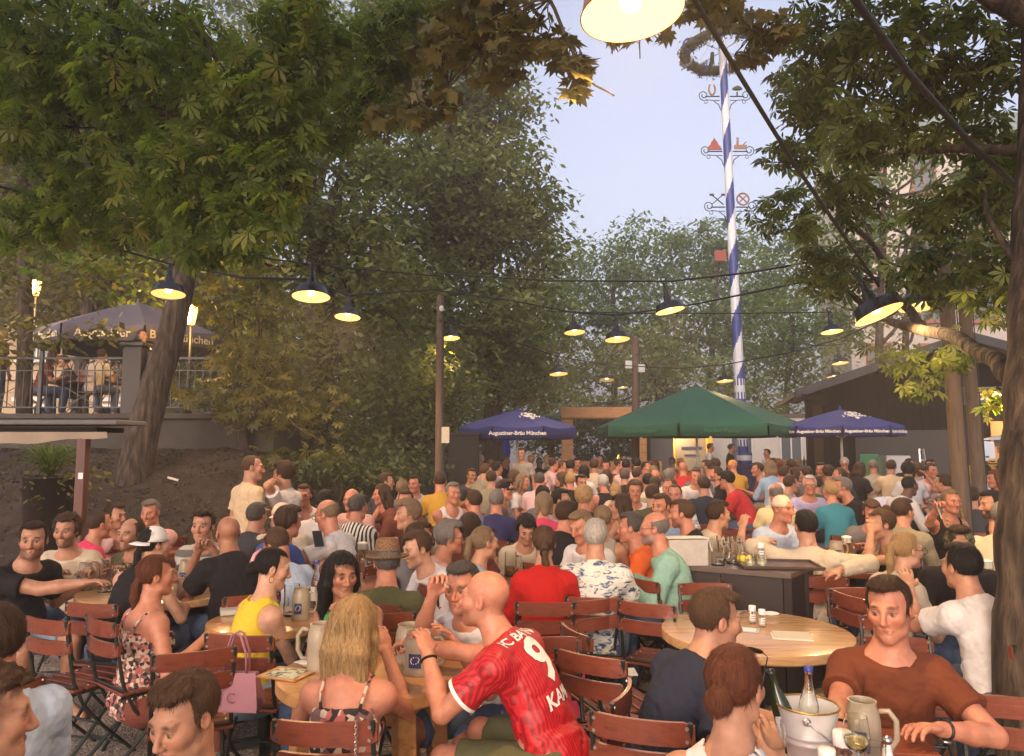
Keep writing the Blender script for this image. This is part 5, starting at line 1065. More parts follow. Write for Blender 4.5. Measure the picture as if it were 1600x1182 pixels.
# ---------------------------------------------------------------- trees
TG = 'trees round the beer garden'
def BL(*a): return [PB(*q) for q in a]
def T(label, bpx, d, blobs, seed, dens, size, m, **k):
    b = P(bpx, 700, d); z = float(bank(b.x, b.y)); return tree(label, (b.x, b.y, z), BL(*blobs), np.random.default_rng(seed), dens, size, m, group=TG, **k)
T('tall dense tree whose crown edges the sky left of the maypole', 770, 22, [(700, 130, 21, 120, 110), (640, 330, 20, 130, 110), (740, 300, 21, 110, 110), (790, 400, 22, 95, 90), (720, 500, 20, 130, 90), (815, 510, 22, 70, 80), (780, 190, 22, 65, 90), (820, 330, 23, 55, 60), (660, 20, 22, 110, 90), (800, 590, 22, 75, 60), (770, 80, 22, 50, 50)], 21, 1.7, .24, L_dark, tr=.34, nb=30, per=34, clump=.62)
T('dark broad tree with low branches behind the two standing men', 500, 15, [(520, 300, 15, 110, 110), (430, 420, 14.5, 80, 90), (560, 440, 15, 110, 100), (480, 560, 14, 85, 85), (600, 580, 15.5, 90, 85), (540, 660, 15, 85, 55), (430, 250, 16, 90, 90), (500, 150, 16, 110, 90), (590, 190, 16, 80, 80)], 22, 2.6, .19, L_dark, tr=.30, nb=26, per=34, clump=.5)
T('bushy tree filling the gap left of the slim pole', 640, 17, [(640, 600, 17, 85, 80), (660, 690, 17, 80, 45), (580, 710, 15, 70, 35), (700, 600, 18, 55, 80)], 23, 3.0, .17, L_dark, tr=.2, nb=16, per=34, clump=.45)
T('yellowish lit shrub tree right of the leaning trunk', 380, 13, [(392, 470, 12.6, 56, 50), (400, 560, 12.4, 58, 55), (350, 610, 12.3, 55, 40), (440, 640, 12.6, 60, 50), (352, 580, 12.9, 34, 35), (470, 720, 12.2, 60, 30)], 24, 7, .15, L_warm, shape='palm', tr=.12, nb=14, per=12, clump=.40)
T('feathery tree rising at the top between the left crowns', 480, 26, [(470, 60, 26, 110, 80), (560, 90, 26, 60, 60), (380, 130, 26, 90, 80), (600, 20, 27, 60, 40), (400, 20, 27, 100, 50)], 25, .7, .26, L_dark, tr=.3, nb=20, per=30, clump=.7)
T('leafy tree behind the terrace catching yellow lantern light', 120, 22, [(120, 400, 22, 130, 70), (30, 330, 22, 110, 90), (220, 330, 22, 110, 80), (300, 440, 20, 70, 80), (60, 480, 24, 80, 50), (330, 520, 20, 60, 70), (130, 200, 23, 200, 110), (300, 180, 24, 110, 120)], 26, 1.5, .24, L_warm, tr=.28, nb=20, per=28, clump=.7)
# leaning trunk before the terrace
root = empty('tree', (P(215, 700, 11.6).x, 11.6, 1.2), 0, 'thick leaning trunk crossing in front of the terrace railing', 'tree', TG); off = Vector((P(215, 700, 11.6).x, 11.6, 1.2)); mb = MB()
limb(mb, [tuple(P(*q) - off) for q in ((208, 770, 11.5), (222, 680, 11.6), (248, 590, 11.8), (278, 480, 12), (300, 380, 12.2), (322, 260, 12.6), (350, 130, 13))], .27, .13, 12, .02, np.random.default_rng(2)); mb.build('trunk', BARK, root, True)
crown(root, [(np.array(c) - np.array(off), r) for c, r in BL((330, 240, 12.5, 110, 70), (270, 160, 12.5, 110, 70), (360, 140, 13, 90, 70), (180, 430, 12.4, 90, 34), (110, 400, 12.2, 80, 40))], np.random.default_rng(31), 3.2, .17, 'simple', L_near, clump=.4, per=22)
root = empty('tree', (P(35, 650, 13.6).x, 13.6, 2.3), 0, 'straight trunk at the left edge behind the railing', 'tree', TG); mb = MB(); off = Vector((P(35, 650, 13.6).x, 13.6, 2.3)); limb(mb, [tuple(P(*q) - off) for q in ((38, 655, 13.6), (40, 450, 13.6), (34, 250, 13.8), (60, 60, 14))], .14, .08, 10, .01, np.random.default_rng(2)); mb.build('trunk', BARK, root, True)
crown(root, [(np.array(c) - np.array(off), r) for c, r in BL((70, 300, 13.4, 90, 70), (60, 180, 13.4, 120, 90), (170, 60, 13.8, 120, 90), (50, 400, 12.8, 80, 40), (140, 425, 12.7, 60, 24), (60, 490, 12.7, 46, 30), (110, 520, 12.7, 40, 18), (10, 560, 12.7, 26, 40), (210, 400, 12.6, 60, 30), (120, 460, 12.6, 50, 20), (30, 430, 12.6, 50, 40), (170, 520, 12.7, 24, 14))], np.random.default_rng(32), 2.6, .18, 'simple', L_warm, clump=.4, per=22)
# chestnut boughs overhead at the top left, close to the camera
def bough(label, root_pt, blobs, seed, n, size, m, shape, sticks, tr=.05, spread=.34, tone=0):
    g = np.random.default_rng(seed); off = np.array(P(*root_pt)); root = empty('overhanging_bough', off, 0, label, 'tree bough', 'boughs hanging over the garden'); pts = []; ws = np.array([b[3] * b[4] for b in blobs], float); ws /= ws.sum(); cent = []
    for b, w_ in zip(blobs, ws):
        c, r = PB(*b, dy=b[3] * b[2] / F * .7); k = int(n * w_) + 2; q = g.normal(size=(k, 3)); q /= np.linalg.norm(q, axis=1)[:, None]; q *= g.uniform(.15, 1, (k, 1)) ** .45; pts.append(np.array(c) + q * np.array(r) - off); cent.append(np.array(c) - off)
    pts = np.concatenate(pts); V, Q, r_ = leaf_arrays(pts, size, shape, g, .45); r_ = np.clip(r_ * .85 + tone, 0, 1); npmesh('foliage', V, Q, m, root, False, None, dict(rnd=r_))
    mb = MB()
    for s_ in sticks: limb(mb, [np.array(P(*q)) - off for q in s_[1:]], s_[0], s_[0] * .35, 8, .004, g)
    sel = pts[g.choice(len(pts), min(len(pts), 90), replace=False)]; src = np.concatenate([[np.array(P(*q)) - off for q in s_[1:]] for s_ in sticks])
    for q in sel:
        j = src[np.argmin(((src - q) ** 2).sum(1))]
        if np.linalg.norm(j - q) < 1.6: limb(mb, [j, (j + q) / 2 + np.array([0, 0, .04]), q], tr * .16, .003, 5, .01, g)
    mb.build('branch', BARK, root, True)
bough('big leaved chestnut bough hanging in from the top left', (180, -60, 5.5), [(90, 60, 5.8, 170, 110), (260, 110, 5.6, 150, 110), (400, 170, 5.3, 110, 100), (120, 210, 6.2, 160, 80), (300, 270, 5.4, 120, 80), (400, 330, 5.0, 70, 55), (180, 330, 6.4, 150, 60), (330, 380, 5.6, 90, 35), (480, 60, 5.4, 100, 80), (40, 350, 6.4, 80, 50), (430, 270, 5.2, 60, 60), (30, 130, 6.4, 90, 110)], 41, 3000, .128, L_near, 'palm', [(.055, (172, -80, 5.6), (180, 40, 5.6), (178, 130, 5.6), (200, 160, 5.6), (260, 175, 5.5)), (.03, (0, -10, 6), (60, 90, 6), (120, 200, 6.1), (160, 300, 6.3)), (.022, (260, -20, 5.5), (330, 80, 5.4), (400, 190, 5.3), (440, 300, 5.1)), (.02, (460, -30, 5.4), (440, 90, 5.4), (410, 160, 5.3))])
bough('green chestnut bough reaching toward the middle of the picture', (560, -60, 7.5), [(520, 180, 7.5, 80, 60), (620, 60, 7, 90, 60), (600, 150, 7.2, 70, 55), (700, 30, 7, 90, 40)], 42, 1200, .115, L_near, 'palm', [(.03, (640, -60, 7.2), (600, 60, 7.2), (540, 130, 7.4), (480, 200, 7.5)), (.02, (700, -60, 7), (720, 30, 7))], tone=-.05)
bough('brownish maple twigs hanging beside the closest lamp', (800, -70, 3.2), [(760, 20, 3.4, 90, 40), (820, 50, 3.3, 60, 38), (905, 115, 3.0, 26, 40), (880, 75, 3.1, 36, 26), (780, 110, 3.6, 50, 34), (660, 160, 4, 70, 40), (600, 190, 4.2, 40, 28), (700, 70, 3.8, 70, 50)], 43, 520, .072, L_maple, 'maple', [(.010, (800, -70, 3.3), (860, 0, 3.2), (895, 80, 3.05), (900, 95, 3.0), (925, 130, 3.0), (960, 150, 3.0)), (.010, (790, -60, 3.4), (750, 80, 3.6), (700, 140, 3.9), (640, 170, 4.1))], tr=.02)
bough('maple twig glowing orange right behind the closest lamp', (1000, -60, 3.3), [(1000, 50, 3.2, 60, 12), (1130, 20, 3.2, 45, 26), (1200, 45, 3.4, 50, 34), (1170, 90, 3.5, 30, 14), (1080, 10, 3.2, 40, 20)], 44, 170, .068, L_maple, 'maple', [(.008, (1110, -60, 3.2), (1140, 10, 3.2), (1190, 60, 3.4)), (.007, (980, -60, 3.25), (1000, 40, 3.2), (1000, 92, 3.2))], tr=.02, tone=.1)
# unseen chestnut crowns added above and behind the camera to shade the nearest tables
g = np.random.default_rng(90)
for lb, cx, cy, n_ in (('unseen chestnut crown added overhead for shade to the left of the closest tables', -4.5, 0, 2600), ('unseen chestnut crown added overhead for shade to the right of the closest tables', 4.5, -.5, 2600)):
    root = empty('tree', (cx * 1.5, -5, 0), 0, lb, 'tree', TG); pts = np.stack([g.uniform(-5, 5, n_) - cx * .5, g.uniform(-1, 10.4, n_) + cy, 7.6 + g.normal(0, .7, n_) + 0], 1); pts[:, 2] += np.clip(pts[:, 1] - 7, 0, 9) * .5
    V, Q, r_ = leaf_arrays(pts, .30, 'palm', g, .3); npmesh('crown', V, Q, L_right, root, False, None, dict(rnd=r_)); mb = MB(); limb(mb, [(0, 0, 0), (0, .3, 3.5), (-cx * .3, 3, 7.2), (-cx * .5, 8, 7.9)], .25, .08, 10, .02, g); mb.build('trunk', BARK, root, True)
# big chestnut on the right: trunk, limbs, hanging crown
g = np.random.default_rng(51); d = 3.7; off = PG(1590, 950, 0); off = Vector((P(1600, 900, 3.75).x, 3.75, 0)); root = empty('chestnut_tree', off, 0, 'large rough barked chestnut at the right edge with limbs over the tables', 'tree', TG); mb = MB()
vs = [];
limb(mb, [tuple(P(*q) - off) for q in ((1622, 1330, 3.75), (1618, 1000, 3.75), (1616, 850, 3.78), (1622, 700, 3.85), (1624, 560, 3.95), (1632, 380, 4.1), (1636, 150, 4.3), (1640, -80, 4.5))], .175, .14, 24, .012, g)
V = np.array(mb.v); nrmz = wnoise(V[:, 0] * 1, V[:, 1] * 1, V[:, 2] * .35, 26, 3); mb.v = [tuple(v) for v in V + np.stack([nrmz, nrmz, nrmz * 0], 1) * .012]
mb.build('trunk', BARK, root, True); mb = MB()
for s_ in ([.06, (1612, 610, 4.0), (1560, 570, 4.4), (1500, 530, 5.0), (1430, 512, 6.2), (1380, 500, 7.2), (1330, 460, 7.4), (1290, 435, 7.6)], [.045, (1440, 512, 6.2), (1400, 470, 6.9), (1385, 420, 7.1), (1340, 360, 7.2), (1290, 300, 7.4)], [.04, (1620, 225, 4.2), (1570, 230, 4.4), (1500, 232, 4.9), (1420, 235, 5.2), (1380, 250, 5.5)], [.03, (1610, 420, 4), (1560, 380, 4.3), (1540, 300, 4.6)], [.07, (1625, 40, 4.3), (1500, -40, 4), (1300, -60, 4)]): limb(mb, [tuple(P(*q) - off) for q in s_[1:]], s_[0], s_[0] * .4, 10, .02, g)
mb.build('limb', BARK, root, True)
B = BL((1290, 60, 5.2, 80, 80), (1400, 60, 4.8, 110, 90), (1530, 80, 4.8, 100, 100), (1270, 170, 5.8, 60, 70), (1340, 190, 5.0, 60, 100), (1450, 180, 5.2, 90, 70), (1560, 250, 5.2, 70, 90), (1240, 240, 6.6, 50, 30), (1250, 130, 6.4, 60, 30), (1230, 330, 7.2, 60, 40), (1330, 300, 6.2, 60, 60), (1490, 330, 5.6, 100, 60), (1560, 430, 5.4, 60, 60), (1450, 430, 6.0, 60, 50), (1300, 420, 7, 70, 50), (1255, 350, 5.2, 26, 24), (1330, -90, 4.3, 110, 70), (1520, -110, 4.6, 120, 80), (1760, 120, 5.2, 130, 110), (1780, 330, 5.6, 110, 80))
pts = []
for c, r in B:
    k = int(r[0] * r[2] * 1000) + 6; q = g.normal(size=(k, 3)); q /= np.linalg.norm(q, axis=1)[:, None]; q *= g.uniform(.1, 1, (k, 1)) ** .5; pts.append(np.array(c) + q * np.array([r[0], r[0] * .8, r[2]]) - np.array(off))
pts = np.concatenate(pts); V, Q, r_ = leaf_arrays(pts, .122, 'palm', g, .4); npmesh('crown', V, Q, L_right, root, False, None, dict(rnd=r_))
pts = []
for b_, k in ((PB(1556, 622, 5.3, 20, 20), 30), (PB(1420, 560, 6.6, 60, 26), 40), (PB(1500, 560, 6.2, 40, 22), 22), (PB(1440, 595, 6.5, 30, 26), 26), (PB(1570, 480, 6, 50, 40), 40)):
    c, r = b_; q = g.normal(size=(k, 3)) * .55; pts.append(np.array(c) + q * np.array(r) - np.array(off))
p1 = pts[0]; pts = np.concatenate(pts[1:]); V, Q, r_ = leaf_arrays(p1, .075, 'palm', g, .5); npmesh('hanging_foliage', V, Q, L_near, root, False, None, dict(rnd=r_)); V, Q, r_ = leaf_arrays(pts, .105, 'palm', g, .5); npmesh('hanging_foliage', V, Q, L_right, root, False, None, dict(rnd=r_))
T('middle distance tree standing over the wooden hut and hiding the facade', 1420, 26, [(1330, 400, 25, 60, 50), (1420, 470, 25, 70, 45), (1500, 440, 26, 80, 60), (1360, 500, 26, 60, 40), (1570, 400, 25, 60, 80), (1290, 470, 26, 40, 50), (1450, 380, 25, 70, 40), (1340, 320, 24, 50, 45), (1440, 310, 24, 60, 40), (1530, 320, 24, 60, 60), (1560, 240, 24, 50, 50)], 66, .75, .24, L_right, tr=.2, nb=14, per=30, clump=.6, tone=.15)
T('airy tree in front of the pale facade right of the maypole', 1380, 21, [(1290, 290, 21, 60, 50), (1380, 250, 21, 70, 50), (1480, 250, 21, 80, 55), (1330, 370, 21, 60, 50), (1235, 360, 22, 40, 40), (1430, 350, 21, 60, 50), (1560, 300, 21, 60, 70), (1400, 440, 21, 60, 40)], 69, 1.0, .22, L_back, tr=.18, nb=14, per=30, clump=.55)
T('tree beyond the hut outside the right edge', 1800, 24, [(1760, 380, 24, 120, 110), (1880, 450, 24, 110, 100), (1700, 260, 25, 100, 80)], 75, .8, .28, L_right, tr=.3, nb=10, per=30, clump=.7)
# rear trees
T('pale green rear tree left of the maypole with airy top', 960, 42, [(940, 430, 42, 70, 60), (1010, 400, 42, 60, 60), (900, 500, 40, 60, 70), (1000, 520, 40, 80, 70), (940, 600, 38, 80, 60)], 61, .42, .34, L_back, tr=.3, nb=16, per=34, clump=.9)
T('rounded rear tree directly behind the maypole', 1110, 44, [(1090, 400, 44, 70, 55), (1150, 420, 44, 70, 70), (1070, 490, 40, 70, 60), (1180, 510, 42, 80, 70), (1110, 580, 40, 80, 60)], 62, .42, .34, L_back, tr=.3, nb=16, per=34, clump=.9)
T('darker rear chestnut behind the bright pendant lamp', 1040, 34, [(1000, 560, 34, 70, 60), (1080, 600, 34, 80, 50), (1040, 650, 33, 90, 40), (900, 640, 32, 70, 40), (1170, 640, 33, 70, 40)], 63, .55, .30, L_dark, tr=.3, nb=12, per=32, clump=.8, tone=.25)
T('light green tree right of the maypole before the white building', 1230, 36, [(1230, 420, 37, 60, 60), (1200, 500, 34, 60, 60), (1270, 560, 34, 60, 50), (1220, 620, 34, 60, 45), (1300, 520, 36, 50, 50)], 64, .6, .30, L_back, tr=.25, nb=12, per=32, clump=.8)
T('grey green tree filling the corner left of the rear trees', 860, 34, [(850, 480, 34, 50, 90), (840, 600, 33, 60, 60), (760, 650, 30, 60, 45), (870, 670, 30, 60, 30), (810, 560, 34, 60, 60)], 65, .6, .28, L_dark, tr=.25, nb=12, per=32, clump=.8, tone=.1)
T('deep dark tree closing the view behind the standing men', 430, 32, [(380, 560, 30, 110, 90), (520, 620, 31, 110, 80), (470, 480, 32, 120, 90), (640, 620, 32, 100, 90), (740, 560, 33, 90, 100), (600, 480, 33, 110, 90), (330, 460, 32, 80, 90), (680, 690, 31, 120, 30)], 67, .5, .36, L_dark, tr=.3, nb=10, per=34, clump=.9)
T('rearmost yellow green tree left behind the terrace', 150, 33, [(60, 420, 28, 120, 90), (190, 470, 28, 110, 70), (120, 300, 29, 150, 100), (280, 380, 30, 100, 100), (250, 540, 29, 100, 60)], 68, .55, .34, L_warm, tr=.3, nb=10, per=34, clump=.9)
# hedge and undergrowth
for lb, px, py, d, rx, ry, sd in (('tall hedge behind the timber frame', 940, 685, 27, 110, 42, 71), ('dark shrub under the trees right of the standing men', 520, 730, 12.5, 60, 30, 72), ('dark shrub close to the slim pole', 620, 735, 13.5, 60, 25, 73)):
    c = P(px, 700, d); root = empty('shrub', (c.x, c.y, float(bank(c.x, c.y))), 0, lb, 'shrub'); cc, r = PB(px, py, d, rx, ry); off = np.array([c.x, c.y, float(bank(c.x, c.y))]); gg = np.random.default_rng(sd)
    crown(root, [(np.array(cc) - off, (r[0], .8, r[2]))], gg, 14 if sd > 71 else 6, .12 if sd > 71 else .2, 'simple', L_ivy, clump=.3, per=22); mb = MB()
    for k in range(6): q = np.array([gg.uniform(-r[0], r[0]) * .7, gg.uniform(-.4, .4), 0]); limb(mb, [q, q * 1.1 + np.array([0, 0, cc[2] - off[2]])], .03, .01, 6, .02, gg)
    mb.build('stem', BARK, root, True)
# leaf litter and low ivy on the bank
g = np.random.default_rng(81); n = 14000; x = g.uniform(-13, -1.6, n); y = g.uniform(8.6, 13, n); z = bank(x, y) + .02; V, Q, r_ = leaf_arrays(np.stack([x, y, z], 1), .06, 'simple', g, 0); tag(npmesh('leaf_litter', V, Q, leafmat('litter', [(.03, .018, .01), (.07, .04, .02), (.10, .065, .03), (.05, .06, .02)], .1), None, False, None, dict(rnd=r_)), 'brown leaf litter scattered over the dark soil bank', 'leaves', None, 'stuff')
# ---------------------------------------------------------------- furniture and tableware
def make_chair():
    root = empty('folding_chair', (0, 0, 0), 0, '', 'chair'); a = MB(); w_ = .38
    for s_ in (-1, 1):
        x = s_ * .175; a.tube([(x, -.228, .845), (x, -.205, .70), (x, -.165, .50), (x, -.10, .36), (x, .02, .22), (x, .14, .10), (x, .24, .0)], .0105, 6)
        x = s_ * .155; a.tube([(x, .17, .435), (x, .10, .36), (x, -.02, .22), (x, -.16, .08), (x, -.26, .0)], .0105, 6); a.bar((s_ * .166, -.17, .435), (s_ * .166, .20, .435), .008, .022)
    for y, z in ((.185, .06), (.0, .235), (-.2, .045), (-.16, .47)): a.tube([(-.17, y, z), (.17, y, z)], .007, 6)
    a.build('frame', M_('iron_green'), root, True, 40); s = MB()
    for k in range(5): y = -.145 + k * .078; s.box((0, y, .455), (w_, .062, .016), bev=.004); [s.tube([(x, y, .463), (x, y, .4665)], .0065, 8, 1) for x in (-.16, .16)]
    s.build('seat', [W_slat, M_('steel')], root); s = MB()
    for zc, h in ((.805, .082), (.695, .078)):
        n = 10; vs = []
        for i in range(n + 1):
            t = i / n * 2 - 1; yy = -.215 - .03 * (1 - t * t) - (zc - .76) * -.12 - .012; yy = -.19 - .035 * (1 - t * t) - (zc - .6) * .13
            hh = h / 2 - (.012 if i in (0, n) else 0)
            for dy, dz in ((-.008, -hh), (.008, -hh), (.008, hh), (-.008, hh)): vs.append((t * w_ / 2, yy + dy, zc + dz))
        s.add(vs, [(4 * i + j, 4 * i + (j + 1) % 4, 4 * i + 4 + (j + 1) % 4, 4 * i + 4 + j) for i in range(n) for j in range(4)] + [(3, 2, 1, 0), tuple(4 * n + j for j in range(4))])
        for x in (-.165, .165):
            for dz in (-.022, .022): y0 = -.19 - .035 * (1 - (x / .19) ** 2) - (zc - .6) * .13; s.tube([(x, y0 - .0125, zc + dz), (x, y0 - .008, zc + dz)], .0065, 8, 1); s.tube([(x, y0 + .008, zc + dz), (x, y0 + .0125, zc + dz)], .0065, 8, 1)
    s.build('backrest', [W_slat, M_('steel')], root); return root
CH0 = make_chair(); CH0['category'] = 'chair'; USED[CH0.name] = False
def chair(loc, rz, label, group='folding chairs of the beer garden', tilt=None): return place(CH0, USED, loc, rz, label, group, 1, tilt)
def chair_px(px, py, d, face, label, tilt=None, lean=0):
    """px,py = middle of the top edge of the backrest"""
    p = P(px, py, DS(d)); a = R(-face); o = Vector((math.sin(a) * -.0, 0, 0)); off = Matrix.Rotation(a, 3, 'Z') @ Vector((0, -.235, 0)); return chair((p.x - off.x, p.y - off.y, 0), a, label, tilt=tilt)
def table(px, py, rad, label, m=W_table, h=.75, d=None, sq=None, rot=0, legs='post', group='tables of the beer garden', edge=.05):
    c = PG(px, py, h) if d is None else P(px, py, d); root = empty('garden_table', (c.x, c.y, 0), rot, label, 'table', group); mb = MB()
    if sq:
        n = int(sq[1] / .115)
        for k in range(n): mb.box((0, -sq[1] / 2 + (k + .5) * sq[1] / n, h - .014), (sq[0], sq[1] / n - .008, .028), bev=.004)
    else:
        b_ = .008; mb.lathe([(.001, h), (rad - b_, h), (rad - .002, h - .003), (rad, h - b_), (rad, h - edge + b_), (rad - b_, h - edge), (.001, h - edge)], 64)
    mb.build('tabletop', m, root, not sq, 35)
    if legs == 'chunky':
        for k in range(4): a = k * math.pi / 2 + .6; q = Vector((math.cos(a), math.sin(a), 0)) * rad * .74; mb = MB(); mb.bar(q * 1.12, q + Vector((0, 0, h - edge)), .085, .085, up=(math.cos(a), math.sin(a), .01), bev=.008); mb.build('leg', m, root)
        mb = MB()
        for k in range(4): a = k * math.pi / 2 + .6; b2 = a + math.pi / 2; mb.bar(Vector((math.cos(a), math.sin(a), 0)) * rad * .72 + Vector((0, 0, h - .11)), Vector((math.cos(b2), math.sin(b2), 0)) * rad * .72 + Vector((0, 0, h - .11)), .035, .09)
        mb.build('apron', m, root)
    elif sq:
        for x in (-1, 1): mb = MB(); mb.bar((x * sq[0] * .4, -sq[1] * .4, 0), (x * sq[0] * .36, sq[1] * .3, h - .03), .025, .025); mb.bar((x * sq[0] * .4, sq[1] * .4, 0), (x * sq[0] * .36, -sq[1] * .3, h - .03), .025, .025); mb.build('leg', M_('iron_green'), root)
    else:
        mb = MB(); mb.tube([(0, 0, .03), (0, 0, h - edge)], .045, 14); mb.build('leg', M_('iron'), root, True); mb = MB()
        for k in range(4): a = k * math.pi / 2 + .3; mb.bar((0, 0, .05), (math.cos(a) * rad * .6, math.sin(a) * rad * .6, .025), .06, .04)
        mb.build('foot', M_('iron'), root)
    return c
GLASS = mat('clear_glass', (.95, .97, .95), .03, trans=1, spec=.5); GLASS.node_tree.nodes['Principled BSDF'].inputs['IOR'].default_value = 1.45
BEER = mat('pale_beer', (.80, .42, .06), .05, trans=.85); WINE = mat('white_wine', (.85, .74, .30), .03, trans=.9); WATER = mat('cloudy_water', (.8, .78, .6), .05, trans=.8); GREENGL = mat('dark_green_glass', (.012, .025, .008), .06, spec=.6)
WHITEP = M_('white_pl')
def g_stein(H=.19, r=.053):
    root = empty('stein', (0, 0, 0), 0, '', 'mug'); mb = MB(); mb.lathe([(.001, 0), (r, 0), (r + .003, .006), (r + .001, .02), (r + .002, H * .62), (r - .002, H * .80), (r - .010, H * .93), (r - .008, H), (r - .013, H), (r - .016, H * .92), (r - .008, H * .75), (r - .008, .02), (.001, .02)], 36); b = mb.build('mug_body', M_('stone'), root, True, 60)
    mb = MB(); mb.tube([(r - .006, 0, H * .84), (r + .025, 0, H * .87), (r + .046, 0, H * .72), (r + .046, 0, H * .42), (r + .028, 0, H * .24), (r - .002, 0, H * .22)], [.008, .009, .0095, .0095, .009, .009], 10); mb.build('handle', M_('stone'), root, True)
    mb = MB(); n = 8; rr = r + .0035; vs = [(-rr * math.cos(a) * 1, -rr * math.sin(a), z) for z in (H * .22, H * .55) for a in np.linspace(R(62), R(108), n)]
    mb.add(vs, [(i, i + 1, n + i + 1, n + i) for i in range(n - 1)]); cr = mb.build('crest', M_('navy_print'), b, True); mb = MB()
    for k in range(10): a = k * .628; aa = R(85) + .26 * math.cos(a); mb.tube([(-(rr + .001) * math.cos(aa), -(rr + .001) * math.sin(aa), H * .40 + H * .085 * math.sin(a)), (-(rr + .001) * math.cos(aa + .03), -(rr + .001) * math.sin(aa + .03), H * .40 + H * .085 * math.sin(a + .5))], .0022, 4)
    mb.build('emblem', M_('label_white'), cr); return root
def g_mass(full=.75, foam=True):
    root = empty('beer_mug', (0, 0, 0), 0, '', 'mug'); r, H = .050, .19; mb = MB(); n = 40; prof = [(.001, 0), (r, 0), (r + .002, .01), (r + .002, .06), (r - .001, .12), (r - .001, H), (r - .005, H), (r - .006, .12), (r - .005, .02), (.001, .018)]; mb.lathe(prof, n)
    for i, v in enumerate(mb.v):
        k = i // n
        if 2 <= k <= 4: a = math.atan2(v[1], v[0]); q = 1 - .05 * abs(math.sin(a * 5)) ; mb.v[i] = (v[0] * q, v[1] * q, v[2])
    mb.build('glass', GLASS, root, True, 60); mb = MB(); mb.tube([(r, 0, H * .82), (r + .032, 0, H * .82), (r + .045, 0, H * .6), (r + .035, 0, H * .3), (r, 0, H * .22)], .0085, 8); mb.build('handle', GLASS, root, True)
    if full: mb = MB(); mb.lathe([(.001, .021), (r - .0075, .021), (r - .0085, H * full), (.001, H * full)], 24); mb.build('beer', BEER, root, True)
    if foam: mb = MB(); mb.lathe([(r - .0085, H * full + .001), (r - .008, H * 1.0), (r - .004, H * 1.05), (.02, H * 1.09), (.001, H * 1.09)], 24); mb.build('foam', M_('foam'), root, True)
    return root
def g_shaker(top='white_pl'):
    root = empty('salt_shaker', (0, 0, 0), 0, '', 'shaker'); mb = MB(); mb.lathe([(.001, 0), (.019, 0), (.020, .004), (.020, .072), (.001, .072)], 20); b = mb.build('jar', GLASS, root, True, 60); mb = MB(); mb.lathe([(.001, .003), (.0175, .003), (.0175, .045), (.001, .045)], 16); mb.build('salt', M_('foam'), root, True)
    mb = MB(); mb.lathe([(.0205, .072), (.021, .075), (.021, .10), (.019, .103), (.001, .104)], 20); mb.build('lid', M_(top), root, True, 60); mb = MB(); n = 10; mb.add([(-.0206 * math.cos(a), -.0206 * math.sin(a), z) for z in (.02, .055) for a in np.linspace(R(35), R(145), n)], [(i, i + 1, n + i + 1, n + i) for i in range(n - 1)]); lb = mb.build('label', M_('label_white'), b, True)
    mb = MB(); [mb.add([(-.0209 * math.cos(a), -.0209 * math.sin(a), z + dz) for dz in (0, .004) for a in np.linspace(R(50), R(130), n)], [(i, i + 1, n + i + 1, n + i) for i in range(n - 1)]) for z in (.028, .042)]; mb.build('print', M_('navy_print'), lb, True); return root
def g_tumbler(r=.033, H=.12, liq=.35, m=None):
    root = empty('tumbler', (0, 0, 0), 0, '', 'glass'); mb = MB(); mb.lathe([(.001, 0), (r * .88, 0), (r, H), (r - .0025, H), (r * .86, .012), (.001, .012)], 28); mb.build('glass', GLASS, root, True, 60)
    if liq: mb = MB(); mb.lathe([(.001, .013), (r * .84, .013), (r * .90, H * liq), (.001, H * liq)], 20); mb.build('drink', m or WATER, root, True)
    return root
def g_wine():
    root = empty('wine_glass', (0, 0, 0), 0, '', 'glass'); mb = MB(); mb.lathe([(.001, 0), (.034, 0), (.034, .002), (.006, .008), (.004, .02), (.004, .09), (.010, .10), (.032, .122), (.042, .15), (.040, .18), (.034, .215), (.0325, .215), (.0385, .18), (.0405, .15), (.031, .124), (.001, .104)], 32); mb.build('glass', GLASS, root, True, 70); mb = MB(); mb.lathe([(.001, .106), (.029, .125), (.0385, .147), (.001, .147)], 24); mb.build('wine', WINE, root, True); return root
def g_bottle(m=None, cap='blue_pl', lab=True):
    root = empty('bottle', (0, 0, 0), 0, '', 'bottle'); mb = MB(); mb.lathe([(.001, 0), (.036, 0), (.037, .01), (.037, .16), (.030, .19), (.015, .235), (.013, .29), (.015, .30), (.001, .30)], 28); b = mb.build('bottle_glass', m or GLASS, root, True, 70); mb = MB(); mb.lathe([(.0165, .285), (.017, .29), (.017, .305), (.001, .307)], 18); mb.build('cap', M_(cap), root, True)
    if lab: n = 12; mb = MB(); mb.add([(-.0378 * math.cos(a), -.0378 * math.sin(a), z) for z in (.05, .14) for a in np.linspace(R(20), R(160), n)], [(i, i + 1, n + i + 1, n + i) for i in range(n - 1)]); mb.build('label', M_('label_white'), b, True)
    return root
PR = {}
def obj_proto(key, fn):
    if key not in PR: PR[key] = fn(); USED[PR[key].name] = False
    return PR[key]
MAKERS = dict(stein=lambda: g_stein(), jug=lambda: g_stein(.165, .062), mass=lambda: g_mass(), massempty=lambda: g_mass(.0, False), masshalf=lambda: g_mass(.4, False), shaker=g_shaker, tumbler=g_tumbler, lemonade=lambda: g_tumbler(.036, .09, .6), emptyglass=lambda: g_tumbler(.03, .13, 0), wine=g_wine, bottle=g_bottle, winebottle=lambda: g_bottle(GREENGL, 'enamel_black'))
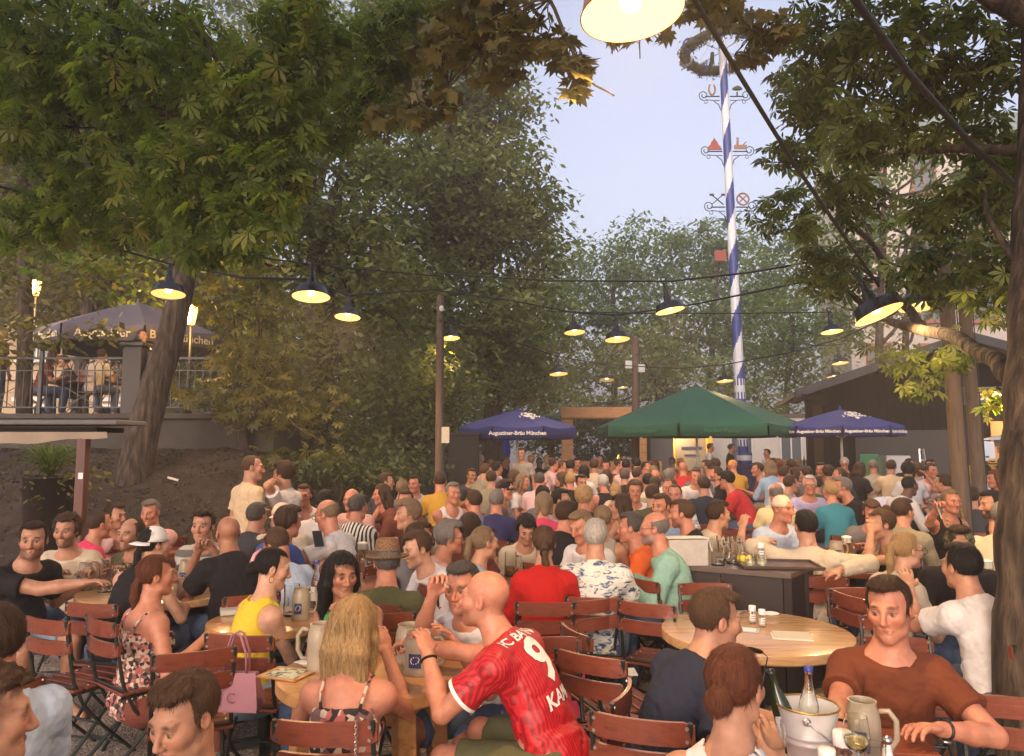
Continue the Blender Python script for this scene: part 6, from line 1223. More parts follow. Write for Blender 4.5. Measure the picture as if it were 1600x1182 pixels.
def item(key, px, py, label, z=.75, rz=0, group=None, sc_=1, tilt=None, d=None):
    """px,py = middle of the foot of the thing where it stands at height z"""
    p = PG(px, py, z) if d is None else P(px, py, d); o = place(obj_proto(key, MAKERS[key]), USED, (p.x, p.y, z if d is None else p.z), rz, label, group, sc_, tilt); return o
# tables ------------------------------------------------------------------
table(1180, 985, .53, 'large pale round table with salt shakers and menu on the right', W_tablelt, edge=.055)
cN = table(583, 1048, .44, 'chunky round wooden table with menu and steins between blonde woman and red jersey', W_table, legs='chunky', edge=.06)
c = PG(1330, 1190, .75); table(1312, 1196, .5, 'red brown slatted table with ice bucket at the bottom right', W_redtab, sq=(.74, .74), rot=R(-8))
table(265, 918, .62, 'round table of the four men at the left', W_tablelt)
table(420, 968, .36, 'small round table behind the woman in yellow', W_table)
table(525, 905, .55, 'round table crowded with beer mugs behind the black haired woman', W_redtab)
table(812, 900, .55, 'round table between ponytail woman and red blouse woman', W_redtab)
table(1330, 882, .50, 'round table before the woman in the black tank top', W_redtab)
table(1200, 822, .52, 'red slatted table behind the man in cream sweater', W_redtab, sq=(1.2, .7), rot=R(4))
table(1130, 795, .5, 'red slatted table left of the teal shirt woman', W_redtab, sq=(1.3, .7), rot=R(6))
table(1290, 800, .5, 'table of the grey haired man with red glasses', W_redtab, sq=(1.2, .7))
table(1450, 845, .5, 'grey topped table near the woman with braids', M_('counter_top'), sq=(1.2, .7))
table(600, 800, .5, 'small light table in front of the dark haired woman at the trees', W_tablelt)
table(760, 815, .5, 'table beside the man in the white tank top', W_redtab); table(880, 800, .5, 'table behind the black cap man', W_redtab, sq=(1.4, .7))
table(1540, 905, .45, 'round table behind the man with outstretched arm', W_redtab); table(340, 880, .5, 'table of the man with striped shirt', W_tablelt); table(215, 860, .5, 'table of the grey haired man in pink', W_redtab)
for k, (px, py, lb) in enumerate(((830, 775, 'left'), (930, 772, 'middle'), (1020, 778, 'right'), (870, 752, 'far left'), (1000, 750, 'far middle'), (1230, 768, 'beside the maypole base'), (1420, 778, 'before the hut'), (1350, 765, 'under the right blue parasol'), (780, 752, 'under the left blue parasol'))):
    table(px, py, .5, 'slatted table between the packed guests, ' + lb, W_redtab, sq=(1.5, .7), rot=R(k * 7 - 20))
# service counters ----------------------------------------------------------
def counter(label, a, b_, c_, h, dep=None):
    A, B_, Cc = PG(*a, h), PG(*b_, h), PG(*c_, h); ctr = (A + Cc) / 2; root = empty('service_counter', (ctr.x, ctr.y, 0), 0, label, 'counter', 'dark service counters'); D4 = A + Cc - B_
    q = [Vector((v.x - ctr.x, v.y - ctr.y, 0)) for v in (A, B_, Cc, D4)]; mb = MB(); mb.prism([(v.x, v.y) for v in q], h - .035, h); mb.build('worktop', M_('counter_top'), root); mb = MB(); mb.prism([(v.x * .93, v.y * .93) for v in q], .0, h - .035); mb.build('cabinet', M_('darkwood'), root)
    mb = MB(); e = (q[0] * .935, q[1] * .935, q[2] * .935)
    for u, v in ((e[0], e[1]), (e[1], e[2])):
        for t in (.02, .5, .98): s_ = u.lerp(v, t); mb.box((s_.x, s_.y, h / 2), (.03, .03, h - .06))
    mb.build('frame_batten', M_('darkwood'), root); return root
counter('dark service counter with white box, glass mugs and brown tray', (1026, 880), (1236, 897), (1292, 875), .92)
counter('second dark service counter with folded white cloth further back', (1336, 794), (1530, 800), (1545, 785), .95)
g = .92; c = PG(1075, 884, g); o = empty('carton', (c.x, c.y + .08, g), R(3), 'white cardboard box standing open on the near service counter', 'box'); mb = MB(); mb.box((0, 0, .095), (.29, .2, .19), bev=.003); b = mb.build('box_body', M_('card'), o); mb = MB(); mb.box((-.0, .02, .196), (.31, .22, .006), (R(-3), 0, 0)); mb.box((.16, .0, .15), (.004, .2, .1), (0, R(-20), 0)); mb.build('flap', M_('paper'), o)
for k, (px, py, lb) in enumerate(((1122, 883, 'front left glass mug beside the white box on the counter'), (1146, 881, 'glass mug right of another one beside the white box'), (1130, 876, 'rear glass mug half hidden by the two next to the white box'), (1152, 876, 'glass mug nearest the lemons on the service counter'))): item('massempty', px, py, lb, g, R(20 * k), 'empty glass mugs on the counter', .98)
c = PG(1215, 884, g + .004); o = empty('serving_tray', (c.x, c.y, g + .002), R(-6), 'large brown serving tray on the near service counter', 'tray'); mb = MB(); mb.box((0, 0, .004), (.56, .38, .008), bev=.003); b = mb.build('tray_base', M_('tray'), o); mb = MB(); [mb.box((s_ * .28, 0, .014), (.012, .39, .02), bev=.003) for s_ in (-1, 1)]; [mb.box((0, s_ * .19, .0135), (.56, .012, .0195), bev=.003) for s_ in (-1, 1)]; mb.build('rim', M_('tray'), o)
item('lemonade', 1172, 886, 'left short glass of pale drink on the brown tray', g + .012); item('lemonade', 1191, 887, 'right short glass of pale drink on the brown tray', g + .012); item('shaker', 1189, 874, 'white topped shaker behind the two short glasses', g + .012, sc_=1.2)
for k, (px, py, lb) in enumerate(((1160, 874, 'lemon'), (1170, 873, 'lemon'))): c = PG(px, py, g + .03); mb = MB(); mb.tube([(-.045, 0, 0), (-.035, 0, 0), (0, 0, 0), (.035, 0, 0), (.045, 0, 0)], [.005, .02, .032, .02, .005], 12); o = mb.build('lemon', M_('lemon'), None, True); o.location = c; o.rotation_euler = (0, 0, k * 1.1); tag(o, ('left' if k == 0 else 'right') + ' yellow lemon beside the brown tray', 'lemon')
c = PG(1385, 790, .95); o = empty('folded_cloth', (c.x, c.y, .95), 0, 'heap of white cloth on the rear service counter', 'cloth'); mb = MB(); vs = []; n, k_ = 24, 8
for j in range(k_): 
    for i in range(n): a = 2 * math.pi * i / n; q = 1 - j / (k_ - 1); vs.append((.38 * q * math.cos(a) * (1 + .08 * math.sin(5 * a)), .2 * q * math.sin(a), .12 * (1 - q * q) + .012 * math.sin(7 * a + j)))
mb.add(vs, [(j * n + i, j * n + (i + 1) % n, (j + 1) * n + (i + 1) % n, (j + 1) * n + i) for j in range(k_ - 1) for i in range(n)]); mb.build('cloth_heap', cloth('white_linen', (.66, .65, .68)), o, True)
c = PG(1345, 793, .95); mb = MB(); mb.box((0, 0, .03), (.26, .2, .055), bev=.01); o = mb.build('paper_stack', M_('paper_card')); o.location = (c.x, c.y, .95); tag(o, 'flat stack of beige napkins left of the white cloth heap', 'napkins')
# things on the near right round table
item('shaker', 1176, 974, 'left salt shaker on the pale round table', sc_=1.0); item('shaker', 1191, 979, 'right, slightly nearer salt shaker on the pale round table', sc_=.95, rz=.4)
def sheet(px, py, w_, h_, rz, label, m, z=.752, name='menu_card', cat='menu', th=.003, inner=None, tilt=(0, 0)):
    c = PG(px, py, z); o = empty(name, (c.x, c.y, z), rz, label, cat); o.rotation_euler = (tilt[0], tilt[1], rz); mb = MB(); mb.box((0, 0, th / 2), (w_, h_, th)); b = mb.build('card', m, o)
    if inner: mb = MB(); mb.box((0, 0, th + .0008), (w_ * .72, h_ * .72, .001)); mb.build('printed_picture', inner, b)
    return o
sheet(1237, 996, .21, .15, R(-14), 'cream menu folder lying open on the pale round table', M_('paper')); sheet(1238, 993, .20, .14, R(-10), 'upper leaf of the cream menu on the pale round table', M_('paper_card'), z=.757, name='menu_leaf', tilt=(R(2), 0)); sheet(1168, 985, .13, .11, R(-20), 'pale blue flyer beside the salt shakers', mat('flyer_blue', (.42, .45, .52), .6), inner=M_('label_white'), name='flyer', cat='flyer')
mb = MB(); mb.disc((0, 0), .05, 0, .004); o = mb.build('beer_mat', M_('label_white')); o.location = PG(1204, 959, .752); tag(o, 'round white beer mat behind the right salt shaker', 'beer mat'); mb = MB(); mb.tube([(0, 0, 0), (.03, .05, .0), (.05, .06, 0)], .005, 5); mb.box((-.03, .0, .0), (.05, .03, .006)); o = mb.build('used_cutlery', M_('steel')); o.location = PG(1158, 958, .757); tag(o, 'small steel cutlery lying behind the young man\'s forehead', 'cutlery')
# near round table at the centre
pic = mat('menu_drawing', (.5, .5, .38), .8); tc = ND(pic, 'ShaderNodeTexCoord'); nz = ND(pic, 'ShaderNodeTexNoise', i_Scale=38, i_Detail=6); lk(pic, tc.outputs['Object'], nz.inputs['Vector']); rr = ramp(pic, nz.outputs[0], [(.42, (.10, .13, .10)), (.52, (.56, .56, .42))]); lk(pic, rr.outputs[0], bsdf(pic).inputs['Base Color'])
sheet(448, 1054, .21, .17, R(-20), 'brown bordered menu with a drawing on the chunky table', W_table, z=.753, inner=pic, th=.005); sheet(479, 1036, .10, .07, R(-45), 'folded white napkin with knife above the drawn menu', M_('label_white'), z=.758, name='napkin', cat='napkin'); mb = MB(); mb.bar((-.09, .05, 0), (.09, -.04, .0), .012, .003); o = mb.build('knife', M_('steel')); o.location = PG(484, 1040, .764); tag(o, 'dark steel knife resting on the folded napkin', 'knife')
item('stein', 500, 1046, 'tall grey stein with handle to the left of the blonde woman', rz=R(175), sc_=1.12); item('jug', 655, 1052, 'nearer round stein held by the red jersey man', rz=R(-5), sc_=1.15); item('jug', 640, 1035, 'rear round stein half hidden by the one in the jersey man\'s hand', rz=R(60), sc_=1.1)
item('shaker', 517, 1058, 'left salt shaker between stein and blonde hair', sc_=1.05); item('shaker', 527, 1052, 'taller pepper shaker right next to the tall stein', rz=.3, sc_=1.2); item('emptyglass', 508, 1068, 'slender empty glass in front of the shakers', sc_=.95)
# bottom right table
c = PG(1262, 1150, .75); c = P(1262, 1120, 2.58); c.z = .75; o = empty('ice_bucket', c, R(0), 'white zinc ice bucket with gold rim holding two bottles', 'bucket'); mb = MB(); mb.lathe([(.001, .004), (.072, .0), (.076, .006), (.072, .012), (.080, .07), (.083, .072), (.0835, .078), (.0815, .082), (.084, .092), (.0865, .094), (.087, .100), (.085, .104), (.100, .185), (.098, .185), (.070, .012), (.001, .012)], 48); b = mb.build('bucket_body', mat('white_zinc', (.62, .60, .58), .38, metal=.25, var=.06), o, True, 70); mb = MB(); mb.tube([(.100 * math.cos(a), .100 * math.sin(a), .186) for a in np.linspace(0, 6.2832, 49)], .0035, 8, cap=False); mb.build('rim', M_('brass'), o, True)
mb = MB(); mb.tube([(-.04, -.093, .158), (.0, -.108, .13), (.05, -.1, .09), (.095, -.05, .065), (.10, .0, .08)], .0022, 6); mb.tube([(-.04 + .011 * math.cos(a), -.097, .162 + .011 * math.sin(a)) for a in np.linspace(0, 6.28, 12)], .003, 5); mb.build('bail_handle', M_('steel'), o, True); mb = MB(); mb.lathe([(.001, .11), (.088, .11)], 20); mb.build('ice', mat('ice', (.7, .72, .74), .2, bump=1, bscale=40), o)
for key, dx, dy, tl, lb in (('winebottle', -.045, .01, (R(-6), R(-14)), 'dark green wine bottle with cream label leaning in the ice bucket'), ('bottle', .012, .03, (R(-3), R(3)), 'clear water bottle with blue cap standing in the ice bucket')):
    q = place(obj_proto(key, MAKERS[key]), USED, (c.x + dx, c.y + dy, c.z + .03), 0, lb, None, .88, tl)
def item2(key, px, d, label, **k): p = P(px, 1100, d); return place(obj_proto(key, MAKERS[key]), USED, (p.x, p.y, .75), k.get('rz', 0), label, None, k.get('sc_', 1), None)
item2('wine', 1205, 2.36, 'wine glass by the dark haired woman left of the bucket', sc_=.98); item2('wine', 1336, 2.40, 'wine glass in front of the stein at the bottom right', sc_=.98); item2('stein', 1347, 2.60, 'stoneware stein with dark crest at the bottom right table', rz=R(-25), sc_=1.02); item2('tumbler', 1364, 2.42, 'tumbler with a little water beside the figurine mill', sc_=1.0); item2('emptyglass', 1266, 2.24, 'slim empty glass in front of the ice bucket', sc_=.95)
item2('shaker', 1289, 2.36, 'glass shaker with pale lid right of the slim empty glass', sc_=1.25); item2('shaker', 1314, 2.46, 'labelled pepper jar in the middle of the bottom right table', rz=.2, sc_=1.4)
sheet(1250, 1178, .16, .11, R(12), 'white paper napkin lying under the glasses at the bottom right', M_('label_white'), name='napkin', cat='napkin')
p = P(1384, 1100, 2.46); o = empty('figure_mill', (p.x, p.y, .75), 0, 'white figurine shaped pepper mill with steel head', 'pepper mill'); mb = MB(); mb.lathe([(.001, 0), (.02, 0), (.022, .012), (.019, .03), (.013, .045), (.014, .058), (.017, .065), (.013, .078), (.009, .10), (.010, .104), (.001, .105)], 24); mb.build('mill_body', WHITEP, o, True); mb = MB(); mb.lathe([(.010, .104), (.015, .112), (.015, .120), (.008, .126), (.004, .13), (.001, .131)], 18); mb.build('mill_head', M_('steel'), o, True)
# mugs on the other tables
for key, px, py, lb, rz in (('stein', 132, 920, 'stein held by the bearded man in black at the left table', -.3), ('stein', 143, 908, 'rear stein of the pair on the left table', .2), ('massempty', 165, 925, 'front empty glass mug on the left round table', 0), ('massempty', 180, 915, 'rear empty glass mug on the left round table', .8), ('stein', 210, 902, 'stein before the man in the olive polo', 2.8), ('stein', 290, 915, 'stein in front of the striped shirt man', 0), ('jug', 303, 905, 'brownish mug right of the striped shirt man\'s stein', 1), ('stein', 470, 968, 'stein on the small table right of the woman in yellow', 0), ('massempty', 455, 962, 'empty glass mug between the yellow top and the stein', 0),
    ('mass', 535, 893, 'full foaming glass mug left on the crowded table', .4), ('mass', 566, 884, 'foaming glass mug behind the hat', 1.2), ('massempty', 552, 905, 'empty glass mug beside the foaming one', 0), ('masshalf', 580, 898, 'half drunk glass mug near the hat brim', 2), ('masshalf', 798, 900, 'half drunk glass mug beside the red blouse woman', .2), ('massempty', 783, 886, 'empty glass mug behind the half drunk one', 0), ('stein', 890, 888, 'tall stein between red blouse and floral shirt', 0), ('mass', 1324, 872, 'full glass mug of beer beside the black tank top woman', .4), ('jug', 1307, 874, 'white mug left of the full glass mug of beer', 0),
    ('masshalf', 1246, 800, 'left half full glass mug before the grey haired man', 0), ('masshalf', 1257, 802, 'right half full glass mug before the grey haired man', 1), ('mass', 668, 800, 'foaming glass mug near the slim pole', 0), ('mass', 655, 802, 'beer glass left of the one near the slim pole', 0), ('stein', 1518, 838, 'pale stein between braided woman and bearded man', 0), ('mass', 1542, 918, 'foaming glass mug by the chestnut trunk', 0), ('shaker', 590, 800, 'small shaker on the light table at the trees', 0), ('masshalf', 835, 780, 'glass mug by the navy shirt man', 0), ('massempty', 1448, 790, 'clear glass in front of the man in white shirt', 0)):
    item(key, px, py, lb, rz=rz, group='mugs and glasses on the tables')
item('bottle', 494, 950, 'upright clear bottle behind the black haired woman', sc_=1.0, z=.75)
sheet(365, 958, .16, .12, .4, 'pile of paper napkins left of the woman in yellow', M_('paper_card'), th=.03, name='napkin_pile', cat='napkins')
# empty chairs -----------------------------------------------------------------
for a in ((72, 925, 3.55, 25, 'empty folding chair pulled out at the left round table'), (40, 1003, 2.55, 75, 'folding chair half cut by the left edge behind the grey shirt'), (372, 975, 3.25, 8, 'folding chair with the pink handbag hanging from it'), (305, 1008, 3.0, -25, 'tilted folding chair behind the young man\'s hair at the lower left'),
    (918, 948, 2.95, 35, 'dark folding chair with papers on its seat in the centre'), (895, 935, 3.35, 70, 'folding chair turned sideways just behind the one with papers'), (998, 1062, 2.28, 20, 'nearest folding chair left of the navy shirt man'), (935, 925, 4.0, -30, 'small folding chair behind the floral shirt man, tilted backrest'), (1008, 895, 3.9, 30, 'folding chair between floral shirt and dark counter'),
    (1100, 905, 4.45, 180, 'folding chair at the far side of the pale round table'), (1330, 925, 4.3, 175, 'folding chair right behind the pale round table'), (1395, 955, 3.6, 190, 'folding chair directly behind the brown shirt man'), (1578, 990, 2.45, 200, 'folded out chair at the right edge below the trunk'), (850, 988, 3.2, 170, 'folding chair behind the jersey number'), (1262, 862, 4.75, 0, 'folding chair behind the cream sweater'), (1080, 775, 7.6, 0, 'left empty chair of the row at the rear slatted table'), (1130, 776, 7.4, 0, 'middle empty chair of the row at the rear slatted table'), (1175, 790, 7.0, 10, 'right empty chair of the row at the rear slatted table'),
    (1178, 760, 9.0, -10, 'empty chair below the blue maypole base'), (1205, 815, 5.8, 5, 'empty chair between two guests in pale shirts'), (1275, 845, 6.0, 15, 'tilted empty chair right of the beige cap man'), (1320, 835, 6.2, -20, 'tilted empty chair before the rear counter'), (545, 815, 5.3, 20, 'empty chair between bald man and striped shirt'), (270, 785, 6.8, 180, 'empty chair next to the man in pink shirt'), (1000, 905, 4.6, 60, 'dark chair at the counter\'s left corner'), (1370, 745, 10, 0, 'left dark chair of the pair behind the rear counter'), (1400, 750, 9.5, 20, 'right dark chair of the pair behind the rear counter')):
    chair_px(*a)
sheet(940, 1082, .20, .14, R(-20), 'white paper lying on the seat of the centre chair', M_('label_white'), z=.47, name='paper_sheet', cat='paper')
c = PG(985, 1048, .48); mb = MB(); mb.box((0, 0, .004), (.07, .14, .008), bev=.003); o = mb.build('smartphone', M_('label_white')); o.location = (c.x, c.y, .468); tag(o, 'pale smartphone on the seat behind the centre chair', 'phone')
# handbags
p = P(386, 985, DS(3.2)); o = empty('handbag', (p.x, p.y - .12, 0), R(-4), 'dusty pink handbag hanging from the chair behind the yellow top', 'bag'); mb = MB(); z1, z0 = P(386, 1050, DS(3.1)).z, P(386, 1108, DS(3.1)).z; out = [(-.10, z1), (.10, z1), (.125, z0 + .02), (.12, z0), (-.12, z0), (-.125, z0 + .02)]; n = len(out)
mb.add([(x, -.02 - (.03 if z < z1 else 0), z) for x, z in out] + [(x, .02 + (.03 if z < z1 else 0), z) for x, z in out], [tuple(range(n)), tuple(range(2 * n - 1, n - 1, -1))] + [(i, n + i, n + (i + 1) % n, (i + 1) % n) for i in range(n)]); b = mb.build('bag_body', M_('bag_pink'), o); mb = MB()
zt = p.z + .02
for y in (-.02, .02): mb.tube([(-.055, y, z1), (-.05, y, (z1 + zt) / 2), (-.02, y, zt - .01), (.0, y, zt), (.02, y, zt - .01), (.05, y, (z1 + zt) / 2), (.055, y, z1)], .006, 6)
mb.build('bag_handle', M_('bag_pink'), o, True); mb = MB(); mb.tube([(.02 * math.cos(a), -.056, (z0 + z1) / 2 - .02 + .022 * math.sin(a)) for a in np.linspace(.7, 5.6, 14)], .003, 5); mb.build('letter_emblem', mat('emboss', (.28, .11, .14), .5), b, True)
p = P(880, 985, DS(4.05)); mb = MB(); mb.prism([(-.13, -.05), (.13, -.05), (.13, .05), (-.13, .05)], 0, .34); o = mb.build('tote_bag', mat('cerise', (.55, .05, .13), .7, bump=.3, bscale=20)); o.location = (p.x, p.y, .1); tag(o, 'cerise red shopping bag beside the red blouse woman\'s chair', 'bag')
# ---------------------------------------------------------------- people
SK = dict(L=(.52, .29, .19), M=(.42, .215, .13), T=(.33, .15, .085), R=(.47, .20, .12), D=(.12, .06, .038))
HC = dict(k=(.010, .008, .008), b=(.045, .024, .013), n=(.075, .040, .021), a=(.11, .035, .016), y=(.34, .21, .09), s=(.19, .125, .07), g=(.15, .135, .12), w=(.42, .39, .35), d=(.07, .06, .055))
_cl = dict(white=(.58, .55, .54), cream=(.50, .42, .31), black=(.016, .014, .016), navy=(.022, .026, .045), grey=(.15, .14, .14), dgrey=(.05, .05, .055), pink=(.60, .34, .30), hotpink=(.60, .05, .12), red=(.40, .012, .010), brightred=(.46, .03, .035), orange=(.70, .13, .03), olive=(.085, .085, .04), khaki=(.25, .22, .15),
    lblue=(.40, .48, .60), blue=(.06, .09, .28), bluegrey=(.16, .17, .26), teal=(.04, .20, .26), mint=(.24, .42, .34), lilac=(.42, .38, .58), yellow=(.62, .46, .04), mustard=(.50, .28, .04), paleyel=(.70, .55, .28), beige=(.55, .42, .26), brown=(.14, .04, .018), jeans=(.07, .10, .17), ljeans=(.22, .30, .40), green=(.05, .40, .12), darkindigo=(.03, .03, .09), stone=(.33, .29, .24), palepink=(.62, .42, .40), rust=(.16, .05, .035), skyblue=(.28, .40, .56), greyteal=(.26, .34, .36))
def CM(n):
    k = 'cloth_' + n
    if k in MATS: return MATS[k]
    if n in _cl: m = mat(k, _cl[n], .88, bump=.5, bscale=26, var=.10, vscale=5, spec=.2)
    else:
        m = mat(k, (.5, .5, .5), .85); tc = ND(m, 'ShaderNodeTexCoord'); b = bsdf(m); o = tc.outputs['Object']
        if n == 'floral': nz = ND(m, 'ShaderNodeTexNoise', i_Scale=16, i_Detail=5, i_Roughness=.6, i_Distortion=.8); mp = ND(m, 'ShaderNodeMapping'); mp.inputs['Scale'].default_value = (1, 1, 2.6); lk(m, o, mp.inputs[0]); lk(m, mp.outputs[0], nz.inputs['Vector']); r = ramp(m, nz.outputs[0], [(0, (.02, .035, .09)), (.40, (.04, .06, .13)), (.45, (.30, .36, .42)), (.50, (.62, .60, .52)), (1, (.66, .62, .54))]); lk(m, r.outputs[0], b.inputs['Base Color'])
        elif n in ('print', 'dressprint'):
            vo = ND(m, 'ShaderNodeTexVoronoi', i_Scale=55 if n == 'print' else 38); nz = ND(m, 'ShaderNodeTexNoise', i_Scale=12, i_Detail=4); lk(m, o, nz.inputs['Vector']); lk(m, nz.outputs['Color'], vo.inputs['Vector']); lk(m, o, vo.inputs['Vector']); r = ramp(m, vo.outputs['Color'], [(.1, (.03, .02, .02)), (.35, (.42, .12, .10)), (.5, (.55, .42, .34)), (.7, (.20, .10, .09)), (.85, (.60, .50, .42))], 'CONSTANT'); lk(m, r.outputs[0], b.inputs['Base Color'])
        elif n in ('stripes', 'greystripes', 'jersey'):
            wv = ND(m, 'ShaderNodeTexWave', bands_direction='X' if n != 'greystripes' else 'Z', i_Scale={'stripes': 9, 'greystripes': 3.2, 'jersey': 26}[n], i_Distortion=.3); lk(m, o, wv.inputs['Vector']); c1, c2 = {'stripes': ((.02, .02, .02), (.62, .60, .55)), 'greystripes': ((.12, .11, .10), (.42, .38, .33)), 'jersey': ((.26, .004, .008), (.47, .010, .018))}[n]; r = ramp(m, wv.outputs['Fac'], [(.42, c1), (.58, c2)]); lk(m, r.outputs[0], b.inputs['Base Color'])
            if n == 'jersey': b.inputs['Roughness'].default_value = .5
        nb_ = ND(m, 'ShaderNodeTexNoise', i_Scale=40, i_Detail=3); lk(m, o, nb_.inputs['Vector']); bp = ND(m, 'ShaderNodeBump', i_Strength=.3, i_Distance=.01); lk(m, nb_.outputs[0], bp.inputs['Height']); lk(m, bp.outputs[0], b.inputs['Normal'])
    MATS[k] = m; return m
def SM(t, h, bd):
    k = 'skin_%s_%s_%d' % (t, h, int(bd * 10))
    if k not in MATS: MATS[k] = skin_mat(k, SK[t], HC[h], bd)
    return MATS[k]
def HM(h):
    k = 'hair_' + h
    if k not in MATS: MATS[k] = hair_mat(k, HC[h])
    return MATS[k]
PO = dict(t='table', l='lean', c='chin', p='lap', b='back', x='cross', m='mug', s='stand', S='standchin')
CACHE = {}; NP = [0]
def person(px, py, d, face, pose, hair, hc, skin, top, topc, label, lod=2, bot='trousers', botc='jeans', group=None, seat=None, **o):
    fem = hair.startswith('F'); hair = hair.lstrip('F'); q = dict(POSES[PO[pose]]); q['fem'] = fem; q.update({k: v for k, v in o.items() if k in ('lean', 'fat', 'hy', 'hp', 'hr', 'side', 'twist', 'curl', 'jaw', 'knees', 'feet', 'poles', 'hdir', 'palm', 'curls')})
    if 'hy' in q: q['hy'] = R(q['hy'])
    s = skeleton(q); hd = s['hc']; g = .94 if fem else 1; htop = hd[2] + .125 * g; rz = R(-face); Rz = np.array(Matrix.Rotation(rz, 3, 'Z'))
    if not d: d = min(max((CZ - htop) * F / max(py - 699, 1), 2), 22)
    d = DS(d); tgt = P(px, py, d); hw = Rz @ hd; root_loc = Vector((tgt.x - hw[0], tgt.y - hw[1], 0)); dz = tgt.z - htop; dz = max(-.32, min(.25, dz)); root_loc.z = dz
    extra = tuple(o.get('extra', ())); NP[0] += 1; bd = o.get('beard', 0)
    if any(k in o for k in ('hL', 'hR')):
        hh = list(q['hands'])
        for i, k in enumerate(('hL', 'hR')):
            if k in o: wv = P(o[k][0], o[k][1], DS(o[k][2])); hh[i] = tuple(Rz.T @ np.array([wv.x - root_loc.x, wv.y - root_loc.y, wv.z - root_loc.z]))
        q['hands'] = hh; s = skeleton(q)
    key = None
    if lod == 2 and not extra: key = (pose, fem, round(q.get('hy', 0) * 3), top, hair, bot, round(q.get('fat', 1) * 5))
    mats_ = dict(body=SM(skin, hc if hc != 'k' or hair != 'bald' else 'b', bd), hair=HM(hc), shirt=CM(topc), tank_top=CM(topc), dress=CM(topc), collar=CM(topc), shoulder_strap=CM(topc), trousers=CM(botc), shorts=CM(botc))
    if key and key in CACHE:
        r = copy_tree(CACHE[key])
        for ch in r.children:
            nm = ch.name.split('.')[0]
            if nm in mats_: ch.material_slots[0].link = 'OBJECT'; ch.material_slots[0].material = mats_[nm]
        r['label'] = label
    else:
        r = empty('person', (0, 0, 0), 0, label, 'person'); person_parts(s, r, lod, mats_['body'], hair, mats_['hair'], top, mats_['shirt'], bot, mats_['trousers'], NP[0], extra)
        if key: CACHE[key] = r
    for k in ('group',):
        if k in r: del r[k]
    if group: r['group'] = group
    r.location = root_loc; r.rotation_euler = (0, 0, rz); r['_s'] = 0; del r['_s']
    if not s.get('stand') and seat is not False and (seat or d < 9.3 or (d < 14 and (face % 360 < 70 or face % 360 > 290))):
        w_ = label.split(); lb = 'folding chair of the ' + ' '.join(w_[:11]) if w_[0] != 'the' else 'folding chair of ' + ' '.join(w_[:12])
        chair((root_loc.x, root_loc.y, 0), rz, lb)
    return r, s
def shirtobj(r, nm='shirt'): return [c for c in r.children if c.name.startswith(nm)][0]
# --- nearest guests -----------------------------------------------------------
person(290, 1054, 1.95, 203, 'p', 'quiff', 'n', 'M', 'tee', 'black', 'young man in black at the bottom left looking down', 0, hp=.30, jaw=1.08, botc='dgrey', seat=False)
person(-8, 945, 2.15, 300, 'p', 'short', 'b', 'R', 'polo', 'lblue', 'man in pale blue shirt cut off by the left edge', 0, seat=False)
person(-16, 1047, 1.6, 60, 'p', 'Fcurly', 'n', 'M', 'tank', 'white', 'curly haired guest in white at the bottom left corner', 0, seat=False)
person(54, 815, 4.25, 115, 't', 'short', 'b', 'M', 'tee', 'black', 'heavy bearded man in black stretching his arm to a stein', 0, 'shorts', 'ljeans', hy=42, fat=1.22, beard=.6, hR=(152, 912, 4.25), hL=(140, 905, 4.7), seat=False, jaw=1.1)
person(105, 805, 4.95, 172, 't', 'curly', 'b', 'M', 'polo', 'cream', 'bearded man in cream linen shirt at the left table', 1, beard=.6, hL=(135, 895, 4.6), hR=(92, 897, 4.7))
person(157, 799, 5.7, 40, 't', 'buzz', 'b', 'R', 'tee', 'hotpink', 'short haired person in hot pink T-shirt seen from behind', 1)
person(181, 786, 6.3, 105, 'c', 'short', 'b', 'M', 'tee', 'palepink', 'dark haired person in profile beside the hot pink shirt', 1)
person(205, 810, 5.05, 195, 't', 'recede', 'b', 'M', 'polo', 'olive', 'bearded man in olive polo facing the camera', 1, beard=.5, hL=(245, 893, 4.8), hR=(185, 893, 4.8))
person(236, 781, 6.3, 182, 'x', 'short', 'g', 'R', 'polo', 'pink', 'grey haired man in pink polo with arms crossed', 1, hp=.2)
person(243, 824, 4.35, 12, 'l', 'Flowpony', 'k', 'L', 'tank', 'black', 'woman in white cap and black tank top, back turned', 1, hy=30, extra=('whitecap',))
person(318, 797, 4.95, 178, 't', 'quiff', 'b', 'M', 'tee', 'greystripes', 'young man in grey striped T-shirt with hands at his chest', 0, hR=(310, 862, 4.75), hL=(332, 858, 4.7), curl=1.2)
person(357, 806, 4.5, 322, 'l', 'bald', 'b', 'T', 'tee', 'black', 'bald broad man in black reaching over the left table', 0, fat=1.15, hL=(285, 912, 4.6), beard=.2)
person(402, 786, 5.85, 15, 't', 'short', 'd', 'M', 'tee', 'dgrey', 'man in dark grey T-shirt below the standing men', 1)
person(396, 712, 6.4, 40, 's', 'buzz', 'n', 'M', 'tee', 'beige', 'standing bald man in beige T-shirt seen from behind', 0, hy=35)
person(443, 722, 6.6, 285, 'S', 'mop', 'b', 'M', 'tee', 'white', 'standing curly haired man in white touching his chin', 0, hL=(427, 752, 6.45), hR=(420, 800, 6.7), botc='navy')
person(428, 857, 3.75, 42, 't', 'Fbun', 'k', 'L', 'tank', 'yellow', 'woman in yellow racerback top with pink hair claw', 0, botc='ljeans', hy=28, hp=.25, hR=(478, 985, 3.9), hL=(470, 975, 4.1), extra=('clip', 'earring'), lean=.22, seat=False)
person(432, 826, 4.65, 305, 'l', 'recede', 'n', 'R', 'long', 'lblue', 'balding man in light blue shirt bending his head', 1, hp=.55, hy=-10)
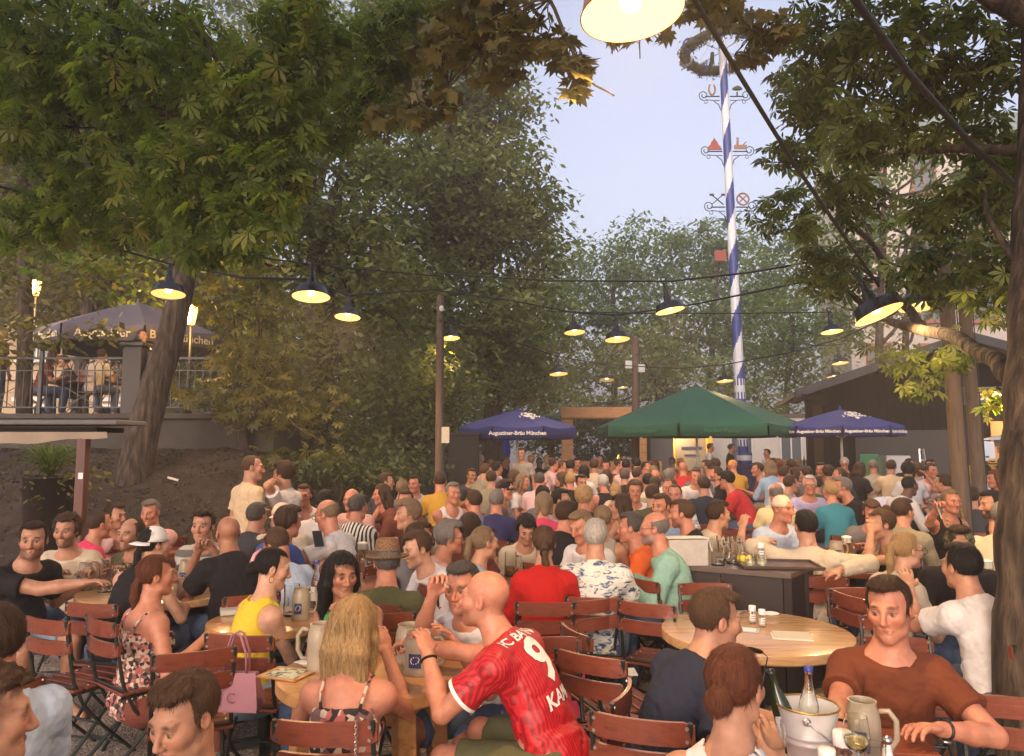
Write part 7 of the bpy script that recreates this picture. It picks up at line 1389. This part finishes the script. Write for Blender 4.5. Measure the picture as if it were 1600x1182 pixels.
person(246, 868, 3.75, 38, 'p', 'Flowpony', 'a', 'R', 'dress', 'print', 'woman in patterned summer dress with low ponytail', 0, botc='rust', hy=20, hR=(318, 1000, 3.7), fat=1.1)
person(535, 864, 3.45, 190, 'c', 'Flong', 'k', 'T', 'tank', 'green', 'tanned woman with long black hair in green top', 0, hy=-42, hp=.12, hR=(490, 1030, 3.3), hL=(552, 966, 3.2), curl=1.1, poles=(None, None))
rb, _sb = person(556, 932, 2.6, 3, 't', 'Flong', 'y', 'R', 'dress', 'dressprint', 'blonde woman in strappy patterned dress seen from behind', 0, botc='rust', hy=10, hL=(505, 1062, 2.85), hR=(604, 1020, 2.8), curl=1.0, lean=.22, fat=.9)
p = rb.matrix_basis @ Vector((0, 0, 0)) + Matrix.Rotation(R(-3), 3, 'Z') @ Vector((.125, -.262, 0)); p.z = .85
mb = MB()
for k in range(26): z = p.z - k * .013; mb.tube([(.0045 * math.cos(a) * (1 if k % 2 else .4), .0045 * math.cos(a) * (.4 if k % 2 else 1), z + .008 * math.sin(a)) for a in np.linspace(0, 6.28, 8)], .0016, 4, cap=False)
o = mb.build('chain_strap', M_('steel')); o.location = (p.x, p.y, 0); tag(o, 'silver chain strap hanging over the nearest chair back', 'chain')
rj, sj = person(757, 890, 2.74, 294, 't', 'bald', 'n', 'R', 'tee', 'jersey', 'bald man in red football jersey number nine', 0, 'shorts', 'olive', lean=.50, fat=1.0, hy=-4, hp=-.05, hL=(668, 1022, 2.72), hR=(650, 1008, 3.0), curl=1.3, beard=.35, extra=('bandL',), seat=False)
chair((rj.location.x + .03, rj.location.y - .02, 0), R(-290), 'folding chair turned sideways under the red jersey man')
sb = shirtobj(rj); bvh = BVHTree.FromPolygons([v.co for v in sb.data.vertices], [p.vertices for p in sb.data.polygons])
def jtxt(s_, size, up, bold):
    T3 = Vector(sj['T3']); R3 = Matrix(sj['R3'].tolist()); x = R3.col[0].normalized(); o = -R3.col[1]; ctr = Vector(sj['che']) + R3 @ Vector((0, -.4, up)); Mx = Matrix((x, R3.col[2], o)).transposed().to_4x4(); Mx.translation = ctr; text('lettering', s_, size, Mx, TXTW, sb, bold=bold, surf=(bvh, .3), ext=.0)
jtxt('FC BAYERN', .058, .145, .0012); jtxt('9', .27, .01, .008); jtxt('KANE', .075, -.14, .002)
for i, (S_, E_, W_) in enumerate(sj['arms']): # white cuffs and shoulder stripes
    S_, E_ = Vector(S_), Vector(E_); dv = (E_ - S_).normalized(); c_ = S_ + (E_ - S_) * .615; u = dv.orthogonal().normalized(); v = dv.cross(u); mb = MB()
    vs = [tuple(c_ - dv * (.014 - k * .016) + (u * math.cos(a) + v * math.sin(a)) * (.078 + (.0 if k != 1 else .001))) for k in range(2) for a in np.linspace(0, 2 * math.pi, 25)[:-1]]; mb.add(vs, [(j, (j + 1) % 24, 24 + (j + 1) % 24, 24 + j) for j in range(24)]); mb.build('cuff', TXTW, sb, True)
person(722, 879, 3.2, 212, 't', 'short', 'd', 'R', 'tee', 'white', 'grey haired smiling man in white with raised hand', 0, 'shorts', 'jeans', hR=(676, 930, 3.05), hL=(716, 1012, 3.0), curls=(.5, 1.5), beard=.3, hy=-12, hp=.1, seat=False)
person(605, 848, 4.05, 352, 't', 'short', 'g', 'R', 'polo', 'olive', 'man in brown straw hat and olive shirt from behind', 0, extra=('fedora',), hy=-8)
person(652, 830, 4.5, 238, 'l', 'short', 'n', 'L', 'long', 'white', 'big man in white shirt leaning toward the hat', 0, fat=1.28, hp=.25, jaw=1.15, side=.1)
person(703, 815, 4.9, 75, 't', 'mop', 'g', 'R', 'polo', 'pink', 'older man with grey mop of hair and pink shirt', 1, extra=('glasses',))
person(758, 823, 4.6, 62, 't', 'Fpony', 's', 'M', 'tee', 'greyteal', 'woman with ashen ponytail and light blue top', 0, extra=('shades',), fat=1.05)
person(822, 806, 5.4, 170, 'l', 'Fmop', 'k', 'M', 'long', 'cream', 'dark haired woman in white looking down behind red blouse', 1, hp=.5)
person(850, 822, 4.3, 2, 't', 'Flowpony', 'n', 'M', 'long', 'red', 'woman in bright red blouse with brown ponytail', 0, extra=('tie',), fat=1.1)
person(930, 812, 4.4, 8, 'l', 'short', 'w', 'M', 'polo', 'floral', 'white haired man in blue floral shirt', 0, fat=1.15, lean=.25)
person(908, 798, 5.0, 225, 't', 'short', 's', 'R', 'long', 'white', 'red faced man in white shirt behind the floral shirt', 1, hp=.35)
person(985, 801, 5.2, 285, 't', 'short', 'd', 'R', 'tee', 'orange', 'woman with short dark hair in orange T-shirt', 1)
person(1021, 800, 4.75, 282, 't', 'fringe', 'g', 'R', 'long', 'mint', 'bald man with grey beard in mint shirt', 0, beard=.7, fat=1.2, extra=('glasses',))
person(1118, 921, 2.65, 68, 'l', 'short', 'n', 'M', 'tee', 'navy', 'young man with fade haircut in dark T-shirt, profile', 0, hy=12, hR=(1130, 1140, 2.2), hL=(1190, 1120, 2.35), hp=.15, seat=False)
person(1148, 1008, 1.88, 32, 't', 'Fbun', 'a', 'M', 'tank', 'white', 'auburn haired woman in white with sunglasses on her head', 0, hy=10, extra=('shades',), hR=(1215, 1195, 1.95), seat=False)
person(1387, 902, 2.56, 198, 'b', 'short', 'b', 'R', 'tee', 'brown', 'man in rust brown T-shirt with wristwatch', 0, 'shorts', 'dgrey', hy=22, hp=.12, hr=.06, lean=.02, fat=.92, hR=(1312, 1150, 2.22), hL=(1470, 1140, 2.3), extra=('watchL', 'bandR'), knees=((-.26, .40, .56), (.17, .44, .52)), curls=(.7, .5), seat=False, poles=((-1, -.3, -.4), None))
person(1500, 850, 3.5, 345, 't', 'short', 'k', 'M', 'tee', 'white', 'black haired man in white T-shirt with arm stretched left', 0, hL=(1420, 918, 3.75), fat=1.05)
person(1498, 822, 4.15, 205, 't', 'short', 'b', 'M', 'tee', 'black', 'man in camouflage cap and dark T-shirt', 0, extra=('camocap', 'glasses'), fat=1.1)
person(1416, 832, 4.2, 78, 't', 'Fpony', 'y', 'L', 'tee', 'cream', 'blonde woman with high ponytail and glasses', 0, extra=('glasses',), fat=1.1)
person(1568, 783, 4.9, 62, 't', 'buzz', 'g', 'R', 'polo', 'cream', 'grey haired man in cream polo beside the trunk', 1, fat=1.2)
person(1549, 767, 5.7, 275, 'c', 'short', 'k', 'M', 'tee', 'black', 'man with black beard holding his hands before him', 1, beard=.9)
person(1486, 765, 6.2, 180, 't', 'Flowpony', 's', 'R', 'tank', 'black', 'woman with two braids facing the camera', 1, extra=('braids',), hR=(1463, 795, 5.9), curl=1.2)
person(1376, 796, 4.95, 275, 'c', 'Ftopbun', 'n', 'M', 'tank', 'black', 'woman in black tank top resting chin on hand', 0, hL=(1361, 832, 4.9), lean=.3)
person(1362, 781, 6.2, 200, 'l', 'short', 'n', 'R', 'tee', 'grey', 'red faced man half hidden behind the black tank top', 1, hp=.4)
person(1410, 779, 5.85, 35, 't', 'short', 'b', 'M', 'long', 'khaki', 'dark haired man in khaki shirt from behind', 1, hy=30)
person(1258, 798, 4.95, 0, 'p', 'short', 'k', 'M', 'long', 'cream', 'man in cream sweater with arms spread wide', 0, hL=(1196, 846, 5.2), hR=(1312, 892, 4.7), poles=((-.8, -.2, .1), (.8, -.2, .1)))
person(1222, 774, 5.7, 160, 't', 'bald', 'n', 'R', 'polo', 'lblue', 'man in backwards beige cap and pale blue shirt', 0, extra=('beigecap',), hy=-15)
person(1122, 783, 5.6, 75, 't', 'short', 'b', 'M', 'tee', 'cream', 'dark haired man in off-white T-shirt gesturing to the right', 0, hR=(1160, 826, 5.3), curl=.9)
person(511, 781, 5.3, 285, 't', 'fringe', 's', 'R', 'tee', 'white', 'bald man with glasses and white T-shirt holding a phone', 1, hL=(499, 850, 5.15), curl=1.0, extra=('glasses',), hp=.25)
# --- middle rows ---------------------------------------------------------------
MID = '''475 757 7.2 185 c short b R tee white glasses|man with glasses in white eating behind the curly man
452 792 5.1 35 t mop b R tee blue|man with tousled dark hair in blue shirt
440 786 5.7 170 t bald s L tee cream creamcap|person in cream cap behind the tousled man
508 766 6.2 20 t short k M long white|black haired man in white shirt behind the bald man
549 764 7.3 200 t bald b R tee pink|bald man behind the striped shirt, barely visible
560 773 6.2 15 t short d R polo stripes|man in black and white striped shirt
604 739 9.2 95 t short b M tee dgrey glasses|man with glasses in dark shirt standing out before trees
596 757 7.6 250 c Flong b R tee rust|long haired woman in rust top before the trees
648 743 9.3 190 t short k R long lblue|man in light blue shirt in front of the trees
629 750 8.6 20 t Ftopbun s M tee grey|person with bun beside the light blue shirt
637 782 5.5 250 x mop s M tee black|man with long sandy hair in black T-shirt
634 766 6.9 170 t short b R tee rust|dark haired man bending behind the sandy haired one
656 816 4.95 80 l short b M tee grey|dark haired man leaning behind the white shirt
708 754 7.5 150 x short g R tank white|older man in white tank top with crossed arms
688 737 8.4 350 t short b R tee mustard|person in mustard shirt half hidden by the pole
740 766 6.9 335 t short b R tee bluegrey|dark haired person in blue grey T-shirt
776 765 6.9 5 t short g R tee darkindigo|grey haired man in indigo T-shirt from behind
790 749 8.0 100 t short b R tee grey darkcap|man in dark cap and grey T-shirt facing right
849 770 6.4 5 t Fbob s R tee hotpink|grey blonde woman in cerise top from behind
735 802 5.3 10 l Fbob b M tee rust|brown haired woman behind the ponytail woman
885 783 5.5 30 t short b R tee black blackcap|man in black cap with white peak
877 764 6.7 120 t short k M tee white shades|dark haired man with sunglasses on his head
912 760 7.0 10 t curly y R tee black|blond curly person in black T-shirt
943 790 5.3 15 t Fpony s M tank stone|woman with light brown ponytail and bare arms
968 773 6.0 280 c Flong b M tank grey shades|dark long haired woman with sunglasses on her head
992 752 7.8 185 l curly n R tee white|curly person in white reading with head down
1020 757 7.4 20 t short b M tee olive|brown haired person in olive shirt
1033 772 6.2 240 t short n R polo skyblue|man in sky blue shirt looking left
1065 781 5.6 290 t short n R tee black|bearded man in black T-shirt looking left
1054 757 7.4 190 t buzz b R polo floral|short haired man in patterned shirt facing the camera
1046 748 8.6 250 t buzz n R tee white|round headed person with ginger crop
955 782 6.3 0 t bald n R tee beige creamcap|guest in peach coloured cap from behind
1135 736 8.9 300 l short k R tee brightred darkcap|man in red T-shirt and black cap leaning left
1099 744 8.6 5 t short b M tee navy|broad man in navy T-shirt with back to the camera
1212 755 7.7 10 t fringe g R tee paleyel|bald man in pale yellow T-shirt
1265 743 8.4 185 t short w R polo lilac glasses|grey haired man with red glasses laughing
1297 752 7.4 3 t Fshort y R tee teal|short blonde woman in teal T-shirt
1315 746 7.9 285 l short g R tee black|grey haired man in black leaning toward the blonde
1236 743 9.4 70 l short b M tee khaki|dark haired guest in grey green top leaning right
1421 744 8.2 80 l buzz k D long white|dark skinned man in white shirt reaching right
1474 741 8.6 330 l short b M tee bluegrey|guest in blue grey shirt left of the front pole
1418 723 10.5 15 t Fcurly k M tee white|black haired woman in white from behind
1455 724 10.8 180 c Flowpony b R tee palepink|woman holding both hands before her mouth
1508 745 9.2 190 t bald g L tee grey|pink faced bald guest seen between the two poles
1517 761 7.6 20 t short b M tee dgrey|guest in grey just right of the front pole
1553 735 8.8 280 t Flong a R tank white|woman with long auburn hair in white top
1538 726 10.2 15 t short k M tee lblue|black haired man in pale blue printed T-shirt
1551 712 12.5 200 t short n R tee brown sunhat|guest in small golden straw hat
1580 722 11.5 200 t short b L tee black|pale faced man right of the straw hat'''
FARS = '''752 706 20 180 t short w R tee pink|white haired guest at the edge of the black panel
767 718 14 10 t buzz b M tee palepink|short haired guest in pale pink below the folded parasol
758 725 12 40 t short n M tee khaki|brown haired guest bending beside the black panel
777 722 13 50 t short k M tee bluegrey|dark haired guest in blue grey beside the black jacket
790 703 17 100 b buzz g R long black|bald man in black jacket facing right
737 732 12 150 t short b T tee dgrey|shadowed guest in grey before the black panel
768 736 10.4 10 t short b M tee khaki|brown haired man in olive grey seen from behind
805 735 11 80 t Flong n R tee rust|brown haired woman by the parasol pole
817 741 10.6 110 t Flong s R tee white|woman with long ash blonde hair in white
843 739 10.4 15 c short d R tee palepink|dark grey haired man in pale pink T-shirt
848 759 8.4 5 t Fbob k M tee grey|guest with jet black bob
830 703 20 180 t curly y R long white|fair curly guest in white at the very back
854 702 21 180 t Fbob y L tee cream|fair haired guest before the dark booth
862 706 19 200 t short b R tee grey|brown haired guest left of the timber post
843 709 17 10 t bald b D tee black|dark skinned man in black T-shirt under the timber post
866 713 15 75 t short b R tee palepink|man in whitish pink T-shirt facing right
879 712 15 100 l short n R tee pink|brown haired man in pink leaning right
891 717 13 10 t short k M long black|black haired man in black jacket
902 716 16 180 t short k R long white|smiling dark haired man facing the camera at the back
913 727 12 20 t Fbob k M tee white|guest with round black hairdo
928 717 13.6 5 t short b T tee cream|brown haired man in off-white printed T-shirt
937 713 19 190 t bald w R tee white|bald guest in white before the timber boards
947 717 15 200 l short k R tee brown|dark haired guest bending before the timber boards
877 738 10.8 290 t Fbob n M tee white|brown bobbed woman in white turned left
891 739 10.2 5 t Fshort y R tee black|fair short haired guest in black T-shirt
908 742 10.4 160 t short k R tee paleyel|guest in yellow top between two fair heads
942 742 9.8 350 l Fshort w R tank black|silver haired woman in black sleeveless top
948 735 12 10 t Fbob b M tee dgrey|dark haired guest behind the silver haired woman
962 756 8.8 20 t Fbun y R tee black|blonde guest with knotted hair
974 713 18 180 t bald n R tee pink creamcap|guest in cream cap near the glowing bulb
968 717 16 100 t short b R tee pink|dark haired guest left of the middle pole
978 718 14 5 t short k M tee palepink|black haired guest in front of the cream cap
995 716 15 10 t short k M tee pink|dark haired guest right of the middle pole
1010 718 14 130 l buzz k R tee palepink|broad short haired man in light pink
1021 728 13 10 t short s M tee grey|ash brown head behind the lilac shirt
1024 720 16 40 t Flong n M tee rust|brown haired guest before the green plants
1024 734 12 20 t bald s R tee brown|sandy bald head behind the dark haired guests
976 733 11.4 10 t short d M tee black|man in black T-shirt with dark grey crop
997 731 11.8 60 l short b M long lilac|guest in lilac shirt bending forward
1012 740 10 5 t short k R tee cream|black haired guest beside the lilac shirt
1023 745 9.4 10 t short b M tee khaki|dark brown head directly behind the olive shirt
1047 732 10.4 40 t short g R long white|grey haired man in white shirt raising his hand
1050 715 18 10 t short g M long white|grey haired guest before the yellow booth
1063 716 17 200 t bald n T tee orange orangecap|guest in orange cap at the yellow booth
1067 722 13.4 10 t bald b R tee brightred|balding guest in bright red T-shirt
1087 732 10.8 185 t quiff d R tee white|man with combed up grey hair facing the camera
1092 727 12.5 185 t curly g M tee grey|grey curly guest behind the combed up hair
1104 719 13 300 t short b M tee white|brown haired guest facing left in white
1117 716 14 10 t curly b M tee dgrey|dark curly guest left of the maypole base
1118 729 11.6 290 t short b R tee black|bearded man in black turned left by the maypole
1144 719 14 350 t bald n R tee mustard orangecap|guest in orange yellow beside the maypole base
1183 723 13 270 t short b R tee rust|brown haired guest right of the maypole base
1203 719 12 5 t Flong s R long skyblue|woman with long light hair in sky blue blouse
1208 712 15 30 t short b R tee palepink|dark haired guest behind the long light hair
1217 714 14.5 40 t Fbob a R tee orange|auburn haired guest in orange
1236 715 14 10 t short b T tee pink|brown haired man behind the small profile group
1226 729 11 70 t short b R tee white|young man in white T-shirt facing right
1245 731 11 110 t Flong b R tee rust|dark long haired woman beside the young man in white
1261 729 11.6 10 t short b R tee grey|short haired guest before the bottle rack
1282 723 12.5 220 l short k R tee bluegrey|dark haired guest bending left under the blue parasol
1294 728 12 20 t Fcurly b M tee dgrey|dark curly guest under the blue parasol
1310 731 11.4 280 t Fpony n R tee dgrey|guest with drawn back ginger hair
1276 744 9.8 30 t short b M tee olive|brown haired guest behind the grey haired man
1319 712 15 200 m bald b R tee black greycap|drinking guest in grey cap
1344 722 13 60 t Flong b M tee black|dark clothed guest between the cap and the cabinet
1363 714 13 10 t buzz g R tee stone|grey cropped man in pale T-shirt from behind
1392 717 12.5 30 t short b M tee beige|dark haired man in beige T-shirt with dark badge
1420 717 15 190 t short k R tee black|dark haired head before the ladder
1453 712 13.5 190 t short k R tee white|dark haired man in white at the hut wall
1433 723 11.5 10 t Fbob n M tee stone|light brown bobbed guest left of the poles
1568 729 10.4 10 t Flong b M tee dgrey|dark haired woman close to the chestnut trunk'''
for txt, lod_ in ((MID, 1), (FARS, 2)):
    for ln in txt.split('\n'):
        a, lb = ln.split('|'); f = a.split(); px, py, d, fc = map(float, f[:4]); i = NP[0]
        person(px, py, d, fc, f[4], f[5], f[6], f[7], f[8], f[9], lb, 1 if (lod_ == 1 and d < 6.3) else 2, extra=tuple(f[10:]), hy=(0 if lod_ == 2 else (i * 37 % 3 - 1) * 12), botc=('jeans', 'khaki', 'dgrey', 'navy')[i % 4], fat=1.0 + (.12 if i % 5 == 0 and not f[5].startswith('F') else 0), beard=(.5 if ('beard' in lb) else 0))
# standing people at the back, on the terrace
for a in ((1110, 693, 22, 100, 's', 'short', 'n', 'R', 'tee', 'white', 'standing man in white T-shirt with dark shoulder strap'), (1143, 694, 22, 100, 's', 'short', 'b', 'R', 'tee', 'black', 'standing person in black T-shirt beside the maypole base'), (1198, 702, 21, 250, 's', 'short', 'k', 'R', 'long', 'white', 'standing man in white shirt right of the maypole base'), (815, 700, 15, 200, 's', 'short', 'b', 'M', 'tee', 'stone', 'standing guest in grey and sand shirt by the parasol pole'),
    (1527, 698, 11.2, 30, 's', 'short', 'b', 'M', 'tee', 'mustard', 'standing person in amber shirt lit from the hut door'), (1566, 686, 11.4, 280, 's', 'Flong', 'b', 'M', 'tee', 'dgrey', 'standing woman with long dark hair at the menu board')):
    person(*a, lod=2)
for px, py, d, fc, po, lb, tc_, hr in ((222, 533, 14.6, 110, 's', 'waiter in white shirt standing on the terrace under the parasol', 'white', 'short'), (160, 552, 14.2, 5, 't', 'guest in white seated on the terrace, back to the railing', 'cream', 'short'), (85, 548, 14.4, 60, 't', 'dark clothed guest seated on the terrace left of the one in white', 'rust', 'Flong'), (4, 500, 14.0, 90, 's', 'dark clothed person standing on the terrace at the left edge', 'rust', 'short'), (100, 552, 15.2, 250, 't', 'second dark guest at the terrace table', 'dgrey', 'short')):
    r_, s_ = person(px, py, d, fc, po, hr, 'b', 'M', 'long' if tc_ == 'white' else 'tee', tc_, lb, lod=2, seat=False); r_.location.z = 2.36
    p = P(px, 600, d)
    if po == 't': chair((r_.location.x, r_.location.y, 2.36), R(-fc), 'folding chair on the terrace of the ' + ' '.join(lb.split()[:8]))
mb = MB(); p = P(125, 600, 15.0); t_ = empty('garden_table', (p.x, p.y, 2.36), 0, 'dark table on the terrace behind the railing', 'table'); mb.box((0, 0, .73), (1.3, .8, .04), bev=.004); mb.build('tabletop', W_redtab, t_); mb = MB(); mb.tube([(0, 0, 0), (0, 0, .71)], .05, 10); mb.build('leg', M_('iron'), t_, True)
# small things in hands
mb = MB(); q = P(497, 842, DS(5.05)); mb.at(q, (R(50), 0, R(30))); mb.box((0, 0, 0), (.075, .15, .009), bev=.003); tag(mb.build('smartphone', M_('frame_black')), 'smartphone held up by the bald man in glasses', 'phone')
mb = MB(); q = P(1466, 796, DS(5.85)); mb.tube([q + Vector((-.03, 0, .08)), q, q + Vector((.03, 0, -.09))], .006, 6); tag(mb.build('drinking_straw', M_('paper_card')), 'pale straw in the hand of the braided woman', 'straw')
for o in list(C.objects):
    if o.type == 'EMPTY' and 'category' not in o: o['category'] = 'thing'
# ---------------------------------------------------------------- air
mb = MB(); mb.box((0, 180, 19.5), (530, 486, 41)); hz = bpy.data.materials.new('evening_haze'); hz.use_nodes = True; n = hz.node_tree.nodes; n.clear(); out = n.new('ShaderNodeOutputMaterial'); pv = n.new('ShaderNodeVolumePrincipled'); pv.inputs['Color'].default_value = (.95, .93, .96, 1); pv.inputs['Density'].default_value = .0048; pv.inputs['Anisotropy'].default_value = .3; hz.node_tree.links.new(pv.outputs[0], out.inputs['Volume'])
tag(mb.build('haze', hz), 'thin pale evening haze filling the air over the garden', 'haze', None, 'stuff')
